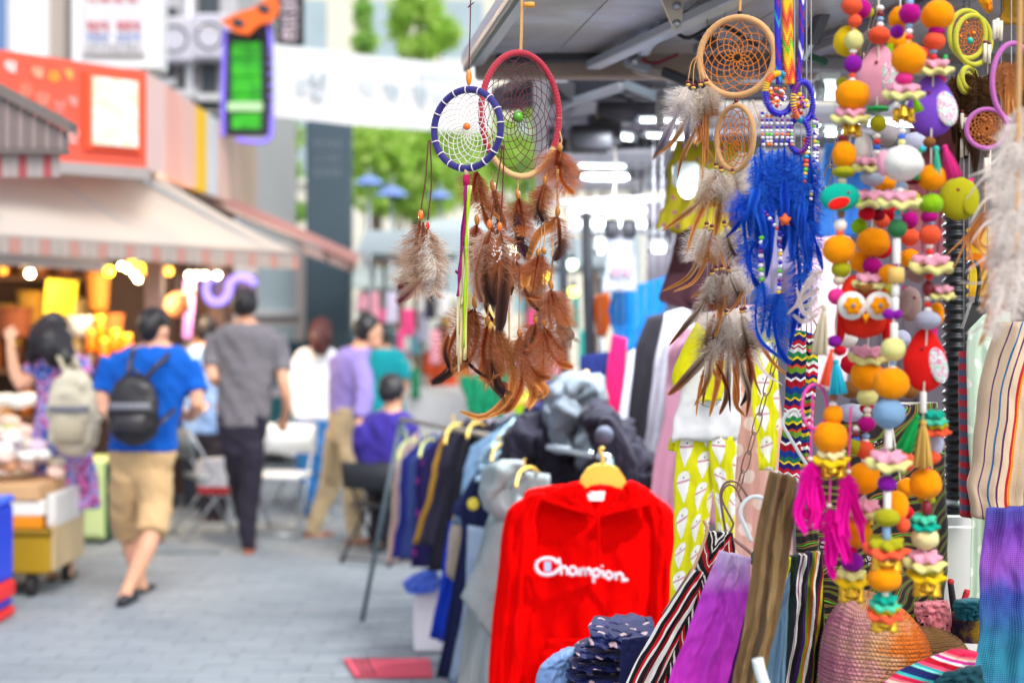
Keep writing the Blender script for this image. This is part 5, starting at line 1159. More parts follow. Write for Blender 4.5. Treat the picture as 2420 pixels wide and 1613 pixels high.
    for k in range(7):
        y0 = 4.75 + k*.8; mb = MB(); mb.box((.10+.02*k, y0, 2.56), (2.9, y0+(.4 if k % 2 else .22), 2.59)); mb.build('ceiling_panel', plain('ceiling_grey', '#a6a6ae', .4, .25, 2, metal=.1), t, False)
        bar('ceiling_rib', Vector((.05+.02*k, y0-.01, 2.52)), Vector((2.9, y0-.01, 2.52)), .05, .07, M_BLK if k % 2 else M_GUN, t)
    for x in (.1, .75, 1.4): bar('ceiling_runner', Vector((x, 4.75, 2.47)), Vector((x+.1, 10.3, 2.47)), .06, .05, M_ALU if x < .5 else M_GUN, t)
    # back board closing the stall
    mb = MB(); mb.box((.75, 7.9, 0), (4.2, 7.95, 2.3)); mb.build('back_board', plain('board_grey', '#5c5660', .8, .25, 2), t, False)
    mb = MB(); mb.box((1.55, 4.9, 0), (3.4, 4.95, 3.2)); mb.build('side_board', plain('board_brown', '#5a4f4c', .8, .25, 2), t, False)
frame()
LED = glow('led_white', '#f2fbff', 3); LEDs = glow('led_soft', '#e6f2f4', 1.6)
def led(x0, y0, x1, y1, D, hpx, label, m=None, power=0, group='LED tube lamps under the stall canopy'):
    a, b = P(x0, y0, D), P(x1, y1, D); t = thing('tube_lamp', label, 'lamp', (a+b)/2, group); r = S(hpx/2, D)
    mb = MB(); mb.tube([a, b], r, 10); mb.build('tube', m or LED, t)
    d = (b-a).normalized(); bar('housing', a+Vector((0, .02, r*1.5)), b+Vector((0, .02, r*1.5)), r*2.2, r*.9, plain('lamp_housing', '#c9d0d2', .4), t)
    for e, s_ in ((a, -1), (b, 1)): mb = MB(); mb.lathe([(r*1.05, -.012), (r*1.05, .012)], e, 10, d.to_track_quat('Z', 'Y').to_matrix()); mb.build('end_cap', M_STEEL, t)
    if power:
        l = bpy.data.lights.new('tube_light', 'AREA'); l.shape = 'RECTANGLE'; l.size = (b-a).length; l.size_y = r*2; l.energy = power; l.color = (.93, .98, 1)
        place(bpy.data.objects.new('tube_light', l), t, Matrix.Translation((a+b)/2 - Vector((0, 0, r*1.3))))
led(1506, 284, 1640, 286, 5.6, 12, 'upper bright tube lamp beside the brown hoop feathers', power=28)
led(1522, 320, 1640, 326, 5.4, 11, 'tube lamp just below the upper bright one', power=28)
led(1448, 320, 1500, 328, 6.2, 14, 'short tube lamp end near the red hoop')
led(1362, 392, 1482, 394, 7.4, 9, 'upper of two parallel tube lamps behind the fluffy feather', power=28)
led(1382, 422, 1482, 423, 7.4, 9, 'lower of two parallel tube lamps behind the fluffy feather')
led(1340, 500, 1545, 496, 9, 11, 'long far tube lamp over the back of the stall', power=28)
led(1350, 530, 1560, 530, 9.2, 12, 'softer far tube lamp below the long one', LEDs)
led(1408, 588, 1430, 588, 7.8, 26, 'small blunt lamp beside the pale sheet')
led(1536, 586, 1576, 586, 7.4, 22, 'short bright lamp at the maroon sleeve')
led(1936, 215, 1985, 215, 4.2, 46, 'wide pale lamp panel behind the blue feathers', LEDs)
led(1940, 312, 1985, 314, 4.2, 22, 'bright tube lamp below the wide pale panel')
led(2040, 290, 2190, 292, 4.2, 18, 'tube lamp hidden behind the bead garlands', power=28)
t = thing('floodlight', 'round fronted white floodlight glowing in front of the olive blouse', 'lamp', P(1625, 470, 4.5))
c = P(1625, 440, 4.5); mb = MB(); mb.ball(c, (S(23, 4.5), .03, S(30, 4.5)), 18, 12); mb.build('lens', LED, t)
mb = MB(); mb.box((-.04, -.0, -.03), (.04, .07, .05), Matrix.Translation(c+Vector((0, .01, S(22, 4.5)))), ch=.012); mb.build('housing', plain('lamp_housing', '#c9d0d2', .4), t)
for x, y, D, c_, lab in ((1287, 655, 8.8, GY, 'yellow glowing bulb behind the brown feathers'), (1210, 595, 9.5, GW, 'white bulb shining between the dark feathers'), (1352, 625, 8.5, glow('bulb_green', '#d8ffd0', 3), 'pale green lamp beside the dark post'), (1355, 690, 8.5, glow('bulb_lime', '#e8ff70', 1.6), 'lime glowing lamp under the pale green lamp')): bulb(x, y, D, 13, c_, lab, None)
hung('sky_shirt', 'sky blue shirt hanging in the gap behind the turquoise fish', [(1950, 340), (1940, 430), (1935, 560)], [(2060, 330), (2060, 430), (2050, 560)], 5.2, cloth('sky_shirt_c', '#3a78c8', .12), 'shirt', amp=.03)
hung('blush_dress', 'blush pink dress hanging behind the blue feather tips', [(1890, 560), (1880, 700), (1860, 900)], [(2010, 560), (2010, 720), (2000, 930)], 5.0, cloth('blush', '#d6b4bc', .08), 'dress', amp=.03)
hung('charcoal_coat', 'charcoal coat deep in the stall behind the garlands', [(2030, 480), (2020, 700), (2010, 960)], [(2190, 470), (2200, 700), (2190, 960)], 4.85, cloth('charcoal_coat_c', '#3a3238', .2), 'coat', amp=.04)
hung('wine_cardigan', 'wine red cardigan deep in the stall beside the pipe', [(2150, 300), (2145, 450), (2140, 620)], [(2260, 300), (2270, 450), (2260, 620)], 4.8, cloth('wine', '#5a2a30', .15), 'cardigan', amp=.03)
hung('lilac_blouse', 'pale lilac blouse in shadow behind the blue feathers', [(1830, 430), (1815, 560), (1800, 720)], [(1935, 430), (1940, 560), (1930, 720)], 5.3, cloth('lilac_b', '#8d8aa8', .12), 'blouse', amp=.03)
# ---- far stalls behind the feathers
def far_stall(label, x0, x1, ytop, D, roofc, seed, frontc, nclothes):
    rnd = random.Random(seed); a, b = P(x0, ytop, D), P(x1, ytop, D); t = thing('market_stall', label, 'stall', Vector(((a.x+b.x)/2, D+.7, 0)), 'far market stalls')
    mb = MB(); mb.prism([Vector((a.x-.15, D-.2, a.z-.12)), Vector((b.x+.15, D-.2, a.z-.12)), Vector((b.x+.15, D+.7, a.z+.15)), Vector((a.x-.15, D+.7, a.z+.15))], Vector((0, 0, .03))); mb.build('roof', cloth('roof_'+roofc, roofc, .05), t, False)
    mb = MB(); mb.prism([Vector((a.x-.15, D+1.6, a.z-.12)), Vector((b.x+.15, D+1.6, a.z-.12)), Vector((b.x+.15, D+.705, a.z+.15)), Vector((a.x-.15, D+.705, a.z+.15))], Vector((0, 0, .03))); mb.build('roof', cloth('roof_'+roofc, roofc, .05), t, False)
    for x in (a.x, b.x):
        for y in (D, D+1.4): mb = MB(); mb.tube([(x, y, 0), (x, y, a.z-.2)], .025, 8); mb.build('post', M_STEEL, t)
    mb = MB(); mb.box((a.x+.05, D+.1, .8), (b.x-.05, D+1.2, .85)); mb.build('counter', plain('counter_white', '#d6d6d2', .6), t, False)
    mb = MB(); mb.box((a.x+.05, D+.1, .05), (b.x-.05, D+.12, .799)); mb.build('front_cloth', cloth('fc_'+frontc, frontc), t, False)
    cols = ['#e8508a', '#2aa6a0', '#f0a8b8', '#e7e7e7', '#284a9a', '#f07a2a', '#8ec8d8', '#1a8a60', '#d8d0e8', '#c02a4a', '#3a3a48', '#f2d24a', '#e7e7e7', '#3a3a48', '#d8d0e8', '#f0a8b8']
    for k in range(nclothes*2):
        x = x0 + (x1-x0)*(k+.5)/nclothes/2 + rnd.uniform(-4, 4); yt = rnd.choice((690, 730, 780, 830, 870)); hw = rnd.uniform(7, 15); c = rnd.choice(cols); h = rnd.uniform(35, 90)
        drape('hanging_cloth', [(x-hw, yt), (x-hw-2, yt+h)], [(x+hw, yt), (x+hw+2, yt+h)], D-.05+rnd.uniform(-.1, .1), cloth('fs_'+c, c, .1), nu=10, nv=10, amp=.02, label='small %s garment hanging on a far stall' % {'#e8508a': 'hot pink', '#2aa6a0': 'teal', '#f0a8b8': 'pale pink', '#e7e7e7': 'white', '#284a9a': 'royal blue', '#f07a2a': 'orange', '#8ec8d8': 'ice blue', '#1a8a60': 'green', '#d8d0e8': 'lavender', '#c02a4a': 'crimson', '#3a3a48': 'charcoal', '#f2d24a': 'yellow'}[c], cat='garment', group='small garments on the far stalls')
    return t
far_stall('far stall with pale white roof between the feathers and the red hoop', 880, 1130, 575, 15, '#a9b6b8', 1, '#d7dadd', 7)
far_stall('farther stall with white roof in front of the trees', 1040, 1300, 545, 17, '#b9c4c4', 2, '#8fb6bd', 6)
far_stall('stall with grey roof near the dark posts', 1120, 1420, 600, 12.5, '#9aa6aa', 3, '#c8c0d0', 9)
far_stall('low stall with white roof behind the man in lilac', 850, 1010, 660, 18, '#b0bab4', 4, '#cfd6d0', 4)
# ================================================================== DREAMCATCHERS
def feather_mat(name, ctr, edge, sheen=.3, tr=.35):
    """ctr, edge: colours along the shaft, near it and at the rim"""
    t = NT(name); u, v, uv = t.uv()
    a = t.ramp(u, [(p, hx(c)) for p, c in ctr]); b = t.ramp(u, [(p, hx(c)) for p, c in edge])
    g = t.node('ShaderNodeNewGeometry')
    c = t.mix(v, a, b); k = t.math('MULTIPLY_ADD', g.outputs['Random Per Island'], .55, .72)
    m = t.node('ShaderNodeMix', data_type='RGBA', blend_type='MULTIPLY'); m.inputs[0].default_value = 1
    t.l.new(c, m.inputs[6]); cc = t.node('ShaderNodeCombineColor'); [t.l.new(k, cc.inputs[i]) for i in range(3)]; t.l.new(cc.outputs[0], m.inputs[7])
    return t.done(m.outputs[2], .85, 0, .05, tr, .08)
FB = feather_mat('feather_rust', [(0, '#701e0a'), (.3, '#78280e'), (.6, '#944018'), (1, '#a05826')], [(0, '#cc7448'), (.35, '#dc946a'), (.7, '#c07444'), (1, '#d4986a')])
FD = feather_mat('feather_dark', [(0, '#8a4322'), (.3, '#6a3018'), (.55, '#3a2420'), (1, '#2a1c20')], [(0, '#d08a60'), (.35, '#b87048'), (.7, '#5a3c34'), (1, '#443032')])
FO = feather_mat('feather_tan', [(0, '#8a4a24'), (.4, '#b06a30'), (1, '#b87838')], [(0, '#c98c5c'), (.5, '#cf8f58'), (1, '#d8a468')])
FG = feather_mat('feather_greytip', [(0, '#7a3418'), (.35, '#6a3018'), (.6, '#8a6a58'), (1, '#4a4240')], [(0, '#c0764c'), (.4, '#c88a62'), (.75, '#a08a7c'), (1, '#5a5250')])
FW = feather_mat('feather_barred', [(0, '#7a3a20'), (.25, '#7c5038'), (.6, '#a8866c'), (.85, '#6a3038'), (1, '#4a1630')], [(0, '#c29c80'), (.5, '#d8bfa8'), (.8, '#cdb09a'), (1, '#7a3a44')])
FP = feather_mat('feather_cream', [(0, '#cdb8a2'), (.35, '#a9886a'), (.6, '#8a5c2c'), (1, '#9a5a22')], [(0, '#efe6da'), (.4, '#dccab6'), (.7, '#a87a44'), (1, '#c08a4c')])
FQ = feather_mat('feather_greybrown', [(0, '#c8b8a8'), (.4, '#6a5648'), (.65, '#4a3830'), (1, '#7a3a24')], [(0, '#e6dcd0'), (.4, '#c4b2a0'), (.7, '#7a5a40'), (1, '#a8602c')])
FS = feather_mat('feather_slate', [(0, '#d8ccc0'), (.4, '#9a9098'), (.7, '#5a5468'), (1, '#a88a70')], [(0, '#f0e8e0'), (.5, '#c9c0c0'), (.75, '#7a7080'), (1, '#c8ae90')])
FU = feather_mat('feather_blue', [(0, '#0a3aa8'), (.5, '#0a36b0'), (1, '#0c2a86')], [(0, '#2f7ae8'), (.5, '#2462dc'), (1, '#1c48b8')])
FM = feather_mat('feather_magenta', [(0, '#d0048c'), (1, '#ea0aa0')], [(0, '#f50cb0'), (1, '#f81cb8')])
FZ = feather_mat('feather_white', [(0, '#d9cdc2'), (.5, '#e2d8d0'), (1, '#cfc0b6')], [(0, '#efe8e2'), (1, '#e6dcd6')], tr=.3)
M_TWINE = plain('twine', '#c79a63', .9, .2, 60); M_WAX = plain('waxed_cord', '#5a1c1c', .6, .2); M_WOODB = plain('wood_bead', '#b8741f', .35, .15, 20, coat=.3)
M_TANB = plain('tan_leather', '#c99358', .75, .15, 20)
def feather(parent, pts, wid, mat, seed=0, fluff=.5, yaw=0.0, tip=.35, n=56, name='feather'):
    fluff = min(1, fluff*1.2); n = int(n*1.5); wid = wid*(1.0 + .3*min(1, fluff))
    """pts: world points from quill to tip; wid: half width; fluff: share of the length that is downy"""
    rnd = random.Random(seed*31+7); sp = spline(pts, 40); L = sum((b-a).length for a, b in zip(sp, sp[1:])); mb = MB()
    def at(t):
        f = max(0, min(.9999, t))*39; k = int(f); p = sp[k].lerp(sp[k+1], f-k); d = (sp[min(k+2, 39)]-sp[max(k-1, 0)]).normalized(); return p, d
    nrm = Vector((math.sin(yaw), -math.cos(yaw), .0))
    for i, p in enumerate(sp): pass
    # shaft
    rs = [wid*.05*(1.05-i/39) + .0002 for i in range(0, 40, 3)]
    i0 = len(mb.v); mb.tube(sp[::3], rs[:len(sp[::3])], 5)
    for k in range(i0, len(mb.v)): mb.uv[k] = (min(1, mb.uv[k][1]/L), 0.0)
    # soft vane body
    rows = []
    for k in range(15):
        t = .02 + .95*k/14; p, d = at(t); s_ = d.cross(nrm).normalized()
        env = min(1, t/.12)**.6 * (1 if t < .3 else (1-(t-.3)/.7*(1-tip))) * (1 if t < .9 else math.sqrt(max(.02, (1-t)/.1)))
        down = max(0.0, min(1.0, (fluff - t)/.18 + .5)); hw = wid*env*(.22*down + .7*(1-down))
        rows.append([mb.vert(p + s_*(hw*q*(1+.12*nz(k*1.3, seed, q))) + nrm*(-.25*hw*(1-abs(q))), (t, abs(q)*.8)) for q in (-1, -.5, 0, .5, 1)])
    for a, b in zip(rows, rows[1:]):
        for j in range(4): mb.face(a[j], a[j+1], b[j+1], b[j])
    for side in (-1, 1):
        for k in range(n + int(n*fluff)):
            t = ((k + rnd.random()*.8)/n*.97 + .015) if k < n else rnd.uniform(.02, fluff*.95); p, d = at(t); s_ = (d.cross(nrm)).normalized()*side
            down = max(0.0, min(1.0, (fluff - t)/.18 + .5)); 
            env = min(1, t/.12)**.6 * (1 if t < .3 else (1-(t-.3)/.7*(1-tip))) * (1 if t < .9 else math.sqrt(max(0, (1-t)/.1)))
            ln = wid*env*(1 + .15*down)*(1 + (rnd.uniform(-.45, .45) if down > .3 else rnd.uniform(-.22, .14)) * (.4+.6*down))
            ang = (R(62)*down + R(30)*(1-down)) + rnd.uniform(-.25, .25)*down
            dv = (d*math.cos(ang) + s_*math.sin(ang)); ln = ln/max(.35, math.sin(ang))*.9
            out = nrm*rnd.uniform(-.55, .55)*down*ln + nrm*(-.12*ln*(1-down))
            bw = L*.5/n*(1.1 if down < .5 else .8)
            e1 = p + dv*ln*.5 + out*.3 + Vector((0, 0, 0)); e2 = p + dv*ln + out + Vector((rnd.uniform(-1, 1), 0, rnd.uniform(-1.4, .6)))*ln*.12*down - Vector((0, 0, ln*.12*down))
            a = mb.vert(p - d*bw*.6, (t, 0)); b = mb.vert(p + d*bw*.6, (t, 0)); c = mb.vert(e1 - d*bw*.5, (t, .5)); f = mb.vert(e1 + d*bw*.5, (t, .5)); g = mb.vert(e2, (t, 1))
            mb.face(a, b, f, c); mb.face(c, f, g)
            if down > .35:
                for q in range(3):
                    x = rnd.uniform(.3, .8); o_ = p + dv*ln*x + out*x; a = mb.vert(o_, (t, x)); b = mb.vert(o_ + d*bw*1.1, (t, x))
                    e = mb.vert(o_ + (dv + s_*rnd.uniform(-.6, .9) + d*rnd.uniform(-.6, .6) + nrm*rnd.uniform(-.7, .7)).normalized()*ln*.4, (t, 1)); mb.face(a, b, e)
    return mb.build(name, mat, parent, False)
_fs = [0]
def fpx(parent, pts, D, w_, mat, fluff=.5, tip=.35, n=56, dy=.02, yaw=None):
    """feather from pixel points; each dips a little in depth"""
    _fs[0] += 1; rnd = random.Random(_fs[0]); k = len(pts)
    q = [P(x, y, D + rnd.uniform(-.004, .004) + rnd.uniform(-dy, dy)*(i/(k-1))**1.5) for i, (x, y) in enumerate(pts)]
    return feather(parent, q, S(w_, D), mat, _fs[0], fluff, rnd.uniform(-.7, .7) if yaw is None else yaw, tip, n)
def bead(parent, x, y, D, rpx, hpx, mat, name='bead', tilt=0):
    mb = MB(); mb.ball(P(x, y, D), (S(rpx, D), S(rpx, D), S(hpx, D)), 12, 8, Matrix.Rotation(R(tilt), 3, 'Y')); return mb.build(name, mat, parent)
def cord(parent, pts, D, rpx, mat, name='cord', n=20): return wire(name, pl(pts, D), S(rpx, D), mat, parent, n, 5)
def web(parent, c, rx, rz, M, mat, N=13, rings=9, hole=.1, rad=.0006, center=(0, 0), seed=0, off=0.0):
    """net of half hitches: each round hangs from the middle of the one before"""
    rnd = random.Random(seed); mb = MB(); prev = [(math.cos(2*PI*i/N+off), math.sin(2*PI*i/N+off)) for i in range(N)]
    P3 = lambda q: c + M @ Vector((q[0]*rx, 0, q[1]*rz))
    for k in range(rings):
        f = 1-(k+1)/rings*(1-hole); nxt = []
        for i in range(N):
            a, b = prev[i], prev[(i+1) % N]; mx, mz = (a[0]+b[0])/2, (a[1]+b[1])/2
            l = math.hypot(mx-center[0]*(1-f), mz-center[1]*(1-f)) or 1
            tx, tz = center[0]*(1-f) + (mx-center[0]*(1-f))/l*f*.985, center[1]*(1-f) + (mz-center[1]*(1-f))/l*f*.985
            tx += rnd.uniform(-.03, .03)*f; tz += rnd.uniform(-.03, .03)*f; nxt.append((tx, tz))
        for i in range(N):
            mb.tube([P3(prev[i]), P3(nxt[i])], rad, 4, False); mb.tube([P3(nxt[i]), P3(prev[(i+1) % N])], rad, 4, False)
        prev = nxt
    return mb.build('web', mat, parent)
def wrap_mat(name, a, b, turns, frac=None):
    t = NT(name); u, v, uv = t.uv()
    base = t.mix(t.noise(70, 3), hx(a), hx(b))
    if frac:   # a second thread colour on part of the ring
        m = t.math('MULTIPLY', t.math('GREATER_THAN', u, frac[0]), t.math('LESS_THAN', u, frac[1])); base = t.mix(m, base, t.mix(t.noise(70, 3), hx(frac[2]), hx(frac[3])))
    return t.done(base, .75, 0, .3)
def hoop(parent, c, rx, rz, r, M, mat, turns=110, depth=.16, name='hoop'):
    mb = MB(); mb.torus(c, 1.0, r, turns*3, 8, M, lambda f: 1+depth*(math.sin(2*PI*turns*f)), rx, rz); return mb.build(name, mat, parent)
FACE = Matrix.Identity(3)
# ---- the small purple ring
def purple():
    D = 3.15; cx, cy = 1104, 305; t = thing('dreamcatcher', 'small purple ring dreamcatcher with white web and pale barred feathers', 'dreamcatcher', P(1100, 760, D), 'dreamcatchers')
    M = Matrix.Rotation(R(-28), 3, 'Z'); c = P(cx, cy, D); rx = S(80, D)/math.cos(R(28)); rz = S(93, D); r = S(8.6, D)
    hoop(t, c, rx, rz, r, M, wrap_mat('purple_suede', '#1b1262', '#281a7c', 90), 60, .03)
    for k in range(17):
        a = 2*PI*k/17 + .1; p = c + M @ Vector((rx*math.cos(a), 0, rz*math.sin(a))); q = Matrix.Rotation(-a, 3, 'Y')
        mb = MB(); mb.torus(p, 1, S(1.5, D), 20, 5, M @ Matrix.Rotation(-a, 3, 'Y') @ Matrix.Rotation(R(90), 3, 'X'), None, r*1.1, r*1.1); mb.build('lashing', plain('white_thread', '#e2d8d2', .8), t)
    web(t, c, rx-r*.9, rz-r*.9, M, plain('white_web', '#e0d4cc', .8), 17, 9, .12, S(1.35, D), seed=3, off=.1)
    bead(t, cx-1, cy-6, D, 9, 9, plain('orange_bead', '#f06a0c', .25, coat=.5)); 
    cord(t, [(1113, -60), (1111, 60), (1108, 165)], D, 1.6, M_WAX); cord(t, [(1113, 10), (1106, 18), (1120, 6)], D, 1.4, M_WAX, 'knot')
    bead(t, 1108, 183, D, 7, 20, plain('amber_bead', '#e8830f', .25, coat=.5), 'long_bead')
    # tufts of yarn
    for k, (x1, x2, y2, c_) in enumerate(((1104, 1082, 700, '#8a1a5c'), (1108, 1076, 640, '#7a1468'), (1106, 1088, 860, '#d9c48e'), (1112, 1086, 790, '#b9b41c'), (1110, 1080, 840, '#e3d6a8'), (1114, 1096, 820, '#98c40c'), (1112, 1092, 720, '#e6d9b0'), (1109, 1098, 850, '#d6c788'), (1116, 1090, 760, '#ded0a0'), (1103, 1084, 880, '#e8dcb4'))):
        pts = [(x1-4, 438), ((x1+x2)/2+4-k % 3*3, 540), ((x1*.3+x2*.7)-2+k % 4*2, 640), (x2, y2)]
        mb = MB(); q = spline(pl(pts, D-.01+.004*(k % 5)), 26); mb.tube(q, [S(4.2+1.6*math.sin(i*.8+k), D) for i in range(26)], 6, True, .5); mb.build('yarn', cloth('yarn_'+c_, c_, .1), t)
    mb = MB(); mb.lathe([(S(7, D), 0), (S(8.5, D), S(10, D)), (S(7.5, D), S(26, D))], P(1102, 440, D), 12); mb.build('wrapped_knot', cloth('knot_magenta', '#a8104e', .15), t)
    mb = MB(); mb.lathe([(S(6, D), 0), (S(7, D), S(14, D)), (S(5, D), S(22, D))], P(1103, 415, D), 12); mb.build('knot_cap', cloth('knot_cream', '#dcc59a', .15), t)
    # side strings
    cord(t, [(1020, 340), (1012, 338), (1006, 420), (994, 500)], D, 1.8, M_WAX); cord(t, [(1020, 340), (1017, 345), (1020, 430), (1011, 520)], D, 1.8, M_WAX)
    cord(t, [(1180, 348), (1186, 354), (1172, 450), (1160, 520)], D, 1.8, M_WAX); cord(t, [(1180, 348), (1190, 352), (1188, 440), (1183, 530)], D, 1.8, M_WAX)
    MO = plain('orange_bead', '#f06a0c', .25, coat=.5); MR = plain('red_bead', '#d8281c', .25, coat=.5)
    for x, y, m, h in ((994, 508, MO, 13), (1011, 533, MR, 10), (1157, 530, MO, 12), (1181, 536, MO, 12)): bead(t, x, y, D, 6.5 if h > 10 else 4.5, h, m)
    fpx(t, [(992, 522), (988, 580), (982, 640), (968, 665), (938, 682)], D, 42, FW, .62, .25, 70); fpx(t, [(1000, 525), (1000, 590), (1000, 650), (978, 680), (938, 718)], D, 40, FW, .58, .22, 70)
    fpx(t, [(1012, 545), (1024, 590), (1034, 640), (1028, 680), (1040, 705)], D, 28, feather_mat('feather_ivory', [(0, '#d8cabb'), (.5, '#e2d8cc'), (.8, '#b09888'), (1, '#8a6a5c')], [(0, '#efe8e0'), (.6, '#ebe2d8'), (1, '#a89080')]), .75, .4, 70)
    fpx(t, [(1008, 545), (1015, 600), (1022, 650), (1016, 690)], D, 24, FW, .8, .5)
    fpx(t, [(1157, 542), (1140, 590), (1125, 650), (1140, 720)], D, 32, feather_mat('feather_ivory2', [(0, '#c9977c'), (.4, '#b0664a'), (.8, '#7a4a34'), (1, '#4a342c')], [(0, '#ece0d4'), (.5, '#d8c0ac'), (1, '#8a5a44')]), .6, .4, 70)
    fpx(t, [(1181, 548), (1176, 610), (1168, 680), (1158, 720)], D, 30, feather_mat('feather_spot', [(0, '#d8cabb'), (.3, '#a8643c'), (.6, '#5a3c30'), (1, '#2f2426')], [(0, '#e8dcd0'), (.4, '#b8805c'), (.7, '#6a4a3c'), (1, '#3a2c2c')]), .4, .75, 80)
    fpx(t, [(1160, 545), (1146, 600), (1150, 680), (1172, 725)], D, 22, FD, .4, .6); fpx(t, [(1183, 548), (1196, 610), (1190, 690), (1180, 790)], D, 26, FD, .3, .6, 70)
    rnd = random.Random(8); 
    for k in range(26): mb = MB(); mb.ball(P(1176+rnd.gauss(0, 7), 590+rnd.gauss(0, 9), D-.03), S(1.7, D), 6, 4); mb.build('white_speck', plain('speck', '#e8e2dc', .8), t)
purple()
# ---- the tall red hoop
def red():
    D = 3.25; cx, cy = 1230, 271; t = thing('dreamcatcher', 'tall oval red wrapped hoop dreamcatcher with green bead and rust feathers', 'dreamcatcher', P(1220, 985, D), 'dreamcatchers')
    M = Matrix.Rotation(R(24), 3, 'Z'); c = P(cx, cy, D); rx = S(92, D)/math.cos(R(24)); rz = S(146, D); r = S(8, D)
    # u on the torus: 0 at +x, grows towards the top
    hoop(t, c, rx, rz, r, M, wrap_mat('red_cord', '#940c26', '#b81c38', 110, (.615, .915, '#c99a60', '#dcb880')), 105, .13)
    web(t, c, rx-r, rz-r, M, plain('red_web', '#561424', .75), 16, 11, .1, S(1.15, D), center=(-.05, .0), seed=5)
    bead(t, 1224, 276, D, 13, 13, plain('green_bead', '#56a81c', .15, .2, 60, coat=.6))
    mb = MB(); mb.torus(P(1221, 268, D), 1, S(1, D), 28, 5, M, None, S(17, D), S(19, D)); mb.build('bead_ring', plain('red_web', '#6a2030', .75), t)
    cord(t, [(1233, -60), (1231, 60), (1229, 126)], D, 2.6, M_TWINE); cord(t, [(1236, -60), (1234, 60), (1232, 126)], D, 2.2, M_TWINE)
    cord(t, [(1229, 6), (1245, 10), (1262, 14)], D, 2, M_TWINE, 'knot'); mb = MB(); mb.box((0, -.008, -.006), (S(26, D), .008, .006), Matrix.Translation(P(1238, 12, D)), ch=.003); mb.build('wood_tag', plain('tag_wood', '#e09a38', .5), t)
    rnd = random.Random(4)
    for k in range(14):
        y = rnd.uniform(20, 120); x = 1232+rnd.uniform(-3, 3); mb = MB(); mb.tube(pl([(x, y), (x+rnd.uniform(-9, 9), y+rnd.uniform(-8, 6))], D), .0003, 3); mb.build('twine_fibre', M_TWINE, t)
    for p0, p1, b in (((1322, 310), (1324, 350), 1), ((1218, 420), (1222, 452), 1), ((1288, 402), (1288, 425), 1), ((1162, 405), (1162, 430), 1)):
        cord(t, [p0, ((p0[0]+p1[0])/2+4, (p0[1]+p1[1])/2), p1], D, 2, M_TWINE)
    BD = [(1323, 348, 12), (1224, 460, 13), (1288, 426, 12), (1164, 438, 14), (1127, 520, 14), (1318, 500, 13), (1212, 608, 9), (1224, 606, 9), (1272, 596, 10), (1285, 592, 10), (1302, 672, 13), (1121, 715, 16), (1152, 757, 12), (1172, 760, 11), (1228, 788, 11), (1266, 755, 11), (1286, 762, 11)]
    for x, y, h in BD: bead(t, x, y, D, 6.5, h, M_WOODB, 'wood_bead', rnd.uniform(-12, 12))
    for a, b in (((1316, 400), (1316, 490)), ((1320, 400), (1320, 490)), ((1218, 540), (1214, 600)), ((1280, 510), (1274, 590)), ((1284, 510), (1285, 586)), ((1308, 560), (1300, 665)), ((1304, 560), (1303, 665)), ((1124, 620), (1120, 700)), ((1118, 560), (1122, 700)), ((1160, 620), (1152, 748)), ((1200, 700), (1202, 860)), ((1206, 650), (1204, 800)), ((1224, 640), (1226, 780)), ((1266, 690), (1266, 745)), ((1286, 620), (1287, 752)), ((1176, 690), (1172, 752)), ((1230, 700), (1227, 780))):
        cord(t, [a, ((a[0]+b[0])/2+rnd.uniform(-3, 3), (a[1]+b[1])/2), b], D, 1.5, M_TWINE)
    f = lambda pts, w_, m, fl=.5, tip=.35, n=60: fpx(t, pts, D, w_, m, fl, tip, n, .03)
    f([(1323, 352), (1322, 390), (1330, 430), (1358, 460)], 36, FB, .72, .3, 70); f([(1320, 352), (1316, 380), (1318, 410)], 34, FB, 1, .6, 60)
    f([(1288, 432), (1284, 470), (1276, 520)], 24, FB, 1, .6, 60); f([(1286, 432), (1270, 490), (1285, 525)], 18, FD, .8, .5, 50)
    f([(1224, 468), (1220, 520), (1226, 570), (1244, 600)], 32, FD, .62, .4, 80); f([(1226, 468), (1236, 520), (1240, 560)], 26, FB, .9, .5, 60); f([(1222, 500), (1230, 560), (1240, 610)], 14, feather_mat('feather_violet', [(0, '#4a3030'), (1, '#2a1440')], [(0, '#5a3c34'), (1, '#3a1c4a')]), .2, .6)
    f([(1132, 410), (1136, 470), (1150, 520), (1172, 560)], 20, FB, .5, .3); f([(1128, 405), (1120, 440), (1128, 480)], 26, FB, 1, .6); f([(1130, 410), (1145, 470), (1162, 500), (1185, 520)], 12, FO, .3, .3)
    f([(1164, 446), (1172, 490), (1178, 540), (1172, 570)], 18, FD, .6, .4); f([(1166, 446), (1180, 490), (1195, 540)], 14, FB, .5, .4)
    f([(1127, 530), (1122, 580), (1112, 640)], 22, FB, .9, .5); f([(1125, 530), (1112, 590), (1100, 640)], 16, FD, .7, .4)
    f([(1318, 510), (1322, 550), (1322, 590), (1312, 618)], 22, FD, .55, .5, 70); f([(1316, 510), (1296, 535), (1268, 560), (1244, 620)], 18, FO, .2, .6, 60)
    f([(1212, 616), (1208, 660), (1200, 700)], 24, FD, .5, .5, 70); f([(1220, 614), (1232, 660), (1252, 695), (1282, 706)], 22, FB, .5, .35, 70); f([(1216, 616), (1196, 650), (1190, 690)], 20, FB, .8, .5)
    f([(1272, 604), (1266, 640), (1258, 690)], 22, FB, .8, .5); f([(1282, 602), (1278, 650), (1268, 700), (1285, 745)], 24, FG, .5, .5, 70); f([(1276, 604), (1246, 640), (1240, 680)], 22, FO, .3, .6)
    f([(1240, 680), (1255, 715), (1275, 735)], 10, FD, .1, .4)
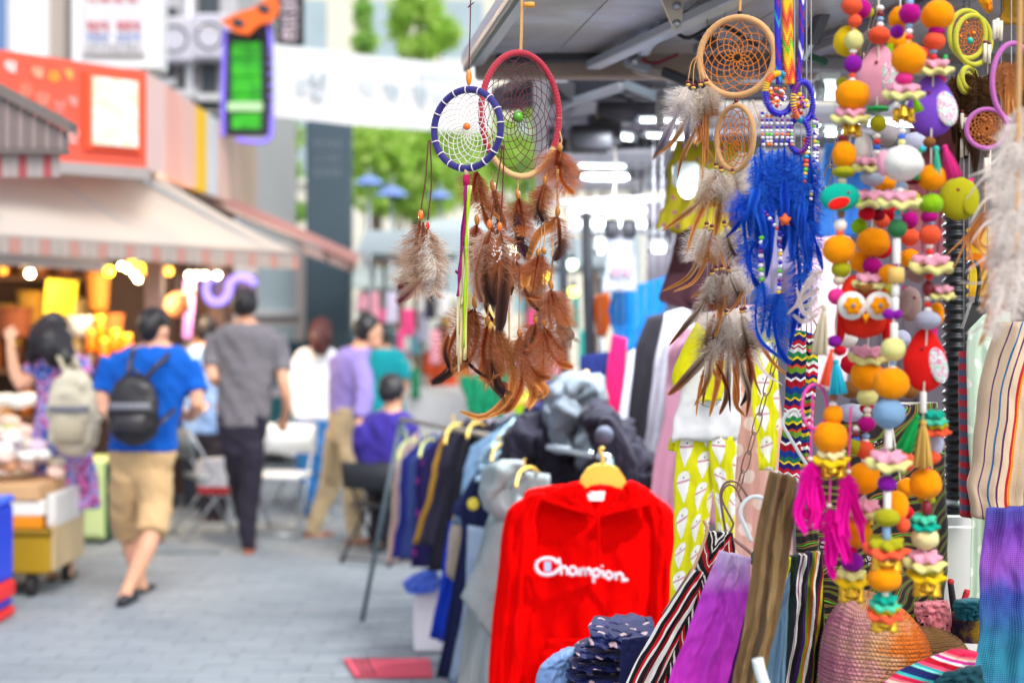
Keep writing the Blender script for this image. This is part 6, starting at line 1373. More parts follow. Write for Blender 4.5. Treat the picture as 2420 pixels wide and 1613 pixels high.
    f([(1302, 684), (1312, 730), (1330, 775), (1352, 805)], 34, FG, .5, .55, 90); f([(1300, 684), (1296, 730), (1305, 780)], 24, FB, .8, .5); f([(1302, 684), (1325, 730), (1345, 770)], 26, FB, .9, .5, 70)
    # lower left sweep
    f([(1121, 730), (1108, 790), (1085, 850), (1050, 888), (1018, 906)], 24, FD, .35, .35, 90); f([(1118, 730), (1085, 770), (1060, 830), (1062, 870)], 30, FB, .65, .3, 80); f([(1122, 730), (1128, 790), (1110, 850), (1070, 880)], 26, FB, .6, .3, 80)
    f([(1060, 790), (1052, 830), (1062, 872)], 12, FD, .0, .5, 60); f([(1118, 735), (1100, 800), (1098, 860), (1075, 890)], 14, FO, .3, .3)
    # curved dark quill across
    f([(1092, 826), (1110, 860), (1140, 885), (1172, 895)], 6, feather_mat('feather_quill', [(0, '#2a2028'), (1, '#1c1620')], [(0, '#3a2c30'), (1, '#2a2024')]), 0, .8, 50)
    f([(1150, 690), (1150, 730), (1170, 765)], 7, feather_mat('feather_quill', [], []) if False else FD, 0, .8, 50)
    f([(1152, 768), (1142, 830), (1150, 880), (1166, 896)], 34, FB, .45, .5, 90); f([(1172, 772), (1182, 830), (1176, 880), (1150, 900)], 32, FO, .4, .55, 90); f([(1165, 770), (1160, 840), (1170, 900), (1192, 932)], 26, FD, .45, .6, 90)
    f([(1178, 772), (1200, 830), (1212, 900), (1190, 950), (1140, 985), (1084, 970)], 18, FO, .3, .35, 110); f([(1182, 780), (1205, 850), (1216, 920), (1196, 965), (1150, 986)], 12, FO, .15, .5, 70)
    f([(1190, 900), (1188, 925), (1196, 940)], 22, FD, .0, .7, 60)
    f([(1228, 798), (1232, 850), (1230, 910), (1210, 955), (1190, 976)], 22, FB, .4, .3, 90); f([(1230, 798), (1246, 850), (1270, 885), (1302, 894)], 24, FB, .55, .22, 80); f([(1226, 798), (1212, 850), (1216, 900)], 24, FB, .7, .4, 70)
    f([(1266, 764), (1262, 800), (1250, 840)], 30, FD, 1, .6, 80); f([(1264, 766), (1246, 790), (1240, 820)], 22, FB, 1, .6)
    f([(1286, 772), (1296, 820), (1320, 855), (1356, 868)], 30, FB, .6, .2, 80); f([(1286, 772), (1284, 830), (1282, 880), (1268, 904)], 24, FB, .55, .25, 80); f([(1288, 774), (1312, 810), (1334, 830)], 26, FB, .9, .4, 70)
    f([(1240, 850), (1250, 890), (1262, 930), (1246, 965)], 20, FO, .2, .6, 70); f([(1246, 870), (1272, 900), (1288, 925), (1272, 940)], 18, FO, .2, .7, 60)
red()
# ---- the brown double hoop
def brown():
    D = 3.12; t = thing('dreamcatcher', 'tan leather double hoop dreamcatcher with orange web and cream feathers', 'dreamcatcher', P(1720, 985, D), 'dreamcatchers')
    ML = wrap_mat('tan_suede', '#c08a52', '#d8a468', 60); MW = plain('orange_web', '#d0741c', .8)
    M = Matrix.Rotation(R(-22), 3, 'Z'); c = P(1741, 134, D); rx = S(83, D)/math.cos(R(22)); rz = S(92, D); r = S(8, D)
    hoop(t, c, rx, rz, r, M, ML, 40, .04); web(t, c, rx-r, rz-r, M, MW, 13, 8, .1, S(1.3, D), center=(.02, -.03), seed=9)
    M2 = Matrix.Rotation(R(-48), 3, 'Z'); c2 = P(1737, 326, D); rx2 = S(37, D)/math.cos(R(48)); rz2 = S(76, D); r2 = S(6.4, D)
    hoop(t, c2, rx2, rz2, r2, M2, ML, 36, .04, 'small_hoop'); web(t, c2, rx2-r2, rz2-r2, M2, MW, 11, 7, .1, S(1.2, D), seed=10)
    cord(t, [(1750, -60), (1749, 0), (1748, 40)], D, 4, M_TANB); MB_ = plain('garnet_bead', '#6a101c', .3, coat=.4); MB2 = plain('blond_bead', '#d8a84a', .4)
    bead(t, 1748, 30, D, 6, 5, plain('dark_bead', '#24141a', .3)); bead(t, 1740, 238, D, 6, 5, MB_); bead(t, 1736, 246, D, 5, 4.5, MB_); cord(t, [(1742, 222), (1740, 240), (1738, 254)], D, 2, M_TANB)
    def cl(bases, hangs):
        for (x, y) in bases: bead(t, x, y, D, 6, 4.6, MB_); bead(t, x+.5, y+7, D, 6, 4, MB2)
        for h in hangs: cord(t, h, D, 1.3, M_TANB)
    f = lambda pts, w_, m, fl=.5, tip=.3, n=60: fpx(t, pts, D, w_, m, fl, tip, n, .03)
    # side cluster
    cl([(1626, 194), (1638, 201), (1655, 194), (1669, 190)], [[(1648, 132), (1634, 150), (1626, 190)], [(1648, 132), (1640, 160), (1638, 198)], [(1650, 135), (1652, 165), (1655, 190)], [(1656, 130), (1662, 160), (1669, 186)]])
    f([(1626, 205), (1612, 250), (1590, 290), (1565, 340), (1542, 380)], 22, FS, .45, .3, 80); f([(1624, 205), (1606, 240), (1592, 272)], 26, FZ, 1, .6, 70); f([(1638, 210), (1634, 260), (1625, 310), (1620, 372)], 18, FS, .45, .35, 80)
    f([(1640, 210), (1622, 280), (1590, 335), (1552, 368)], 12, FP, .3, .15); f([(1655, 205), (1650, 260), (1642, 310), (1612, 375), (1600, 425)], 14, FP, .4, .2, 60); f([(1655, 205), (1652, 250), (1656, 300)], 22, FQ, .8, .5, 70)
    f([(1669, 202), (1672, 250), (1668, 300), (1672, 400)], 22, FP, .45, .15, 70); f([(1670, 202), (1680, 245), (1684, 275)], 20, FP, .9, .5, 60); f([(1660, 300), (1662, 330), (1690, 380)], 6, FO, 0, .3, 40); f([(1666, 250), (1664, 340), (1660, 430)], 7, FO, .1, .3, 40); f([(1648, 290), (1655, 320), (1645, 340)], 12, FO, 0, .6, 40)
    # far side fluff
    f([(1778, 235), (1790, 270), (1800, 300)], 24, FZ, 1, .6, 70)
    # under the small hoop
    cl([(1692, 388), (1704, 396), (1732, 402), (1775, 350)], [[(1697, 330), (1692, 360), (1691, 384)], [(1706, 380), (1705, 390)], [(1733, 396), (1732, 400)], [(1772, 320), (1775, 346)]])
    f([(1692, 400), (1672, 440), (1650, 480), (1600, 520), (1562, 548)], 16, FP, .45, .15, 80); f([(1694, 400), (1676, 430), (1664, 470)], 30, FZ, 1, .6, 80); f([(1700, 405), (1690, 450), (1688, 490)], 28, FP, .9, .5, 80)
    f([(1692, 402), (1665, 480), (1640, 540), (1622, 600)], 12, FO, .2, .3, 60); f([(1706, 406), (1706, 450), (1698, 510), (1690, 560)], 18, FP, .45, .25, 70); f([(1704, 406), (1722, 450), (1734, 500), (1728, 530)], 22, FQ, .5, .4, 80)
    f([(1734, 412), (1745, 450), (1738, 510), (1730, 560)], 24, FP, .6, .3, 70); f([(1734, 412), (1756, 440), (1770, 470)], 24, FZ, .9, .5, 60); f([(1776, 360), (1760, 390), (1742, 420)], 26, FZ, 1, .6, 70); f([(1776, 362), (1776, 410), (1768, 450)], 22, FZ, 1, .5)
    # third tier
    cl([(1670, 528), (1682, 534), (1712, 525)], [[(1684, 470), (1674, 500), (1670, 524)], [(1690, 470), (1684, 530)], [(1716, 470), (1712, 520)]])
    f([(1670, 540), (1650, 580), (1640, 615)], 26, FZ, 1, .6, 80); f([(1680, 545), (1672, 590), (1674, 620)], 24, FP, .9, .5, 70); f([(1668, 542), (1656, 600), (1625, 655), (1562, 690)], 12, FP, .35, .25, 70); f([(1684, 545), (1670, 610), (1640, 665), (1590, 690)], 9, FO, .1, .3, 60)
    f([(1714, 535), (1725, 580), (1748, 620)], 22, FQ, .7, .4, 70); f([(1720, 560), (1740, 590), (1752, 600)], 26, FZ, 1, .6, 70); f([(1690, 560), (1704, 600), (1716, 640)], 7, FO, 0, .4, 40)
    # fourth tier
    cl([(1692, 630), (1706, 628), (1722, 632), (1682, 640)], [[(1700, 580), (1694, 625)], [(1706, 580), (1706, 624)], [(1716, 585), (1722, 628)], [(1690, 590), (1682, 636)]])
    f([(1690, 645), (1690, 690), (1680, 730)], 26, FQ, .7, .5, 80); f([(1706, 645), (1712, 690), (1716, 730)], 26, FQ, .8, .5, 80); f([(1684, 650), (1660, 720), (1620, 770), (1580, 818)], 14, FQ, .35, .2, 80); f([(1688, 650), (1668, 680), (1632, 704)], 9, FP, .2, .2, 50)
    f([(1722, 645), (1740, 690), (1752, 700)], 22, FQ, .8, .5, 60); f([(1724, 640), (1760, 640), (1780, 690)], 26, FZ, 1, .6, 70); f([(1700, 650), (1704, 720), (1690, 800)], 16, FO, .2, .3, 70); f([(1758, 680), (1745, 710), (1722, 740)], 8, FO, 0, .4, 40)
    # bottom tier
    cl([(1716, 734), (1752, 730), (1760, 728)], [[(1712, 690), (1716, 730)], [(1750, 690), (1752, 726)], [(1762, 690), (1760, 724)]])
    f([(1716, 745), (1700, 800), (1660, 850), (1610, 905), (1578, 934)], 22, FQ, .4, .22, 90); f([(1712, 745), (1690, 790), (1672, 830)], 36, FQ, .9, .5, 90); f([(1722, 745), (1740, 800), (1760, 850)], 38, FZ, .95, .6, 90); f([(1752, 742), (1762, 800), (1772, 850)], 30, FQ, .8, .5, 80)
    f([(1700, 760), (1680, 850), (1672, 900), (1640, 960)], 12, FP, .3, .25, 60); f([(1710, 770), (1700, 870), (1690, 930), (1676, 985)], 14, FO, .15, .3, 70); f([(1722, 780), (1720, 880), (1716, 940), (1700, 980)], 13, FQ, .2, .3, 70)
    f([(1728, 790), (1740, 880), (1738, 950), (1762, 985)], 14, FO, .15, .25, 70); f([(1740, 800), (1756, 880), (1770, 930), (1764, 985)], 12, FQ, .2, .25, 70); f([(1752, 790), (1772, 870), (1765, 930), (1750, 960)], 13, FD, .2, .3, 70)
    f([(1756, 745), (1790, 800), (1830, 860), (1888, 906)], 9, FO, .1, .3, 70); f([(1764, 780), (1800, 870), (1850, 910)], 8, FZ, .3, .2, 60); f([(1686, 820), (1668, 900), (1660, 960)], 9, FQ, .2, .2, 60); f([(1690, 850), (1720, 920), (1726, 975)], 8, FD, .1, .2, 50)
    f([(1734, 860), (1745, 930), (1742, 970)], 7, FO, .1, .2, 50); f([(1664, 870), (1650, 940), (1645, 985)], 6, FO, .1, .2, 40); f([(1775, 850), (1785, 900), (1800, 935)], 6, FO, .1, .2, 40); f([(1690, 740), (1672, 800), (1684, 870), (1704, 905)], 10, FO, .1, .3, 50)
brown()
# ---- the beaded blue dreamcatcher
def blue():
    D = 2.88; t = thing('dreamcatcher', 'beaded blue and orange dreamcatcher with bright blue feathers', 'dreamcatcher', P(1830, 850, D), 'dreamcatchers')
    cols = {'b': '#2a1ec0', 'o': '#f0701a', 'y': '#f2c40c', 'w': '#e8e4f0', 'p': '#7a1a8c', 'g': '#5ac428', 'r': '#d0342c', 't': '#1a9ab8'}
    ms = {k: plain('seed_'+k, c, .25, .1, 40, coat=.4) for k, c in cols.items()}
    sb = MB(); sb.ball((0, 0, 0), (1, 1, .8), 8, 6); seedm = {k: sb.mesh('seed_bead', m) for k, m in ms.items()}
    rnd = random.Random(12)
    def strand(pts, pat, rpx, step, D_=D):
        q = spline(pl(pts, D_), 60); L = 0; nxt = 0; i = 0
        for a, b in zip(q, q[1:]):
            L += (b-a).length
            while L >= nxt:
                inst('seed_bead', seedm[pat[i % len(pat)]], t, Matrix.Translation(b) @ Matrix.Scale(S(rpx, D_), 4)); nxt += S(step, D_); i += 1
    # woven straps from above
    def strap(x0, x1, w_, pat, nm):
        tt = NT('weave_'+nm); u, v, uv = tt.uv(); f = tt.math('FRACT', tt.math('MULTIPLY', v, 9.0))
        f = tt.math('FRACT', tt.math('ADD', f, tt.math('MULTIPLY', tt.math('ABSOLUTE', tt.math('SUBTRACT', tt.math('FRACT', tt.math('MULTIPLY', u, 60.0)), .5)), .5)))
        c = tt.ramp(f, [(i/len(pat), hx(cols[k])) for i, k in enumerate(pat)], True); tt.bump(tt.math('SINE', tt.math('MULTIPLY', v, 1800.0)), .6, .002)
        drape('woven_strap', [(x0-w_/2, -60), (x0-w_/2, 90), (x1-w_/2, 200)], [(x0+w_/2, -60), (x0+w_/2, 90), (x1+w_/2, 200)], D, tt.done(c, .7), t, nu=8, nv=40, amp=.001, wr=.001, thick=.008)
    strap(1838, 1842, 15, 'bbbbpbbt', 'blue'); strap(1862, 1868, 26, 'oyogyyor', 'orange'); strap(1894, 1886, 13, 'pbbwbpb', 'violet')
    strand([(1842, 200), (1840, 120), (1841, 165)], 'wbwo', 4, 8)
    # beaded rings
    def ring(cx, cy, rx, rz, yaw, pat, n, rpx):
        M = Matrix.Rotation(yaw, 3, 'Z'); c = P(cx, cy, D); mb = MB(); X, Z = S(rx, D)/max(.4, math.cos(yaw)), S(rz, D)
        mb.torus(c, 1, S(rpx*.7, D), 60, 6, M, None, X, Z); mb.build('ring_core', ms['b'], t)
        for i in range(n):
            a = 2*PI*i/n; p = c + M @ Vector((X*math.cos(a), 0, Z*math.sin(a)))
            mb = MB(); mb.torus(p, 1, S(2.1, D), 12, 5, M @ Matrix.Rotation(-a, 3, 'Y') @ Matrix.Rotation(R(90), 3, 'X'), None, S(rpx, D), S(rpx, D)); mb.build('bead_turn', ms[pat[int(i/n*len(pat)) % len(pat)]], t)
    ring(1842, 222, 36, 48, R(20), 'bbtyoybbbbbb', 54, 6.5); ring(1898, 240, 26, 46, R(30), 'bbbpyotbb', 46, 6)
    ring(1888, 320, 22, 40, R(-20), 'bbbp', 34, 6)
    for cx, cy in ((1838, 225), (1895, 245)):
        for k in range(34):
            a = rnd.uniform(0, 6.28); r_ = rnd.uniform(3, 27)*(.75 if cx > 1870 else 1); inst('seed_bead', seedm[rnd.choice('ooowpryb')], t, Matrix.Translation(P(cx+r_*math.cos(a)*.8, cy+r_*1.2*math.sin(a), D+rnd.uniform(-.01, .01))) @ Matrix.Scale(S(rnd.uniform(4, 6.5), D), 4))
    # bead fringes
    for k, x in enumerate((1802, 1813, 1824, 1836, 1848, 1860, 1872)):
        strand([(x, 266), (x+rnd.uniform(-3, 3), 310), (x+rnd.uniform(-4, 4), 348)], rnd.choice(('wbwgwywbw', 'wbtwpwb', 'wobwpwgw', 'bwpwbwow')), 4.6, 8.4)
    strand([(1922, 270), (1926, 330), (1922, 400), (1916, 470)], 'bbwgwbwywbwwbw', 5, 9); strand([(1930, 280), (1932, 350), (1926, 430)], 'pwbwwbgw', 4.5, 9); strand([(1904, 330), (1905, 380), (1900, 430)], 'rogyt', 8, 10)
    strand([(1800, 560), (1798, 620), (1800, 660)], 'gwbpwbwgw', 7, 11, D-.02); strand([(1842, 560), (1844, 610), (1842, 670), (1840, 690)], 'wpbwywbwg', 6, 10, D-.02); strand([(1806, 500), (1830, 530), (1850, 560)], 'bpwbwrb', 5.5, 10, D-.03)
    mb = MB(); mb.ball(P(1855, 520, D-.04), S(13, D), 10, 8, fn=lambda d: 1+.25*math.sin(5*math.atan2(d.z, d.x))); mb.build('orange_flower', plain('flower_orange', '#e8641a', .6), t)
    FU2 = feather_mat('feather_azure', [(0, '#1450c8'), (.5, '#0f46bc'), (1, '#0c2f94')], [(0, '#4a94f0'), (.5, '#3478e4'), (1, '#2456c4')])
    f = lambda pts, w_, fl=.6, tip=.3, n=60: fpx(t, pts, D, w_, rnd.choice((FU, FU2)), fl, tip, n, .05)
    for k in range(20):
        x = 1782 + k*7.2; y = 350 + rnd.uniform(-8, 50); e = x + rnd.uniform(-26, 26); L = rnd.uniform(150, 290)
        f([(x, y), (x+rnd.uniform(-8, 8), y+L*.35), ((x+e)/2+rnd.uniform(-10, 10), y+L*.7), (e, y+L)], rnd.uniform(13, 24), rnd.uniform(.15, .5), rnd.uniform(.25, .5), 60)
    f([(1800, 440), (1775, 480), (1745, 530), (1712, 565)], 16, .5, .15); f([(1790, 450), (1760, 500), (1762, 570), (1775, 650)], 26, .7, .3); f([(1785, 470), (1745, 490), (1740, 520)], 22, .8, .4)
    f([(1800, 664), (1786, 730), (1795, 800), (1850, 850)], 18, .5, .2); f([(1802, 664), (1808, 720), (1800, 790)], 22, .7, .3); f([(1842, 690), (1830, 750), (1840, 820), (1866, 862)], 26, .6, .2, 80); f([(1842, 690), (1852, 740), (1845, 800)], 28, .8, .4, 80); f([(1838, 690), (1822, 740), (1815, 800)], 20, .7, .4)
    f([(1900, 560), (1915, 640), (1905, 720), (1885, 780)], 22, .5, .3); f([(1880, 560), (1890, 660), (1880, 740), (1865, 830)], 20, .5, .2); f([(1910, 520), (1930, 580), (1945, 640)], 16, .5, .2); f([(1795, 560), (1772, 600), (1778, 650), (1800, 690)], 18, .6, .3)
    for k in range(6):
        pts = [(1940+rnd.uniform(-10, 10), 640+k*20), (1910+rnd.uniform(-10, 10), 660+k*20), (1870+rnd.uniform(-20, 30), 690+rnd.uniform(-30, 60))]; fpx(t, pts, D-.06, 9, FZ, .3, .4, 40)
blue()
# ---- hoops and feathers at the far side
def side_hoops():
    D = 2.95; BQ = plain('bone_tube', '#ded2bc', .5); MG = plain('garnet_bead', '#6a101c', .3)
    t = thing('dreamcatcher', 'lime green double ring dreamcatcher with dark brown feathers', 'dreamcatcher', P(2300, 420, D), 'dreamcatchers')
    ML = wrap_mat('lime_suede', '#a8a410', '#c0bc1c', 50)
    for cx, cy, rx, rz, yaw in ((2286, 82, 46, 56, 12), (2300, 95, 50, 58, 20), (2290, 185, 30, 26, 40), (2282, 195, 26, 24, 40)): hoop(t, P(cx, cy, D), S(rx, D), S(rz, D), S(6.5, D), Matrix.Rotation(R(yaw), 3, 'Z'), ML, 40, .05)
    web(t, P(2288, 85, D), S(42, D), S(52, D), Matrix.Rotation(R(12), 3, 'Z'), plain('orange_web2', '#a85a18', .8), 12, 8, .1, S(1.6, D), seed=21); bead(t, 2292, 96, D, 8, 8, plain('turq', '#1ab0a0', .3))
    rnd = random.Random(3)
    for k in range(6): bead(t, 2276+rnd.uniform(-25, 25), 80+rnd.uniform(-30, 30), D, 5, 5, plain('amber_bead', '#e8830f', .25))
    for k in range(9): x = 2250+k*11; fpx(t, [(x, 165+rnd.uniform(-10, 20)), (x+rnd.uniform(-14, 14), 250), (x+rnd.uniform(-24, 24), 330+rnd.uniform(0, 90))], D, 24, feather_mat('feather_umber', [(0, '#3a2412'), (1, '#2a1a10')], [(0, '#6a4a28'), (1, '#3a2818')]) if k == 0 else bpy.data.materials['feather_umber'], .5, .4, 50)
    for x, y in ((2328, 125), (2338, 128), (2274, 290), (2282, 300), (2274, 350), (2285, 345), (2330, 380), (2338, 372)): mb = MB(); mb.tube(pl([(x, y-22), (x-1, y+22)], D), S(4.6, D), 8); mb.build('bone_tube', BQ, t); bead(t, x, y-26, D, 5, 4, MG)
    t = thing('dreamcatcher', 'mauve double ring dreamcatcher beside the lime one with bone tubes', 'dreamcatcher', P(2350, 420, D), 'dreamcatchers')
    ML = wrap_mat('mauve_suede', '#a84a9c', '#c068b0', 50); D2 = 2.8
    hoop(t, P(2395, 195, D2), S(54, D2), S(92, D2), S(6.5, D2), Matrix.Rotation(R(10), 3, 'Z'), ML, 60, .05); hoop(t, P(2332, 304, D2), S(46, D2), S(46, D2), S(5.5, D2), Matrix.Rotation(R(-10), 3, 'Z'), ML, 40, .05)
    web(t, P(2332, 304, D2), S(42, D2), S(42, D2), Matrix.Rotation(R(-10), 3, 'Z'), plain('orange_web2', '#a85a18', .8), 12, 8, .1, S(1.6, D2), seed=23)
    for k in range(16): bead(t, 2332+rnd.uniform(-24, 24), 304+rnd.uniform(-28, 28), D2, 4.5, 4.5, plain('copper_bead', '#9a5418', .3))
    for k in range(5): x = 2370+k*9; fpx(t, [(x, 145), (x-4+rnd.uniform(-6, 6), 200), (x+rnd.uniform(-12, 12), 290)], D2, 18, FO, .45, .35, 50)
    for x, y in ((2350, 70), (2358, 66), (2366, 72), (2330, 395), (2338, 395)): mb = MB(); mb.tube(pl([(x, y-22), (x-1, y+24)], D2), S(4.4, D2), 8); mb.build('bone_tube', BQ, t)
    # white marabou strand at the frame edge
    D3 = 2.3; t = thing('feather_strand', 'fluffy white and beige feather strand closest to the viewer', 'feather strand', P(2400, 1000, D3))
    cord(t, [(2412, -60), (2408, 200), (2400, 600)], D3, 7, plain('jute', '#c79a63', .9), n=30)
    for k in range(10):
        y = 250+k*40; s_ = -1 if k % 2 else 1; x = 2412 + rnd.uniform(-6, 6)
        fpx(t, [(x, y), (x+s_*14-18, y+60), (x+s_*24-30, y+130), (x+s_*20-46+rnd.uniform(-10, 10), y+190)], D3, 24, FZ, .9, .5, 60)
    for k in range(8):
        y = 340+k*55; fpx(t, [(2390, y), (2330, y+40+rnd.uniform(-20, 20)), (2280+rnd.uniform(-20, 30), y+70+rnd.uniform(-20, 30))], D3+.15, 5, FZ, .1, .3, 40)
    for k in range(5): y = 520+k*40; fpx(t, [(2385, y), (2350, y+60), (2320+rnd.uniform(-20, 20), y+140)], D3+.1, 14, FO, .3, .3, 50)
    t = thing('feather_strand', 'thin tan quills dangling beside the corrugated pipe', 'feather strand', P(2270, 560, 2.7)); cord(t, [(2330, 430), (2328, 480), (2325, 510)], 2.7, 2, M_TANB)
    for k in range(9): fpx(t, [(2325+k*3, 500), (2300-k*6+k*k, 540+k*4), (2235+k*17, 600+rnd.uniform(-30, 60))], 2.7, 6, FO, .15, .3, 40)
side_hoops()
# ---- magenta feather tassel
def magenta():
    D = 2.55; t = thing('feather_tassel', 'hot pink feather tassel on white beads beside the brown cloth', 'tassel', P(1930, 1310, D)); rnd = random.Random(17)
    for bx, by, n in ((1915, 1090, 12), (2005, 1120, 7), (1960, 1200, 6)):
        cord(t, [(bx+6, by-160), (bx+2, by-60), (bx, by)], D, 3, plain('pink_cord', '#e0409c', .7)); bead(t, bx, by-6, D, 7, 6, plain('bone_bead', '#ddd4c4', .5))
        for k in range(n):
            e = bx + rnd.uniform(-34, 30) + (30 if by > 1150 else 0); L = rnd.uniform(90, 175); fpx(t, [(bx+rnd.uniform(-4, 4), by), ((bx+e)/2, by+L*.4), (e, by+L*.75), (e+rnd.uniform(-8, 20), by+L)], D+rnd.uniform(-.03, .03), 16, FM, .2, .6, 50)
    mb = MB(); mb.torus(P(1925, 960, D), 1, S(4, D), 40, 6, Matrix.Rotation(R(20), 3, 'Z'), None, S(34, D), S(52, D)); mb.build('pink_loop', plain('pink_cord', '#e0409c', .7), t)
magenta()
# ================================================================== FELT BALL GARLANDS
def felt(name, c):
    if name in MATS: return MATS[name]
    t = NT(name); col = hx(c); oi = t.node('ShaderNodeObjectInfo'); k = t.mix(t.noise(30, 4), tuple(x*.85 for x in col[:3])+(1,), col); k = t.mix(t.math('MULTIPLY', oi.outputs['Random'], .12), k, tuple(x*.6 for x in col[:3])+(1,)); t.bump(t.noise(260, 3), .3, .003)
    MATS[name] = t.done(k, .95, 0, .06, 0, .05); return MATS[name]
CL = dict(orange='#fb9608', yellow='#eec41a', pale='#dfd98a', magenta='#b0107c', purple='#8a1a9c', crimson='#c8142c', coral='#ee5a38', olive='#a8a41c', beige='#cdbfa2', white='#e9e4dc', green='#3a7a4a', tan='#e0b45c', maroon='#7a1024', lavender='#b4b8cc', slate='#7fa3c4', cream='#ecdfa0', pink='#e6a0b4', mint='#4ac4a0', cyan='#2ab4cc', teal='#10a890', grey='#a09a9a', lime='#8cc01c', red='#e0201c', gold='#d8a02a', brown='#8a5a2c', hot='#e8388c', emerald='#14a04c', taupe='#a08a84', violet='#7a4ac0', blue='#2a60d0')
CM = {k: felt('felt_'+k, v) for k, v in CL.items()}
CB = {k: plain('bead_'+k, v, .5, .12) for k, v in CL.items()}
M_GOLD = plain('brass_bell', '#d9a62c', .28, .15, 20, metal=.85)
SH = {}
def shape(kind, c):
    k = (kind, c)
    if k in SH: return SH[k]
    mb = MB()
    if kind == 'felt_ball': mb.ball((0, 0, 0), 1, 26, 18, fn=lambda d: 1+.07*nz(d.x*2+len(c), d.y*2, d.z*2)+.025*nz(d.x*9, d.y*9, d.z*9)); me = mb.mesh('felt_ball', CM[c])
    elif kind == 'bead': mb.ball((0, 0, 0), 1, 14, 10); me = mb.mesh('bead', CB[c])
    elif kind == 'tube_bead': mb.lathe([(.75, -1), (1, -.9), (1, .9), (.75, 1)], (0, 0, 0), 12); me = mb.mesh('tube_bead', CB[c])
    elif kind == 'felt_flower':   # wavy petal disc
        rs = []
        for z, r in ((-.16, .3), (-.2, .9), (-.1, 1.02), (.06, 1.0), (.16, .8), (.2, .2)):
            rs.append([Vector((r*(1+.14*math.cos(6*a))*math.cos(a), r*(1+.14*math.cos(6*a))*math.sin(a), z + .16*r*r*math.cos(6*a+.8))) for a in (2*PI*j/42 for j in range(42))])
        mb.rings(rs); me = mb.mesh('felt_flower', CM[c])
    elif kind == 'bell': mb.lathe([(.05, 1.0), (.35, .92), (.6, .55), (.72, .1), (.85, -.35), (1.05, -.6), (1.0, -.72), (.6, -.7), (.1, -.6)], (0, 0, 0), 20); me = mb.mesh('bell', M_GOLD)
    elif kind == 'clapper': mb.ball((0, 0, 0), 1, 10, 8); me = mb.mesh('clapper', M_GOLD)
    elif kind == 'tassel':
        rnd = random.Random(len(c)); mb.ball((0, 0, .9), (.3, .3, .16), 10, 8)
        for i in range(46):
            a = rnd.uniform(0, 6.28); r = rnd.uniform(.2, 1.0)**.6; mb.tube(spline([Vector((.12*math.cos(a), .12*math.sin(a), .85)), Vector((r*.5*math.cos(a), r*.5*math.sin(a), .2)), Vector((r*.85*math.cos(a), r*.85*math.sin(a), -1+rnd.uniform(-.06, .06)))], 5), .085, 4)
        me = mb.mesh('tassel', CM[c])
    SH[k] = me; return me
def G_(parent, kind, x, y, D, rx, ry, c, tilt=0, depth=None):
    M = Matrix.Translation(P(x, y, D)) @ Matrix.Rotation(R(tilt), 4, 'Y') @ Matrix.Rotation(random.uniform(0, 6.28), 4, 'Z')
    sx, sz = S(rx, D)*random.uniform(.95, 1.05), S(ry, D)*random.uniform(.93, 1.06); return inst(kind, shape(kind, c), parent, M @ Matrix.Diagonal((sx, sx if depth is None else depth, sz, 1)))
def flower(parent, x, y, D, w_, c1, c2, tilt=0):
    o = inst('felt_flower', shape('felt_flower', c1), parent, Matrix.Translation(P(x, y+8, D)) @ Matrix.Rotation(R(14), 4, 'X') @ Matrix.Rotation(R(tilt), 4, 'Y') @ rotz(random.uniform(0, 6)) @ Matrix.Diagonal((S(w_/2, D), S(w_/2, D), S(w_/2*.9, D), 1)))
    inst('felt_flower', shape('felt_flower', c2), parent, Matrix.Translation(P(x, y-8, D)) @ Matrix.Rotation(R(14), 4, 'X') @ rotz(random.uniform(0, 6)) @ Matrix.Diagonal((S(w_/2*.78, D), S(w_/2*.78, D), S(w_/2*.9, D), 1)))
def bell(parent, x, y, D, w_):
    for dx, dy in ((-.45, 0), (.5, .06), (.02, -.3)):
        G_(parent, 'bell', x+w_*dx*.62, y+w_*dy*.5, D+dy*.04, w_*.3, w_*.36, 'gold', dx*20); G_(parent, 'clapper', x+w_*dx*.62, y+w_*dy*.5+w_*.3, D+dy*.04, w_*.1, w_*.1, 'gold')
def ornament(parent, nm, x, y, D, w_, h_, c, wing, kind='bird', flip=1, tilt=0):
    """plump felt bird: pointed body, printed wing, felt tail, button eye"""
    M = Matrix.Translation(P(x, y, D)) @ Matrix.Rotation(R(tilt), 4, 'Y'); a, b = S(w_/2, D), S(h_/2, D); mb = MB(); rs = []
    for k in range(15):
        v = -1+2*k/14; f = math.sqrt(max(0, 1-v*v)); f = f*(1-.38*max(v, 0)) if kind == 'bird' else f
        f = max(f, .03); rs.append([M @ Vector((a*f*math.cos(q), a*.55*f*math.sin(q), b*v)) for q in (2*PI*j/22 for j in range(22))])
    mb.rings(rs); o = mb.build(nm, CM[c], parent)
    mb = MB(); mb.ball((0, 0, 0), (a*.42, a*.12, b*.55), 16, 10); mb.v = [M @ (Vector((a*.45*flip, -a*.5, -b*.15)) + Matrix.Rotation(R(-14*flip), 3, 'Y') @ p) for p in mb.v]; mb.build('wing', wing, o)
    mb = MB(); mb.ball(M @ Vector((-a*.25*flip, -a*.48, b*.35)), S(4, D), 8, 6); mb.build('button_eye', CB['maroon'], o)
    mb = MB(); mb.prism([M @ Vector(q) for q in ((-a*.2, -.004, b*.8), (a*.5*flip, -.004, b*1.05), (a*.55*flip, -.004, b*.75), (a*.1, -.004, b*.55))], Vector((0, .008, 0))); mb.build('crest', CM['lime' if c in ('pink', 'teal') else 'hot'], o, False)
    return o
FLORAL = blotch('floral_white', ['#dfe8e2', '#e9e4e4', '#d86a9c', '#e8ecea', '#8cc8a8', '#f0f0ee'], 110, dist=.6)
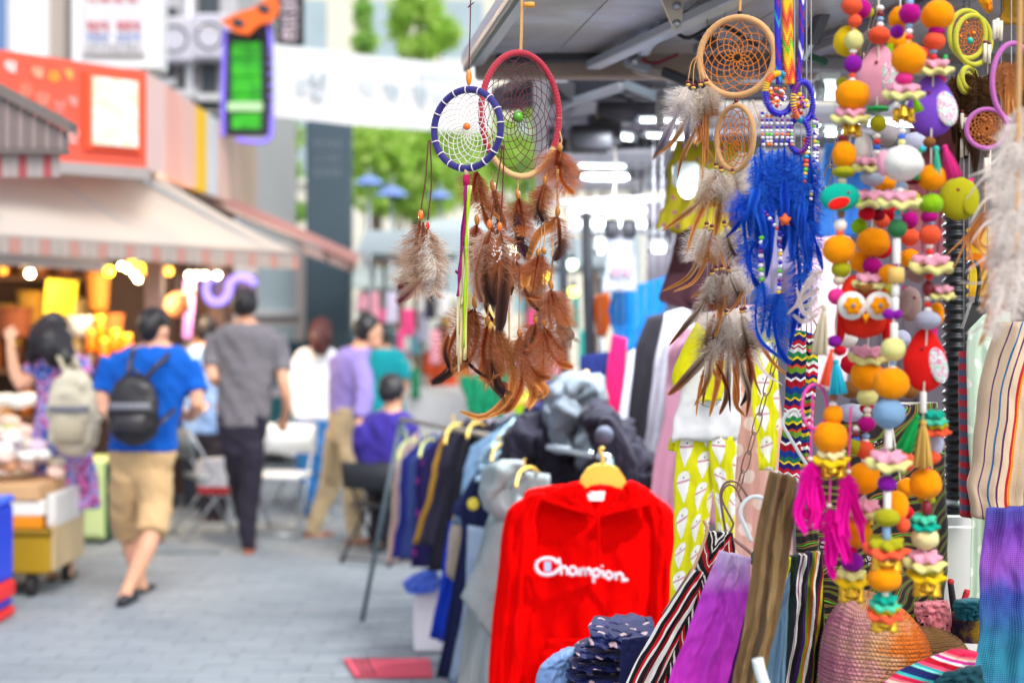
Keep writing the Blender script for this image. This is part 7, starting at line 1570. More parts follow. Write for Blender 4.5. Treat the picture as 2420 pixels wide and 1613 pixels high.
def garland(label, line, D, items):
    x0, y0 = line[-1]; t = thing('felt_garland', label, 'garland', P(x0, y0, D), 'felt ball garlands')
    wire('string', pl(line, D), S(2.2, D), plain('garland_string', '#d8cfc2', .9), t, 40, 5)
    for it in items:
        k, x, y = it[0], it[1], it[2]
        if k == 'ball': G_(t, 'felt_ball', x, y, D+(it[6] if len(it) > 6 else 0), it[3]*1.08, it[4]*1.08, it[5])
        elif k == 'bead': G_(t, 'bead', x, y, D, it[3], it[4], it[5])
        elif k == 'tube': G_(t, 'tube_bead', x, y, D, it[3], it[4], it[5])
        elif k == 'fl': flower(t, x, y, D, it[3], it[4], it[5])
        elif k == 'bell': bell(t, x, y, D, it[3])
        elif k == 'tas': G_(t, 'tassel', x, y, D-.02, it[3], it[4], it[5], it[6] if len(it) > 6 else 0)
        elif k == 'orn': ornament(t, it[8] if len(it) > 8 else 'felt_bird', x, y, D+.015, it[3], it[4], it[5], it[6], 'bird', 1, it[7] if len(it) > 7 else 0)
        elif k == 'beads':   # little run of striped seed beads
            for j in range(it[3]): G_(t, 'bead', x, y+j*13, D, 9, 7, it[4+j % (len(it)-4)])
    return t
random.seed(21)
garland('orange and yellow felt garland with teal fish, closest to blue feathers', [(2016, -60), (2016, 150), (2010, 320), (1990, 430), (1985, 600), (1975, 780), (1968, 960), (1966, 1110)], 2.55, [
    ('ball', 2013, 14, 22, 20, 'coral'), ('ball', 2038, 22, 20, 20, 'magenta', .05), ('ball', 2020, 50, 15, 15, 'coral'), ('ball', 2003, 98, 32, 34, 'yellow', .03), ('ball', 2018, 96, 21, 21, 'pale'), ('beads', 2016, 122, 2, 'white', 'red'), ('ball', 2016, 152, 21, 21, 'purple'),
    ('beads', 2014, 178, 2, 'coral', 'white'), ('ball', 2014, 226, 37, 34, 'orange'), ('ball', 1990, 198, 14, 14, 'olive', .04), ('fl', 2010, 272, 86, 'pale', 'pink'), ('bell', 2012, 308, 44), ('bead', 1992, 326, 13, 8, 'maroon'), ('ball', 1995, 366, 28, 32, 'orange'), ('ball', 1994, 406, 24, 14, 'olive'), ('bead', 1990, 428, 11, 10, 'beige'),
    ('bead', 1988, 505, 9, 12, 'brown'), ('bead', 1986, 532, 16, 16, 'white'), ('beads', 1985, 550, 1, 'coral'), ('ball', 1983, 590, 37, 35, 'orange'), ('ball', 1988, 636, 21, 19, 'olive'), ('bead', 1982, 662, 14, 12, 'beige'), ('ball', 1976, 700, 18, 18, 'hot'), ('ball', 1972, 806, 15, 13, 'purple'), ('ball', 1985, 828, 14, 12, 'crimson'),
    ('tas', 1942, 780, 22, 60, 'beige', 6), ('tas', 1958, 868, 16, 42, 'coral', 10), ('tas', 1978, 890, 26, 42, 'cyan', -4), ('bead', 1970, 938, 11, 9, 'brown'), ('ball', 1969, 980, 23, 23, 'orange'), ('beads', 1968, 955, 1, 'white'), ('ball', 1963, 1032, 39, 34, 'orange'), ('fl', 1965, 1078, 80, 'yellow', 'cream'), ('bell', 1968, 1110, 56)])
gA = ornament(thing('felt_fish', 'turquoise felt fish with red patch among the beads', 'ornament', P(1986, 500, 2.53)), 'body', 1985, 466, 2.53, 66, 96, 'teal', CM['red'], 'fish', 1, 86)
garland('pink bird garland with white tufted beads just behind the first', [(2076, -60), (2076, 100), (2070, 300), (2062, 460), (2060, 560), (2052, 800), (2048, 1000), (2040, 1200), (2012, 1300), (2010, 1410)], 2.62, [
    ('beads', 2080, 20, 5, 'white', 'maroon', 'slate'), ('ball', 2078, 84, 24, 20, 'coral'), ('ball', 2056, 30, 9, 12, 'olive'), ('orn', 2075, 180, 104, 156, 'pink', FLORAL, 6), ('tube', 2074, 258, 26, 5, 'emerald'), ('ball', 2075, 292, 19, 18, 'olive'), ('beads', 2072, 322, 4, 'white', 'red', 'blue'), ('ball', 2040, 350, 20, 34, 'white', .03), ('fl', 2052, 388, 70, 'pale', 'pink'), ('ball', 2062, 420, 26, 18, 'lavender'),
    ('fl', 2048, 468, 92, 'pale', 'pink'), ('ball', 2050, 505, 18, 14, 'crimson'), ('ball', 2076, 508, 14, 13, 'maroon'), ('ball', 2030, 535, 18, 17, 'lime', .03), ('ball', 2064, 572, 37, 33, 'orange'), ('ball', 2040, 618, 30, 26, 'orange', .04), ('ball', 2061, 628, 20, 19, 'magenta'),
    ('fl', 2052, 838, 84, 'pale', 'pink'), ('ball', 2049, 886, 36, 34, 'orange'), ('ball', 2050, 938, 23, 20, 'pale'), ('ball', 2050, 965, 18, 12, 'crimson', .04), ('beads', 2050, 968, 2, 'white', 'beige'), ('ball', 2047, 1002, 20, 17, 'magenta'), ('beads', 2024, 1012, 3, 'white', 'maroon', 'blue'), ('beads', 2046, 1030, 2, 'slate', 'white'), ('ball', 2044, 1062, 20, 20, 'coral'), ('ball', 2020, 1055, 14, 20, 'olive'), ('beads', 2044, 1088, 1, 'white'),
    ('ball', 2040, 1130, 38, 36, 'orange'), ('fl', 2042, 1200, 88, 'pale', 'pink'), ('bell', 2040, 1225, 44), ('ball', 2020, 1256, 38, 33, 'orange'), ('ball', 2012, 1296, 14, 10, 'crimson'), ('ball', 2014, 1326, 25, 23, 'purple'), ('fl', 2012, 1362, 80, 'yellow', 'pale'), ('bell', 2012, 1402, 60)])
# the red owl
def owl():
    D = 2.56; t = thing('felt_owl', 'round red felt owl with big yellow ringed eyes', 'ornament', P(2040, 810, D)); a, b = S(64, D), S(72, D); c = P(2040, 728, D); mb = MB(); rs = []
    for k in range(17):
        v = -1+2*k/16; f = math.sqrt(max(.0, 1-abs(v)**3.2)); rs.append([c + Vector((a*max(f, .05)*(1-.12*max(v, 0))*math.cos(q), a*.5*max(f, .05)*math.sin(q), b*v + (b*.16*abs(math.cos(q))**2 if v > .7 else 0))) for q in (2*PI*j/26 for j in range(26))])
    mb.rings(rs); o = mb.build('body', felt('felt_owl', '#e0301c'), t)
    for s_, x in ((-1, 2012), (1, 2076)):
        e = P(x, 722, D-.04-.0); mb = MB(); mb.lathe([(S(4, D), .0), (S(33, D), .0), (S(33, D), .006), (S(4, D), .009)], e, 26, Matrix.Rotation(R(90), 3, 'X')); q = mb.build('eye_disc', CM['white'], t)
        mb = MB(); rs = []
        for z, r in ((.009, 3), (.009, 20), (.014, 20), (.016, 3)): rs.append([e + Vector((S(r*(1+.12*math.cos(6*an)), D)*math.cos(an), -z, S(r*(1+.12*math.cos(6*an)), D)*math.sin(an))) for an in (2*PI*j/36 for j in range(36))])
        mb.rings(rs); mb.build('iris', CM['orange'], q); mb = MB(); mb.ball(e + Vector((0, -.016, 0)), S(6, D), 10, 8); mb.build('pupil', plain('pupil_grey', '#8a7a70', .3), q)
    mb = MB(); mb.prism([P(x, y, D-.035) for x, y in ((2018, 672), (2065, 672), (2045, 695), (2038, 695))], Vector((0, -.012, 0))); mb.build('brow', CM['brown'], t)
    mb = MB(); mb.prism([P(x, y, D-.046) for x, y in ((2036, 742), (2052, 742), (2044, 764))], Vector((0, -.008, 0))); mb.build('beak', CM['orange'], t)
    for x in (1985, 2096): mb = MB(); mb.ball(P(x, 770, D), (S(13, D), S(20, D), S(44, D)), 12, 10); mb.build('wing', felt('felt_owl2', '#c81a18'), t)
    flower(t, 2055, 664, D-.02, 74, 'pale', 'pink')
owl()
garland('long middle garland with white bird ball and white tube beads', [(2150, -60), (2146, 100), (2138, 260), (2130, 400), (2120, 560), (2115, 720), (2108, 860), (2100, 1020), (2096, 1200), (2093, 1340), (2090, 1470)], 2.48, [
    ('ball', 2128, 45, 26, 30, 'orange', .05), ('tube', 2150, 8, 9, 12, 'slate'), ('ball', 2150, 33, 23, 22, 'magenta'), ('beads', 2148, 62, 3, 'slate', 'white', 'red'), ('ball', 2120, 76, 15, 15, 'purple', .04), ('ball', 2147, 140, 39, 34, 'orange'), ('ball', 2136, 186, 20, 14, 'hot'), ('fl', 2135, 216, 88, 'pale', 'pink'), ('tas', 2166, 246, 14, 20, 'lime', -20), ('bead', 2132, 242, 8, 8, 'slate'), ('bell', 2134, 272, 52),
    ('beads', 2131, 310, 4, 'white', 'blue', 'pale'), ('ball', 2088, 386, 14, 28, 'pink'), ('ball', 2132, 386, 43, 40, 'white'), ('bead', 2131, 368, 4, 4, 'maroon'), ('beads', 2126, 424, 3, 'white', 'slate'), ('fl', 2126, 470, 96, 'pale', 'pink'), ('beads', 2122, 502, 2, 'cyan', 'slate'), ('ball', 2121, 540, 21, 21, 'green'), ('tube', 2119, 594, 9, 32, 'white'), ('bead', 2118, 624, 9, 4, 'purple'), ('tube', 2118, 650, 20, 18, 'tan'), ('ball', 2100, 648, 24, 20, 'orange', .05), ('tube', 2116, 686, 9, 14, 'white'), ('bead', 2116, 678, 9, 4, 'red'),
    ('tube', 2115, 720, 9, 18, 'white'), ('ball', 2100, 742, 14, 12, 'purple'), ('ball', 2118, 742, 13, 12, 'purple'), ('tube', 2113, 786, 9, 26, 'white'), ('ball', 2111, 825, 27, 25, 'pale'), ('beads', 2110, 856, 2, 'slate', 'white'), ('ball', 2107, 906, 39, 36, 'orange'), ('bead', 2106, 944, 8, 6, 'slate'), ('ball', 2101, 976, 35, 34, 'slate'), ('tube', 2100, 1036, 9, 22, 'white'), ('fl', 2100, 1086, 96, 'pale', 'pink'), ('bead', 2098, 1116, 8, 8, 'lavender'),
    ('ball', 2096, 1142, 20, 17, 'purple'), ('tube', 2097, 1180, 9, 26, 'white'), ('ball', 2118, 1195, 26, 34, 'orange', .05), ('ball', 2096, 1222, 27, 22, 'olive'), ('ball', 2135, 1240, 14, 18, 'coral', .03), ('tube', 2095, 1258, 10, 16, 'slate'), ('fl', 2095, 1290, 98, 'coral', 'olive'), ('fl', 2096, 1300, 66, 'mint', 'gold'), ('bell', 2094, 1328, 70), ('ball', 2090, 1366, 36, 30, 'orange'), ('ball', 2092, 1352, 20, 14, 'olive'), ('tube', 2092, 1392, 8, 16, 'white'), ('fl', 2092, 1420, 66, 'mint', 'teal'), ('fl', 2092, 1442, 82, 'coral', 'olive'), ('bell', 2090, 1472, 62)])
garland('garland with purple bird and pink tassel nearest the corrugated pipe', [(2216, -60), (2210, 100), (2202, 250), (2200, 420), (2198, 560), (2195, 700), (2186, 860), (2182, 1000), (2188, 1140), (2186, 1300), (2190, 1400)], 2.56, [
    ('ball', 2216, 36, 37, 33, 'orange'), ('ball', 2213, 74, 18, 12, 'magenta'), ('ball', 2208, 98, 23, 20, 'coral'), ('beads', 2206, 122, 2, 'slate', 'red'), ('fl', 2206, 158, 84, 'pale', 'pink'), ('tube', 2234, 145, 6, 16, 'emerald'), ('orn', 2202, 250, 118, 152, 'violet', FLORAL, 0), ('ball', 2196, 336, 13, 12, 'brown'), ('tas', 2170, 388, 12, 36, 'emerald', 10), ('tas', 2214, 384, 12, 36, 'mint', -2), ('tas', 2244, 382, 22, 42, 'hot', -18), ('bead', 2180, 352, 8, 8, 'cyan'), ('bead', 2212, 352, 8, 8, 'cyan'),
    ('ball', 2202, 420, 33, 30, 'orange'), ('ball', 2158, 426, 18, 10, 'maroon'), ('beads', 2202, 446, 1, 'red'), ('ball', 2200, 482, 27, 24, 'lime'), ('ball', 2196, 512, 18, 14, 'magenta'), ('beads', 2200, 514, 2, 'white', 'slate'), ('ball', 2198, 555, 24, 22, 'coral'), ('beads', 2197, 582, 3, 'white', 'red'), ('fl', 2200, 622, 100, 'pale', 'pink'), ('ball', 2168, 646, 24, 22, 'taupe', .05), ('bead', 2196, 654, 10, 8, 'red'), ('bead', 2194, 682, 14, 20, 'maroon'), ('fl', 2226, 690, 60, 'pale', 'pink'), ('beads', 2193, 706, 3, 'white', 'red'), ('ball', 2192, 756, 27, 22, 'lavender'), ('ball', 2214, 742, 16, 26, 'orange', .04),
    ('orn', 2186, 850, 104, 156, 'red', FLORAL, 0), ('tube', 2182, 950, 8, 26, 'white'), ('fl', 2208, 985, 56, 'mint', 'teal'), ('fl', 2212, 1010, 64, 'coral', 'olive'), ('tas', 2152, 1024, 22, 44, 'emerald', 22), ('tas', 2182, 1048, 26, 52, 'tan', 0), ('ball', 2210, 1048, 18, 28, 'lavender', .03), ('ball', 2194, 1080, 26, 16, 'coral', .03), ('beads', 2188, 1096, 2, 'beige', 'red'), ('ball', 2187, 1142, 37, 34, 'orange'), ('ball', 2190, 1180, 20, 12, 'olive', .03), ('bead', 2190, 1200, 13, 20, 'maroon'), ('fl', 2184, 1232, 66, 'teal', 'mint'), ('bead', 2187, 1240, 8, 8, 'slate'), ('ball', 2186, 1270, 30, 25, 'cream'), ('fl', 2186, 1322, 90, 'pale', 'pink'), ('fl', 2190, 1350, 84, 'yellow', 'olive'), ('bell', 2190, 1388, 62)])
ornament(thing('felt_moon', 'plump mustard felt fish half hidden behind the garlands', 'ornament', P(2268, 520, 2.66)), 'body', 2266, 470, 2.66, 96, 104, 'olive', CM['olive'], 'moon', 1, 10)
ornament(thing('felt_mouse', 'taupe felt mouse with button eye behind the red owl', 'ornament', P(2150, 770, 2.66)), 'body', 2150, 718, 2.66, 58, 84, 'taupe', CM['taupe'], 'fish', -1, 0)
garland('shadowed garland of orange and red balls hanging behind the others', [(2128, -40), (2125, 300), (2125, 600), (2100, 900), (2130, 1150)], 2.8, [('ball', 2096, 320, 24, 24, 'grey'), ('ball', 2090, 430, 26, 20, 'orange'), ('ball', 2150, 470, 24, 20, 'olive'), ('ball', 2160, 340, 30, 26, 'lavender'), ('ball', 2110, 500, 22, 18, 'crimson'), ('ball', 2150, 520, 18, 18, 'magenta'), ('ball', 2085, 520, 18, 18, 'coral'), ('ball', 2085, 590, 20, 18, 'crimson'), ('ball', 2150, 560, 20, 18, 'coral'), ('ball', 2150, 610, 22, 20, 'orange'), ('ball', 2090, 680, 22, 20, 'olive'), ('ball', 2130, 800, 20, 20, 'lavender'), ('ball', 2010, 860, 22, 20, 'crimson'), ('ball', 2010, 920, 22, 20, 'brown'), ('ball', 2010, 975, 26, 22, 'lavender'), ('ball', 2150, 920, 22, 20, 'brown'), ('ball', 2140, 1090, 22, 20, 'coral'), ('ball', 2145, 1150, 24, 20, 'orange'), ('ball', 2140, 1210, 18, 16, 'crimson'), ('ball', 2000, 800, 24, 22, 'white'), ('ball', 2125, 100, 26, 24, 'orange'), ('ball', 2170, 130, 22, 20, 'crimson')])
# ================================================================== TEXTILES AND BITS ON THE NEAR TABLE
def ht(name, label, L, Rr, D, m, cat, **k): return drape(name, L, Rr, D, m, label=label, cat=cat, **k)
# ---- steel chain
def chain():
    D0, D1 = 3.0, 3.35; t = thing('chain', 'long slanting steel link chain running from the canopy to the wire hangers', 'chain', P(1742, 1165, 3.35)); a, b = P(2070, 20, D0), P(1742, 1165, D1); d = b-a; L = d.length; d.normalize(); step = S(52, 3.2); n = int(L/step)
    u = d.cross(Vector((0, 1, 0))).normalized(); v = d.cross(u)
    m = plain('chain_brass', '#a88a78', .3, .15, metal=.9); l2 = S(30, 3.2); w_ = S(8.5, 3.2)
    for k in range(n):
        c = a + d*(step*(k+.5)); s_ = u if k % 2 else (u*.35+v*.9).normalized(); mb = MB(); pts = []
        for i in range(20):
            q = 2*PI*i/20; pts.append(c + d*(l2*math.copysign(abs(math.cos(q))**.6, math.cos(q))) + s_*(w_*math.sin(q)))
        pts.append(pts[0]); mb.tube(pts, S(1.7, 3.2), 6, False); mb.build('link', m, t)
chain()
M_WIRE = plain('copper_wire', '#9c7a74', .3, .1, metal=.85)
def wire_hanger(label, pts, D, r, m, group=None, arms=True):
    t = thing('wire_hanger', label, 'hanger', P(pts[-1][0], pts[-1][1], D), group); wire('hook', pl(pts, D), S(r, D), m, t, 40, 8)
    if not arms: return
    x, y = pts[-1]; wire('arm', pl([(x, y), (x-60, y+55), (x-150, y+190)], D), S(r, D), m, t, 16, 6); wire('arm', pl([(x, y), (x+70, y+60), (x+130, y+150)], D+.05), S(r, D), m, t, 16, 6)
wire_hanger('copper wire hanger hooked on the chain end', [(1768, 1175), (1752, 1150), (1738, 1137), (1715, 1140), (1703, 1165), (1708, 1215), (1716, 1260)], 3.3, 3, M_WIRE)
wire_hanger('second copper wire hanger doubled behind the first', [(1752, 1185), (1742, 1158), (1726, 1144), (1710, 1155), (1706, 1180), (1728, 1225), (1733, 1238), (1722, 1262)], 3.34, 2.6, M_WIRE)
wire_hanger('thick white plastic coated hanger hook in front of the brown cloth', [(1808, 1182), (1796, 1174), (1775, 1174), (1756, 1190), (1750, 1215), (1762, 1245), (1776, 1278)], 2.95, 5, plain('white_coat', '#dfe9e6', .35), arms=False)
wire_hanger('white wire hanger hook behind the patterned strap', [(1890, 985), (1880, 968), (1862, 975), (1850, 1000), (1868, 1035), (1895, 1080), (1915, 1110)], 2.9, 4, plain('white_coat', '#dfe9e6', .35), arms=False)
# ---- baby clothes
def bears():
    if 'bear_print' in MATS: return MATS['bear_print']
    t = NT('bear_print'); u, v, uv = t.uv(); px, py = .052, .085
    a = t.math('DIVIDE', u, px); b = t.math('DIVIDE', v, py); col = t.math('FLOOR', a); b = t.math('ADD', b, t.math('MULTIPLY', t.math('MODULO', col, 2.0), .5))
    fa = t.math('SUBTRACT', t.math('FRACT', a), .5); fb = t.math('FRACT', b)
    hw = t.math('MULTIPLY', t.math('SINE', t.math('MULTIPLY', t.math('POWER', t.math('DIVIDE', fb, .9), .55), PI)), .34); hw = t.math('ADD', hw, t.math('MULTIPLY', t.math('SUBTRACT', t.noise(90, 1), .5), .1)); body = t.math('MULTIPLY', t.math('LESS_THAN', t.math('ABSOLUTE', fa), hw), t.math('LESS_THAN', fb, .9))
    c = t.mix(body, hx('#d8d80a'), hx('#eeeeea')); sc_ = t.math('MULTIPLY', body, t.math('COMPARE', fb, .3, .03)); c = t.mix(sc_, c, hx('#c98a9c'))
    d = t.math('ADD', t.math('POWER', t.math('MULTIPLY', fa, 1.0), 2.0), t.math('POWER', t.math('MULTIPLY', t.math('SUBTRACT', fb, .19), 1.6), 2.0)); c = t.mix(t.math('LESS_THAN', d, .0022), c, hx('#205a54'))
    t.bump(t.noise(60, 3), .2, .004); MATS['bear_print'] = t.done(c, .9, 0, .2, 0, .2); return MATS['bear_print']
BEAR = bears(); M_KW = cloth('baby_white', '#e9ecee', .04); M_KY = cloth('baby_yellow', '#dcd80c', .06)
def baby():
    D = 3.75; t = thing('baby_set', 'white baby top over yellow printed baby trousers on a hanger', 'baby clothes', P(1660, 1440, D))
    tp = drape('top', [(1640, 800), (1622, 880), (1598, 960), (1590, 1042)], [(1745, 800), (1752, 880), (1752, 960), (1748, 1036)], D-.02, M_KW, t, nu=24, nv=24, folds=2, amp=.008, wr=.006, hem=.004, cord_z=2.45)
    drape('sleeve', [(1645, 760), (1610, 830), (1588, 880), (1592, 918)], [(1675, 790), (1650, 850), (1628, 890), (1606, 922)], D-.06, M_KY, t, nu=12, nv=16, folds=2, amp=.008, thick=.03)
    drape('front_panel', [(1690, 850), (1670, 920), (1652, 948)], [(1720, 850), (1712, 915), (1704, 946)], D-.05, M_KY, tp, nu=10, nv=10, amp=.004, thick=.008)
    mb = MB()
    for k in range(11):
        f = k/10; x = 1652+52*f; y = 951 + 12*math.sin(PI*f)-6*f; mb.box((-.0016, -.001, -.002), (.0016, .001, .002), Matrix.Translation(P(x, y, D-.075)) @ Matrix.Rotation(k*.9, 4, 'Y'))
    mb.build('lettering', plain('ink_green', '#356a5c', .7), tp, False)
    drape('trouser_leg', [(1600, 1030), (1594, 1150), (1588, 1290), (1582, 1440)], [(1690, 1030), (1690, 1120), (1680, 1210), (1662, 1430)], D, BEAR, t, nu=20, nv=34, folds=2, amp=.008, wr=.006)
    drape('trouser_leg', [(1672, 1030), (1680, 1120), (1688, 1200), (1700, 1420)], [(1742, 1030), (1738, 1150), (1734, 1290), (1728, 1430)], D-.015, BEAR, t, nu=18, nv=34, folds=2, amp=.008, wr=.006, seed=5)
    drape('under_sleeve', [(1588, 1030), (1580, 1045), (1578, 1062)], [(1606, 1032), (1604, 1048), (1600, 1068)], D+.03, M_KY, t, nu=8, nv=8, thick=.02)
baby()
ht('baby_trousers', 'yellow printed baby trousers hanging behind the chain', [(1795, 740), (1786, 860), (1775, 950), (1790, 1060), (1794, 1110)], [(1835, 730), (1838, 860), (1842, 950), (1838, 1040), (1832, 1112)], 3.9, BEAR, 'baby clothes', nu=16, nv=30, amp=.01, cord_z=2.45)
ht('baby_dress', 'pale pink baby dress with white dots behind the chain', [(1745, 720), (1745, 900), (1735, 1100), (1728, 1400)], [(1830, 720), (1840, 900), (1860, 1100), (1880, 1400)], 4.05, dots('pink_dots', '#dba9a4', '#f0dede', .075, .26), 'dress', nu=20, nv=30, amp=.015, cord_z=2.45)
ht('pale_blouse', 'pale rose baby blouse behind the feather tips', [(1650, 740), (1640, 800), (1630, 860)], [(1800, 720), (1800, 800), (1790, 900)], 3.95, cloth('pale_rose', '#dccbc6', .06), 'baby clothes', amp=.01, cord_z=2.45)
# ---- woven straps and scarves
AND = [(0, '#1c6a52'), (.07, '#e6c81c'), (.1, '#2a1e6a'), (.18, '#c8142c'), (.24, '#eeeeea'), (.27, '#b01028'), (.3, '#eeeeea'), (.36, '#2a8a4a'), (.44, '#e8d020'), (.48, '#1c1440'), (.56, '#d8442a'), (.6, '#6a9a2a'), (.68, '#241a58'), (.76, '#f0f0e8'), (.8, '#a80c24'), (.9, '#143a8a')]
ht('woven_bag', 'narrow woven strap bag in zigzag rainbow stripes on a hanger', [(1866, 778), (1858, 900), (1848, 1010), (1838, 1130)], [(1905, 782), (1905, 900), (1895, 1010), (1890, 1140)], 3.1, stripes('andean', AND, .14, 1, .004, zig=(.02, .012)), 'bag', nu=16, nv=50, amp=.005, folds=2, thick=.02, cord_z=2.45)
ht('woven_belt', 'second woven rainbow strap half behind the first', [(1898, 782), (1900, 860), (1892, 960), (1880, 1110)], [(1925, 790), (1935, 860), (1925, 960), (1910, 1120)], 3.16, stripes('andean2', AND[::-1] and [(i/len(AND), c) for i, (p, c) in enumerate(AND[::-1])], .12, 1, .004, zig=(.02, .012)), 'bag', nu=12, nv=50, amp=.006, folds=2, thick=.02, cord_z=2.45)
wire_hanger('thin wire hanger carrying the woven rainbow straps', [(1862, 800), (1880, 750), (1898, 725), (1925, 760), (1930, 775), (1918, 800)], 3.05, 2, M_WIRE, arms=False)
def ikat():
    t = NT('ikat'); u, v, uv = t.uv(); zig = t.math('ABSOLUTE', t.math('SUBTRACT', t.math('FRACT', t.math('DIVIDE', u, .055)), .5))
    f = t.math('FRACT', t.math('ADD', t.math('DIVIDE', v, .11), t.math('MULTIPLY', zig, 1.1))); n = t.math('MULTIPLY', t.math('SUBTRACT', t.noise(60, 2), .5), .12); f = t.math('FRACT', t.math('ADD', f, n))
    c = t.ramp(f, [(0, hx('#1a1016')), (.14, hx('#e3e2d8')), (.24, hx('#2a1020')), (.36, hx('#e6e4da')), (.42, hx('#180e14')), (.6, hx('#c80c18')), (.7, hx('#e6e4da')), (.75, hx('#a00c18')), (.9, hx('#200f1c'))], True)
    t.bump(t.noise(300, 2), .3, .003); return t.done(c, .9, 0, .2, 0, .2)
IKAT = ikat(); STK = stripes('ikat_stripe', [(0, '#e8e6de'), (.1, '#1a1218'), (.3, '#c40c18'), (.42, '#e4e2da'), (.5, '#1a1218'), (.72, '#8a0c18'), (.86, '#e8e6de')], .045, 0, .012)
ht('ikat_scarf', 'red black and white geometric scarf slung from the wire hanger', [(1670, 1255), (1648, 1335), (1630, 1420), (1545, 1680)], [(1732, 1258), (1738, 1330), (1706, 1480), (1645, 1670)], 3.22, IKAT, 'scarf', nu=26, nv=44, folds=3, amp=.014, grow=.6, thick=.03)
ht('ikat_scarf', 'striped tail of the geometric scarf in narrow red black folds', [(1640, 1345), (1590, 1420), (1530, 1510), (1452, 1670)], [(1664, 1352), (1640, 1430), (1600, 1520), (1548, 1675)], 3.18, STK, 'scarf', nu=22, nv=40, folds=3, amp=.012, grow=.6, thick=.03)
wire('bamboo_stick', pl([(1664, 1228), (1670, 1260), (1640, 1340), (1625, 1370)], 3.2), S(4, 3.2), plain('bamboo', '#c9a07c', .6), None, 16, 8, label='thin bamboo hanger stick at the scarf top', cat='hanger')
def silk(name, a, b, c):
    t = NT(name); u, v, uv = t.uv(); f = t.math('ADD', t.math('MULTIPLY', v, 1.7), t.math('MULTIPLY', t.math('SUBTRACT', t.noise(6, 3), .5), .25)); k = t.ramp(f, [(0, hx(a)), (.12, hx(b)), (.6, hx(c))]); t.bump(t.noise(50, 3), .2, .005); return t.done(k, .7, 0, .03, .15, .2)
ht('violet_scarf', 'glossy violet scarf fading to pale at its folded top', [(1700, 1300), (1660, 1400), (1610, 1520), (1560, 1680)], [(1776, 1318), (1768, 1420), (1740, 1540), (1700, 1680)], 2.85, silk('silk_violet', '#c4aed4', '#b83cc0', '#cc2cba'), 'scarf', nu=36, nv=48, folds=2, amp=.014, wr=.012, thick=.02, grow=.6)
ht('plum_scarf', 'deep purple scarf beneath the violet one', [(1745, 1400), (1720, 1500), (1680, 1680)], [(1790, 1360), (1780, 1500), (1760, 1680)], 2.95, cloth('plum', '#5c1270', .15), 'scarf', folds=2, amp=.012)
ht('tan_scarf', 'long tan brown cloth strip hanging in front of the hangers', [(1818, 1112), (1790, 1250), (1768, 1400), (1740, 1560), (1720, 1680)], [(1884, 1128), (1876, 1260), (1850, 1420), (1815, 1560), (1790, 1680)], 2.62, stripes('tan_cloth', [(0, '#6e5434'), (.3, '#866a46'), (.5, '#5f4830'), (.7, '#94794f')], .05, 0, .02), 'scarf', nu=34, nv=50, folds=2, amp=.016, wr=.012, thick=.02, grow=.5)
ht('denim_strip', 'faded blue grey cloth edge behind the tan strip', [(1830, 1450), (1820, 1520), (1800, 1680)], [(1868, 1350), (1862, 1480), (1850, 1680)], 2.8, cloth('denim_pale', '#6a8aa0', .15), 'cloth', folds=2)
wire('white_rod', pl([(1790, 1555), (1798, 1590), (1815, 1640)], 2.5), S(14, 2.5), plain('white_coat', '#dfe9e6', .35), None, 10, 10, label='white plastic rod end at the bottom of the tan strip', cat='rod')
ht('striped_textile', 'green black and white woven stripe textile hanging low', [(1838, 1320), (1820, 1450), (1790, 1680)], [(1945, 1300), (1950, 1450), (1948, 1680)], 3.05, stripes('guatemala', [(0, '#17121c'), (.06, '#7a8a1c'), (.2, '#c9b81c'), (.24, '#17301c'), (.36, '#20262c'), (.44, '#e0dcd4'), (.47, '#8a4a6a'), (.5, '#e0dcd4'), (.54, '#17121c'), (.62, '#3a1a5a'), (.68, '#7a8a1c'), (.74, '#c9701c'), (.78, '#e8e2d8'), (.82, '#1c1c22'), (.9, '#8a0f24'), (.95, '#c9b81c')], .11, 0, .002), 'textile', nu=40, nv=36, folds=3, amp=.02, wr=.012, thick=.03, grow=.4)
ht('teal_textile', 'dark teal textile edge with white beading behind the white hook', [(1800, 1215), (1784, 1280), (1770, 1330)], [(1850, 1180), (1835, 1260), (1815, 1340)], 3.12, stripes('teal_edge', [(0, '#1c4a4c'), (.5, '#e6e6e2'), (.62, '#1a1a22'), (.8, '#8a4030')], .03, 0), 'textile', folds=2)
# ---- patterned bag
def leafprint():
    t = NT('leaf_print'); u, v, uv = t.uv(); w_ = t.node('ShaderNodeTexWave', wave_type='RINGS', rings_direction='SPHERICAL'); 
    mp = t.node('ShaderNodeMapping'); mp.inputs['Location'].default_value = (-.02, .05, 0); t.l.new(uv, mp.inputs[0]); t.l.new(mp.outputs[0], w_.inputs['Vector']); w_.inputs['Scale'].default_value = 7; w_.inputs['Distortion'].default_value = 7; w_.inputs['Detail'].default_value = 1; w_.inputs['Detail Scale'].default_value = 1.4
    c = t.ramp(w_.outputs[1], [(0, hx('#17100f')), (.22, hx('#6a4a22')), (.4, hx('#3a2612')), (.5, hx('#5ed010')), (.58, hx('#17100f')), (.72, hx('#7a5a2c')), (.9, hx('#120e10'))], True)
    vo = t.node('ShaderNodeTexVoronoi', feature='DISTANCE_TO_EDGE'); vo.inputs['Scale'].default_value = 75; t.l.new(uv, vo.inputs['Vector']); cell = t.ramp(vo.outputs[0], [(0, hx('#140e12')), (.16, hx('#c9b4b4')), (.3, hx('#5a3c2c'))], True)
    m = t.math('GREATER_THAN', t.noise(9, 2, uv), .62); c = t.mix(m, c, cell); t.bump(t.noise(80, 2), .2, .003); return t.done(c, .8, 0, .2, 0, .3)
LEAF = leafprint()
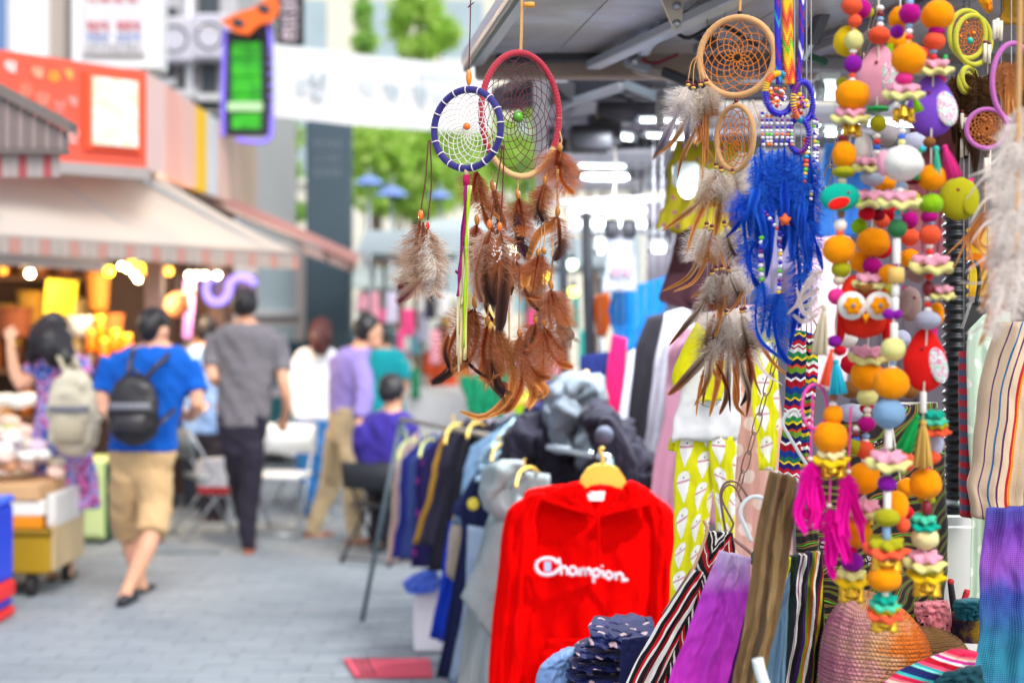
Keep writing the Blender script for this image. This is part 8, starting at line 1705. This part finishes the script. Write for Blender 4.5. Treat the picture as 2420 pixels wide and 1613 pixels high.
ht('patterned_bag', 'large black brown and green leaf print cloth bag behind the garlands', [(1975, 960), (1930, 1080), (1902, 1220), (1900, 1360), (1925, 1440), (1955, 1470)], [(2215, 950), (2236, 1080), (2244, 1220), (2242, 1340), (2230, 1430), (2210, 1470)], 3.3, LEAF, 'bag', nu=36, nv=40, folds=2, amp=.02, thick=.1)
ht('patterned_strap', 'leaf print bag strap folded down beside the striped textile', [(1880, 1230), (1885, 1330), (1900, 1430)], [(1935, 1230), (1938, 1340), (1930, 1460)], 3.2, LEAF, 'bag', folds=2, thick=.04)
# ---- crochet hats
def hat(label, cx, cy, wpx, hpx, D, mat, rows=22, st=70, brim=0, tilt=0, seed=0):
    t = thing('crochet_hat', label, 'hat', P(cx, cy+hpx, D)); a, h = S(wpx/2, D), S(hpx, D); c = P(cx, cy+hpx, D+a*.3); mb = MB(); rs = []; n = 150; K = 66
    q3 = Matrix.Rotation(R(tilt), 3, 'Y')
    for k in range(K):
        v = k/(K-1); th = v*PI/2; prof = (1-v**3.4)**.55 if v < 1 else 0; z = h*v; row = v*rows; hole = 1 if int(row) % 5 == 3 else 0
        rg = []
        for j in range(n):
            u = 2*PI*j/n; bm = 1 + .014*math.sin(2*PI*row + 1.2*nz(math.cos(u)*2, math.sin(u)*2, seed)) + .02*math.sin(st*u + (PI if int(row) % 2 else 0)) - .02*hole*max(0, math.sin(st*.5*u)) + .06*nz(math.cos(u)*1.4+seed, math.sin(u)*1.4, v*2.2)
            rg.append(c + q3 @ Vector((a*max(prof, .02)*bm*math.cos(u), a*.8*max(prof, .02)*bm*math.sin(u), z*(1+.06*nz(math.cos(u)*1.5, math.sin(u)*1.5+v, seed)))) + Vector((-.03*a/.12*v*v, 0, 0)))
        rs.append(rg)
    mb.rings(rs, True, True, [[(j/n, k/K) for j in range(n)] for k in range(K)]); mb.build('crown', mat, t)
    if brim:
        mb = MB(); rs = []
        for k in range(8):
            f = k/7; rs.append([c + q3 @ Vector((a*(1+brim*f)*(1+.02*math.sin(6*PI*f))*math.cos(u), a*.8*(1+brim*f)*math.sin(u), -h*.25*f + .012*math.sin(5*u)*f)) for u in (2*PI*j/n for j in range(n))])
        mb.rings(rs, True, False); o = mb.build('brim', mat, t); md = o.modifiers.new('thick', 'SOLIDIFY'); md.thickness = .006
def yarn(name, stops, ax=0):
    t = NT(name); x = t.node('ShaderNodeSeparateXYZ'); t.l.new(t.obj(), x.inputs[0]); f = t.math('MULTIPLY_ADD', x.outputs[0], 3.2, .5); f = t.math('ADD', f, t.math('MULTIPLY', t.math('SUBTRACT', t.noise(40, 4), .5), .5)); f = t.math('ADD', f, t.math('MULTIPLY', t.math('SINE', t.math('MULTIPLY', x.outputs[2], 70.0)), .07))
    c = t.ramp(f, [(p, hx(h)) for p, h in stops]); c = t.mix(.6, c, t.ramp(t.noise(400, 2), [(.2, (.45, .45, .45, 1)), (.7, (1, 1, 1, 1))]), 'MULTIPLY'); u, v, uv = t.uv(); st = t.math('MULTIPLY', t.math('ABSOLUTE', t.math('SINE', t.math('MULTIPLY', v, PI*26))), t.math('MULTIPLY_ADD', t.math('ABSOLUTE', t.math('SINE', t.math('ADD', t.math('MULTIPLY', u, PI*84), t.math('MULTIPLY', t.math('FLOOR', t.math('MULTIPLY', v, 26.0)), 1.57)))), .6, .4)); c = t.mix(t.math('MULTIPLY', t.math('SUBTRACT', 1.0, t.math('POWER', st, .5)), .35), c, hx('#6a3428')); t.bump(st, .8, .006); return t.done(c, .95, 0, .05, 0, .05)
hat('pink to orange crocheted wool hat at the bottom under the garlands', 2072, 1395, 270, 250, 2.95, yarn('yarn_sunset', [(.05, '#d87c9c'), (.32, '#e0a09c'), (.5, '#dca878'), (.68, '#dc7428'), (.92, '#d4641c')]), 26, 84, tilt=3)
hat('tan straw coloured crocheted hat tucked behind the sunset one', 2215, 1480, 170, 120, 3.15, yarn('yarn_straw', [(.2, '#a87c4c'), (.8, '#b98a54')]), 14, 60, seed=3)
hat('brown knitted cap with multicolour wool patch beside the pliers', 2290, 1440, 110, 70, 3.2, yarn('yarn_mix', [(.2, '#b07a4a'), (.45, '#3a2a5c'), (.6, '#c9a01c'), (.8, '#b98a54')]), 10, 46, seed=5)
ht('pink_cloth', 'salmon pink folded cloth with black specks beside the hats', [(2160, 1425), (2165, 1460), (2180, 1510)], [(2240, 1418), (2250, 1460), (2238, 1520)], 3.2, blotch('pink_speck', ['#e88a90', '#e88a90', '#e88a90', '#2a1a20'], 60), 'cloth', folds=4, amp=.015, wr=.012, thick=.04)
ht('teal_scrunchie', 'dark teal knitted cloth lump beside the pliers', [(2256, 1420), (2252, 1440), (2262, 1462)], [(2330, 1415), (2336, 1440), (2325, 1460)], 3.15, cloth('teal_knit', '#1a5a66', .25), 'cloth', folds=5, amp=.012, thick=.05)
SER = [(0, '#d81c4a'), (.1, '#e8707c'), (.16, '#f0c8b8'), (.22, '#c82a8c'), (.3, '#d8e0dc'), (.36, '#b80c24'), (.5, '#e04a6a'), (.6, '#1a9aa0'), (.66, '#7ad0c0'), (.72, '#14245a'), (.86, '#1a2a6a'), (.92, '#3ab0b0')]
ht('serape', 'bright striped pink blue and teal woven serape at the bottom edge', [(2250, 1535), (2180, 1560), (2095, 1600), (2050, 1680)], [(2310, 1540), (2300, 1590), (2290, 1640), (2280, 1700)], 2.85, stripes('serape_m', SER, .09, 1, .004), 'textile', nu=26, nv=30, folds=1, amp=.012, thick=.05)
# pliers
t = thing('pliers', 'pair of pliers with black and red handles standing by the hats', 'pliers', P(2262, 1470, 3.25))
for pts, m in (([(2262, 1475), (2252, 1420), (2246, 1372)], '#1c1c20'), ([(2268, 1475), (2276, 1430), (2286, 1392)], '#c8202a')):
    mb = MB(); q = spline(pl(pts, 3.25), 10); mb.tube(q, [S(9 - 2*i/9, 3.25) for i in range(10)], 10); mb.build('handle', plain('grip_'+m, m, .4), t)
mb = MB(); mb.ball(P(2247, 1374, 3.25), S(8, 3.25), 10, 8); mb.build('red_tip', plain('grip_#c8202a', '#c8202a', .4), t)
mb = MB(); mb.tube(pl([(2265, 1478), (2266, 1510)], 3.25), [S(9, 3.25), S(4, 3.25)], 8); mb.build('jaws', M_STEEL, t)
# ---- corrugated pipe, cabinet
t = thing('corrugated_pipe', 'black corrugated plastic pipe standing upright behind the beads', 'pipe', P(2258, 1200, 3.6))
a, b = P(2258, 430, 3.6), P(2258, 1175, 3.6); n = 34; prof = []
for k in range(n*6+1):
    f = k/(n*6); prof.append((S(28, 3.6)*(1+.16*math.sin(2*PI*n*f)), (b.z-a.z)*(1-f)))
mb = MB(); mb.lathe(prof[::-1], Vector((a.x, 3.6, a.z)), 20); mb.build('tube', plain('black_plastic', '#1b1b20', .35, .1), t)
mb = MB(); mb.lathe([(S(24, 3.6), 0), (S(24, 3.6), S(22, 3.6))], P(2256, 1198, 3.6), 16); mb.build('coupling', M_STEEL, t); mb = MB(); mb.box((-.045, -.04, -.012), (.045, .04, 0), Matrix.Translation(P(2262, 1200, 3.6))); mb.build('foot_plate', M_DARK, t, False)
t = thing('white_cabinet', 'plain off white cabinet behind the hats under the pipe', 'cabinet', G(2300, 3.75)); p, q = P(2180, 1212, 3.66), P(2460, 1600, 3.66)
mb = MB(); mb.box((p.x, 3.66, 0), (q.x, 4.1, p.z), ch=.01); mb.build('body', plain('cabinet_white', '#d3d2d0', .5, .04), t, False)
for z in (.35, .75): mb = MB(); mb.box((p.x+.02, 3.645, z), (q.x-.02, 3.659, z+.36), ch=.004); mb.build('drawer', plain('cabinet_white2', '#dad9d6', .5, .04), t, False)
# ---- garments on the far side
ht('mint_blouse', 'pale mint blouse with white buttons beside the striped bag', [(2310, 745), (2290, 790), (2285, 1000), (2295, 1250), (2288, 1480)], [(2390, 735), (2400, 900), (2400, 1200), (2400, 1480)], 3.45, dots('mint_dots', '#bcd2bc', '#dfe9dc', .055, .2), 'blouse', folds=3, amp=.02, cord_z=2.45)
ht('striped_jumper', 'red and slate striped jumper sleeve beside the pipe', [(2268, 830), (2268, 1000), (2272, 1220)], [(2300, 830), (2300, 1000), (2298, 1220)], 3.5, stripes('jumper', [(0, '#c02a3c'), (.5, '#565a78')], .03, 1, .004), 'jumper', nu=12, folds=2, amp=.01, thick=.06, cord_z=2.45)
hg = thing('clothes_hanger', 'black plastic hanger with tall hook beside the pipe', 'hanger', P(2310, 760, 3.3)); MBK = plain('black_plastic', '#1b1b20', .35, .1)
wire('hook', pl([(2281, 660), (2285, 630), (2300, 618), (2312, 632), (2314, 670), (2306, 720)], 3.3), S(5, 3.3), MBK, hg, 24, 8); mb = MB(); mb.prism([P(x, y, 3.3) for x, y in ((2298, 715), (2316, 712), (2332, 735), (2290, 778), (2278, 776))], Vector((0, .025, 0))); mb.build('shoulder', MBK, hg, False)
ht('yellow_bag', 'glowing yellow orange cloth bag behind the black hanger', [(2275, 540), (2268, 620), (2275, 700)], [(2400, 530), (2400, 620), (2390, 700)], 3.8, stripes('saffron', [(0, '#f0b41c'), (.45, '#e87a10'), (.7, '#f2cc30')], .16, 1, .03), 'bag', folds=2, amp=.02, thick=.05, cord_z=2.45)
ht('saffron_cloth', 'saffron cloth corner above the mauve hoop', [(2300, -60), (2310, 0), (2338, 28)], [(2345, -60), (2345, 0), (2342, 30)], 3.1, cloth('saffron_c', '#e8960c', .1), 'cloth', folds=1)
ht('ochre_cloth', 'ochre cloth hanging at the top edge above the white feathers', [(2370, -60), (2368, 10), (2362, 55)], [(2440, -60), (2440, 20), (2440, 60)], 3.4, cloth('ochre_c', '#a87a1c', .1), 'cloth', folds=1)
ht('striped_bag', 'cream canvas bag with thin rainbow stripes hanging at the edge', [(2360, 760), (2325, 880), (2300, 1020), (2288, 1130), (2300, 1220)], [(2460, 760), (2470, 900), (2480, 1050), (2480, 1180), (2440, 1240)], 3.15, stripes('mexican', [(0, '#d9bfa0'), (.1, '#5a2a6a'), (.115, '#d9bfa0'), (.2, '#2a6a9c'), (.225, '#d9bfa0'), (.3, '#5a2a5a'), (.325, '#d9bfa0'), (.42, '#b8202a'), (.46, '#e8901c'), (.49, '#d9bfa0'), (.56, '#e0b430'), (.57, '#d9bfa0'), (.66, '#4a1a3a'), (.675, '#d9bfa0'), (.72, '#1f5a40'), (.77, '#d9bfa0'), (.86, '#d8901c'), (.88, '#d9bfa0'), (.94, '#8a1f2c'), (.97, '#d9bfa0')], .15, 0, .003), 'bag', nu=34, nv=34, folds=2, amp=.016, thick=.12, cord_z=2.45)
def tiedye():
    t = NT('tie_dye'); u, v, uv = t.uv(); f = t.math('ADD', t.math('MULTIPLY', v, 1.9), t.math('MULTIPLY', t.math('SUBTRACT', t.noise(7, 4), .5), .3)); c = t.ramp(f, [(0, hx('#3a3a9c')), (.08, hx('#6a2aa4')), (.24, hx('#9448bc')), (.34, hx('#1c3e9c')), (.46, hx('#086a96')), (.62, hx('#0c88a0')), (.8, hx('#084a86'))])
    wv = t.math('ADD', t.math('SINE', t.math('MULTIPLY', u, 1500.0)), t.math('SINE', t.math('MULTIPLY', v, 1500.0))); c = t.mix(t.math('MULTIPLY_ADD', wv, .03, .06), c, hx('#d0d0f0')); t.bump(wv, .4, .002); return t.done(c, .85, 0, 0, .1, .1)
ht('tie_dye_scarf', 'purple to turquoise tie dyed scarf hanging at the bottom corner', [(2332, 1200), (2318, 1350), (2308, 1500), (2300, 1690)], [(2470, 1195), (2475, 1350), (2480, 1500), (2480, 1690)], 2.95, tiedye(), 'scarf', nu=36, nv=44, folds=2, amp=.014, wr=.012, thick=.02, grow=.4)
ht('petrol_cloth', 'dark petrol blue cloth heap at the bottom between serape and scarf', [(2230, 1590), (2200, 1625), (2180, 1690)], [(2320, 1570), (2330, 1620), (2330, 1690)], 2.8, cloth('petrol', '#14424c', .2), 'cloth', folds=3, wr=.012)
# ---- folded pile of navy dotted clothes and denim
PD = dots('navy_dots', '#1a2258', '#d8b8bc', .055, .17)
for k, (x0, x1, y, h) in enumerate(((1392, 1545, 1462, 60), (1362, 1540, 1512, 34), (1350, 1536, 1542, 34), (1342, 1540, 1572, 36), (1338, 1540, 1602, 40))):
    drape('folded_trousers', [(x0+8, y, 3.7), (x0-2, y+h*.5, 3.55), (x0+6, y+h, 3.5)], [(x1-4, y-4, 3.7), (x1+6, y+h*.5, 3.55), (x1, y+h, 3.5)], 3.6, PD, nu=44, nv=22, folds=5, amp=.012, wr=.05, thick=.09, seed=k, label=('topmost navy dotted trousers of the folded pile', 'second navy dotted trousers in the pile', 'third navy dotted trousers in the pile', 'fourth navy dotted trousers in the pile', 'lowest visible navy dotted trousers in the pile')[k], cat='trousers', group='folded navy dotted trousers')
ht('navy_pouch', 'plain navy pocket panel hanging over the dotted pile', [(1470, 1510), (1465, 1560), (1455, 1680)], [(1530, 1500), (1525, 1560), (1515, 1680)], 3.42, cloth('navy_plain', '#161c48', .15), 'cloth', folds=1)
ht('folded_jeans', 'pale blue denim folded beside the dotted pile', [(1300, 1555), (1268, 1590), (1250, 1680)], [(1365, 1530), (1362, 1580), (1350, 1680)], 3.65, cloth('denim_light', '#7c9ccc', .2), 'jeans', folds=3, amp=.015, wr=.015, thick=.1)
# table under the wares (only its cloth edge shows between things)
t = thing('trestle_table', 'low trestle table under the folded clothes and hats', 'table', G(1950, 3.6))
mb = MB(); mb.box((.12, 3.05, .62), (1.5, 3.64, .66), ch=.01); mb.build('top', plain('table_wood', '#6b5540', .7, .2), t, False)
for x in (.18, 1.44):
    for y in (3.1, 3.58): mb = MB(); mb.box((x-.025, y-.025, 0), (x+.025, y+.025, .619)); mb.build('leg', M_DARK, t, False)
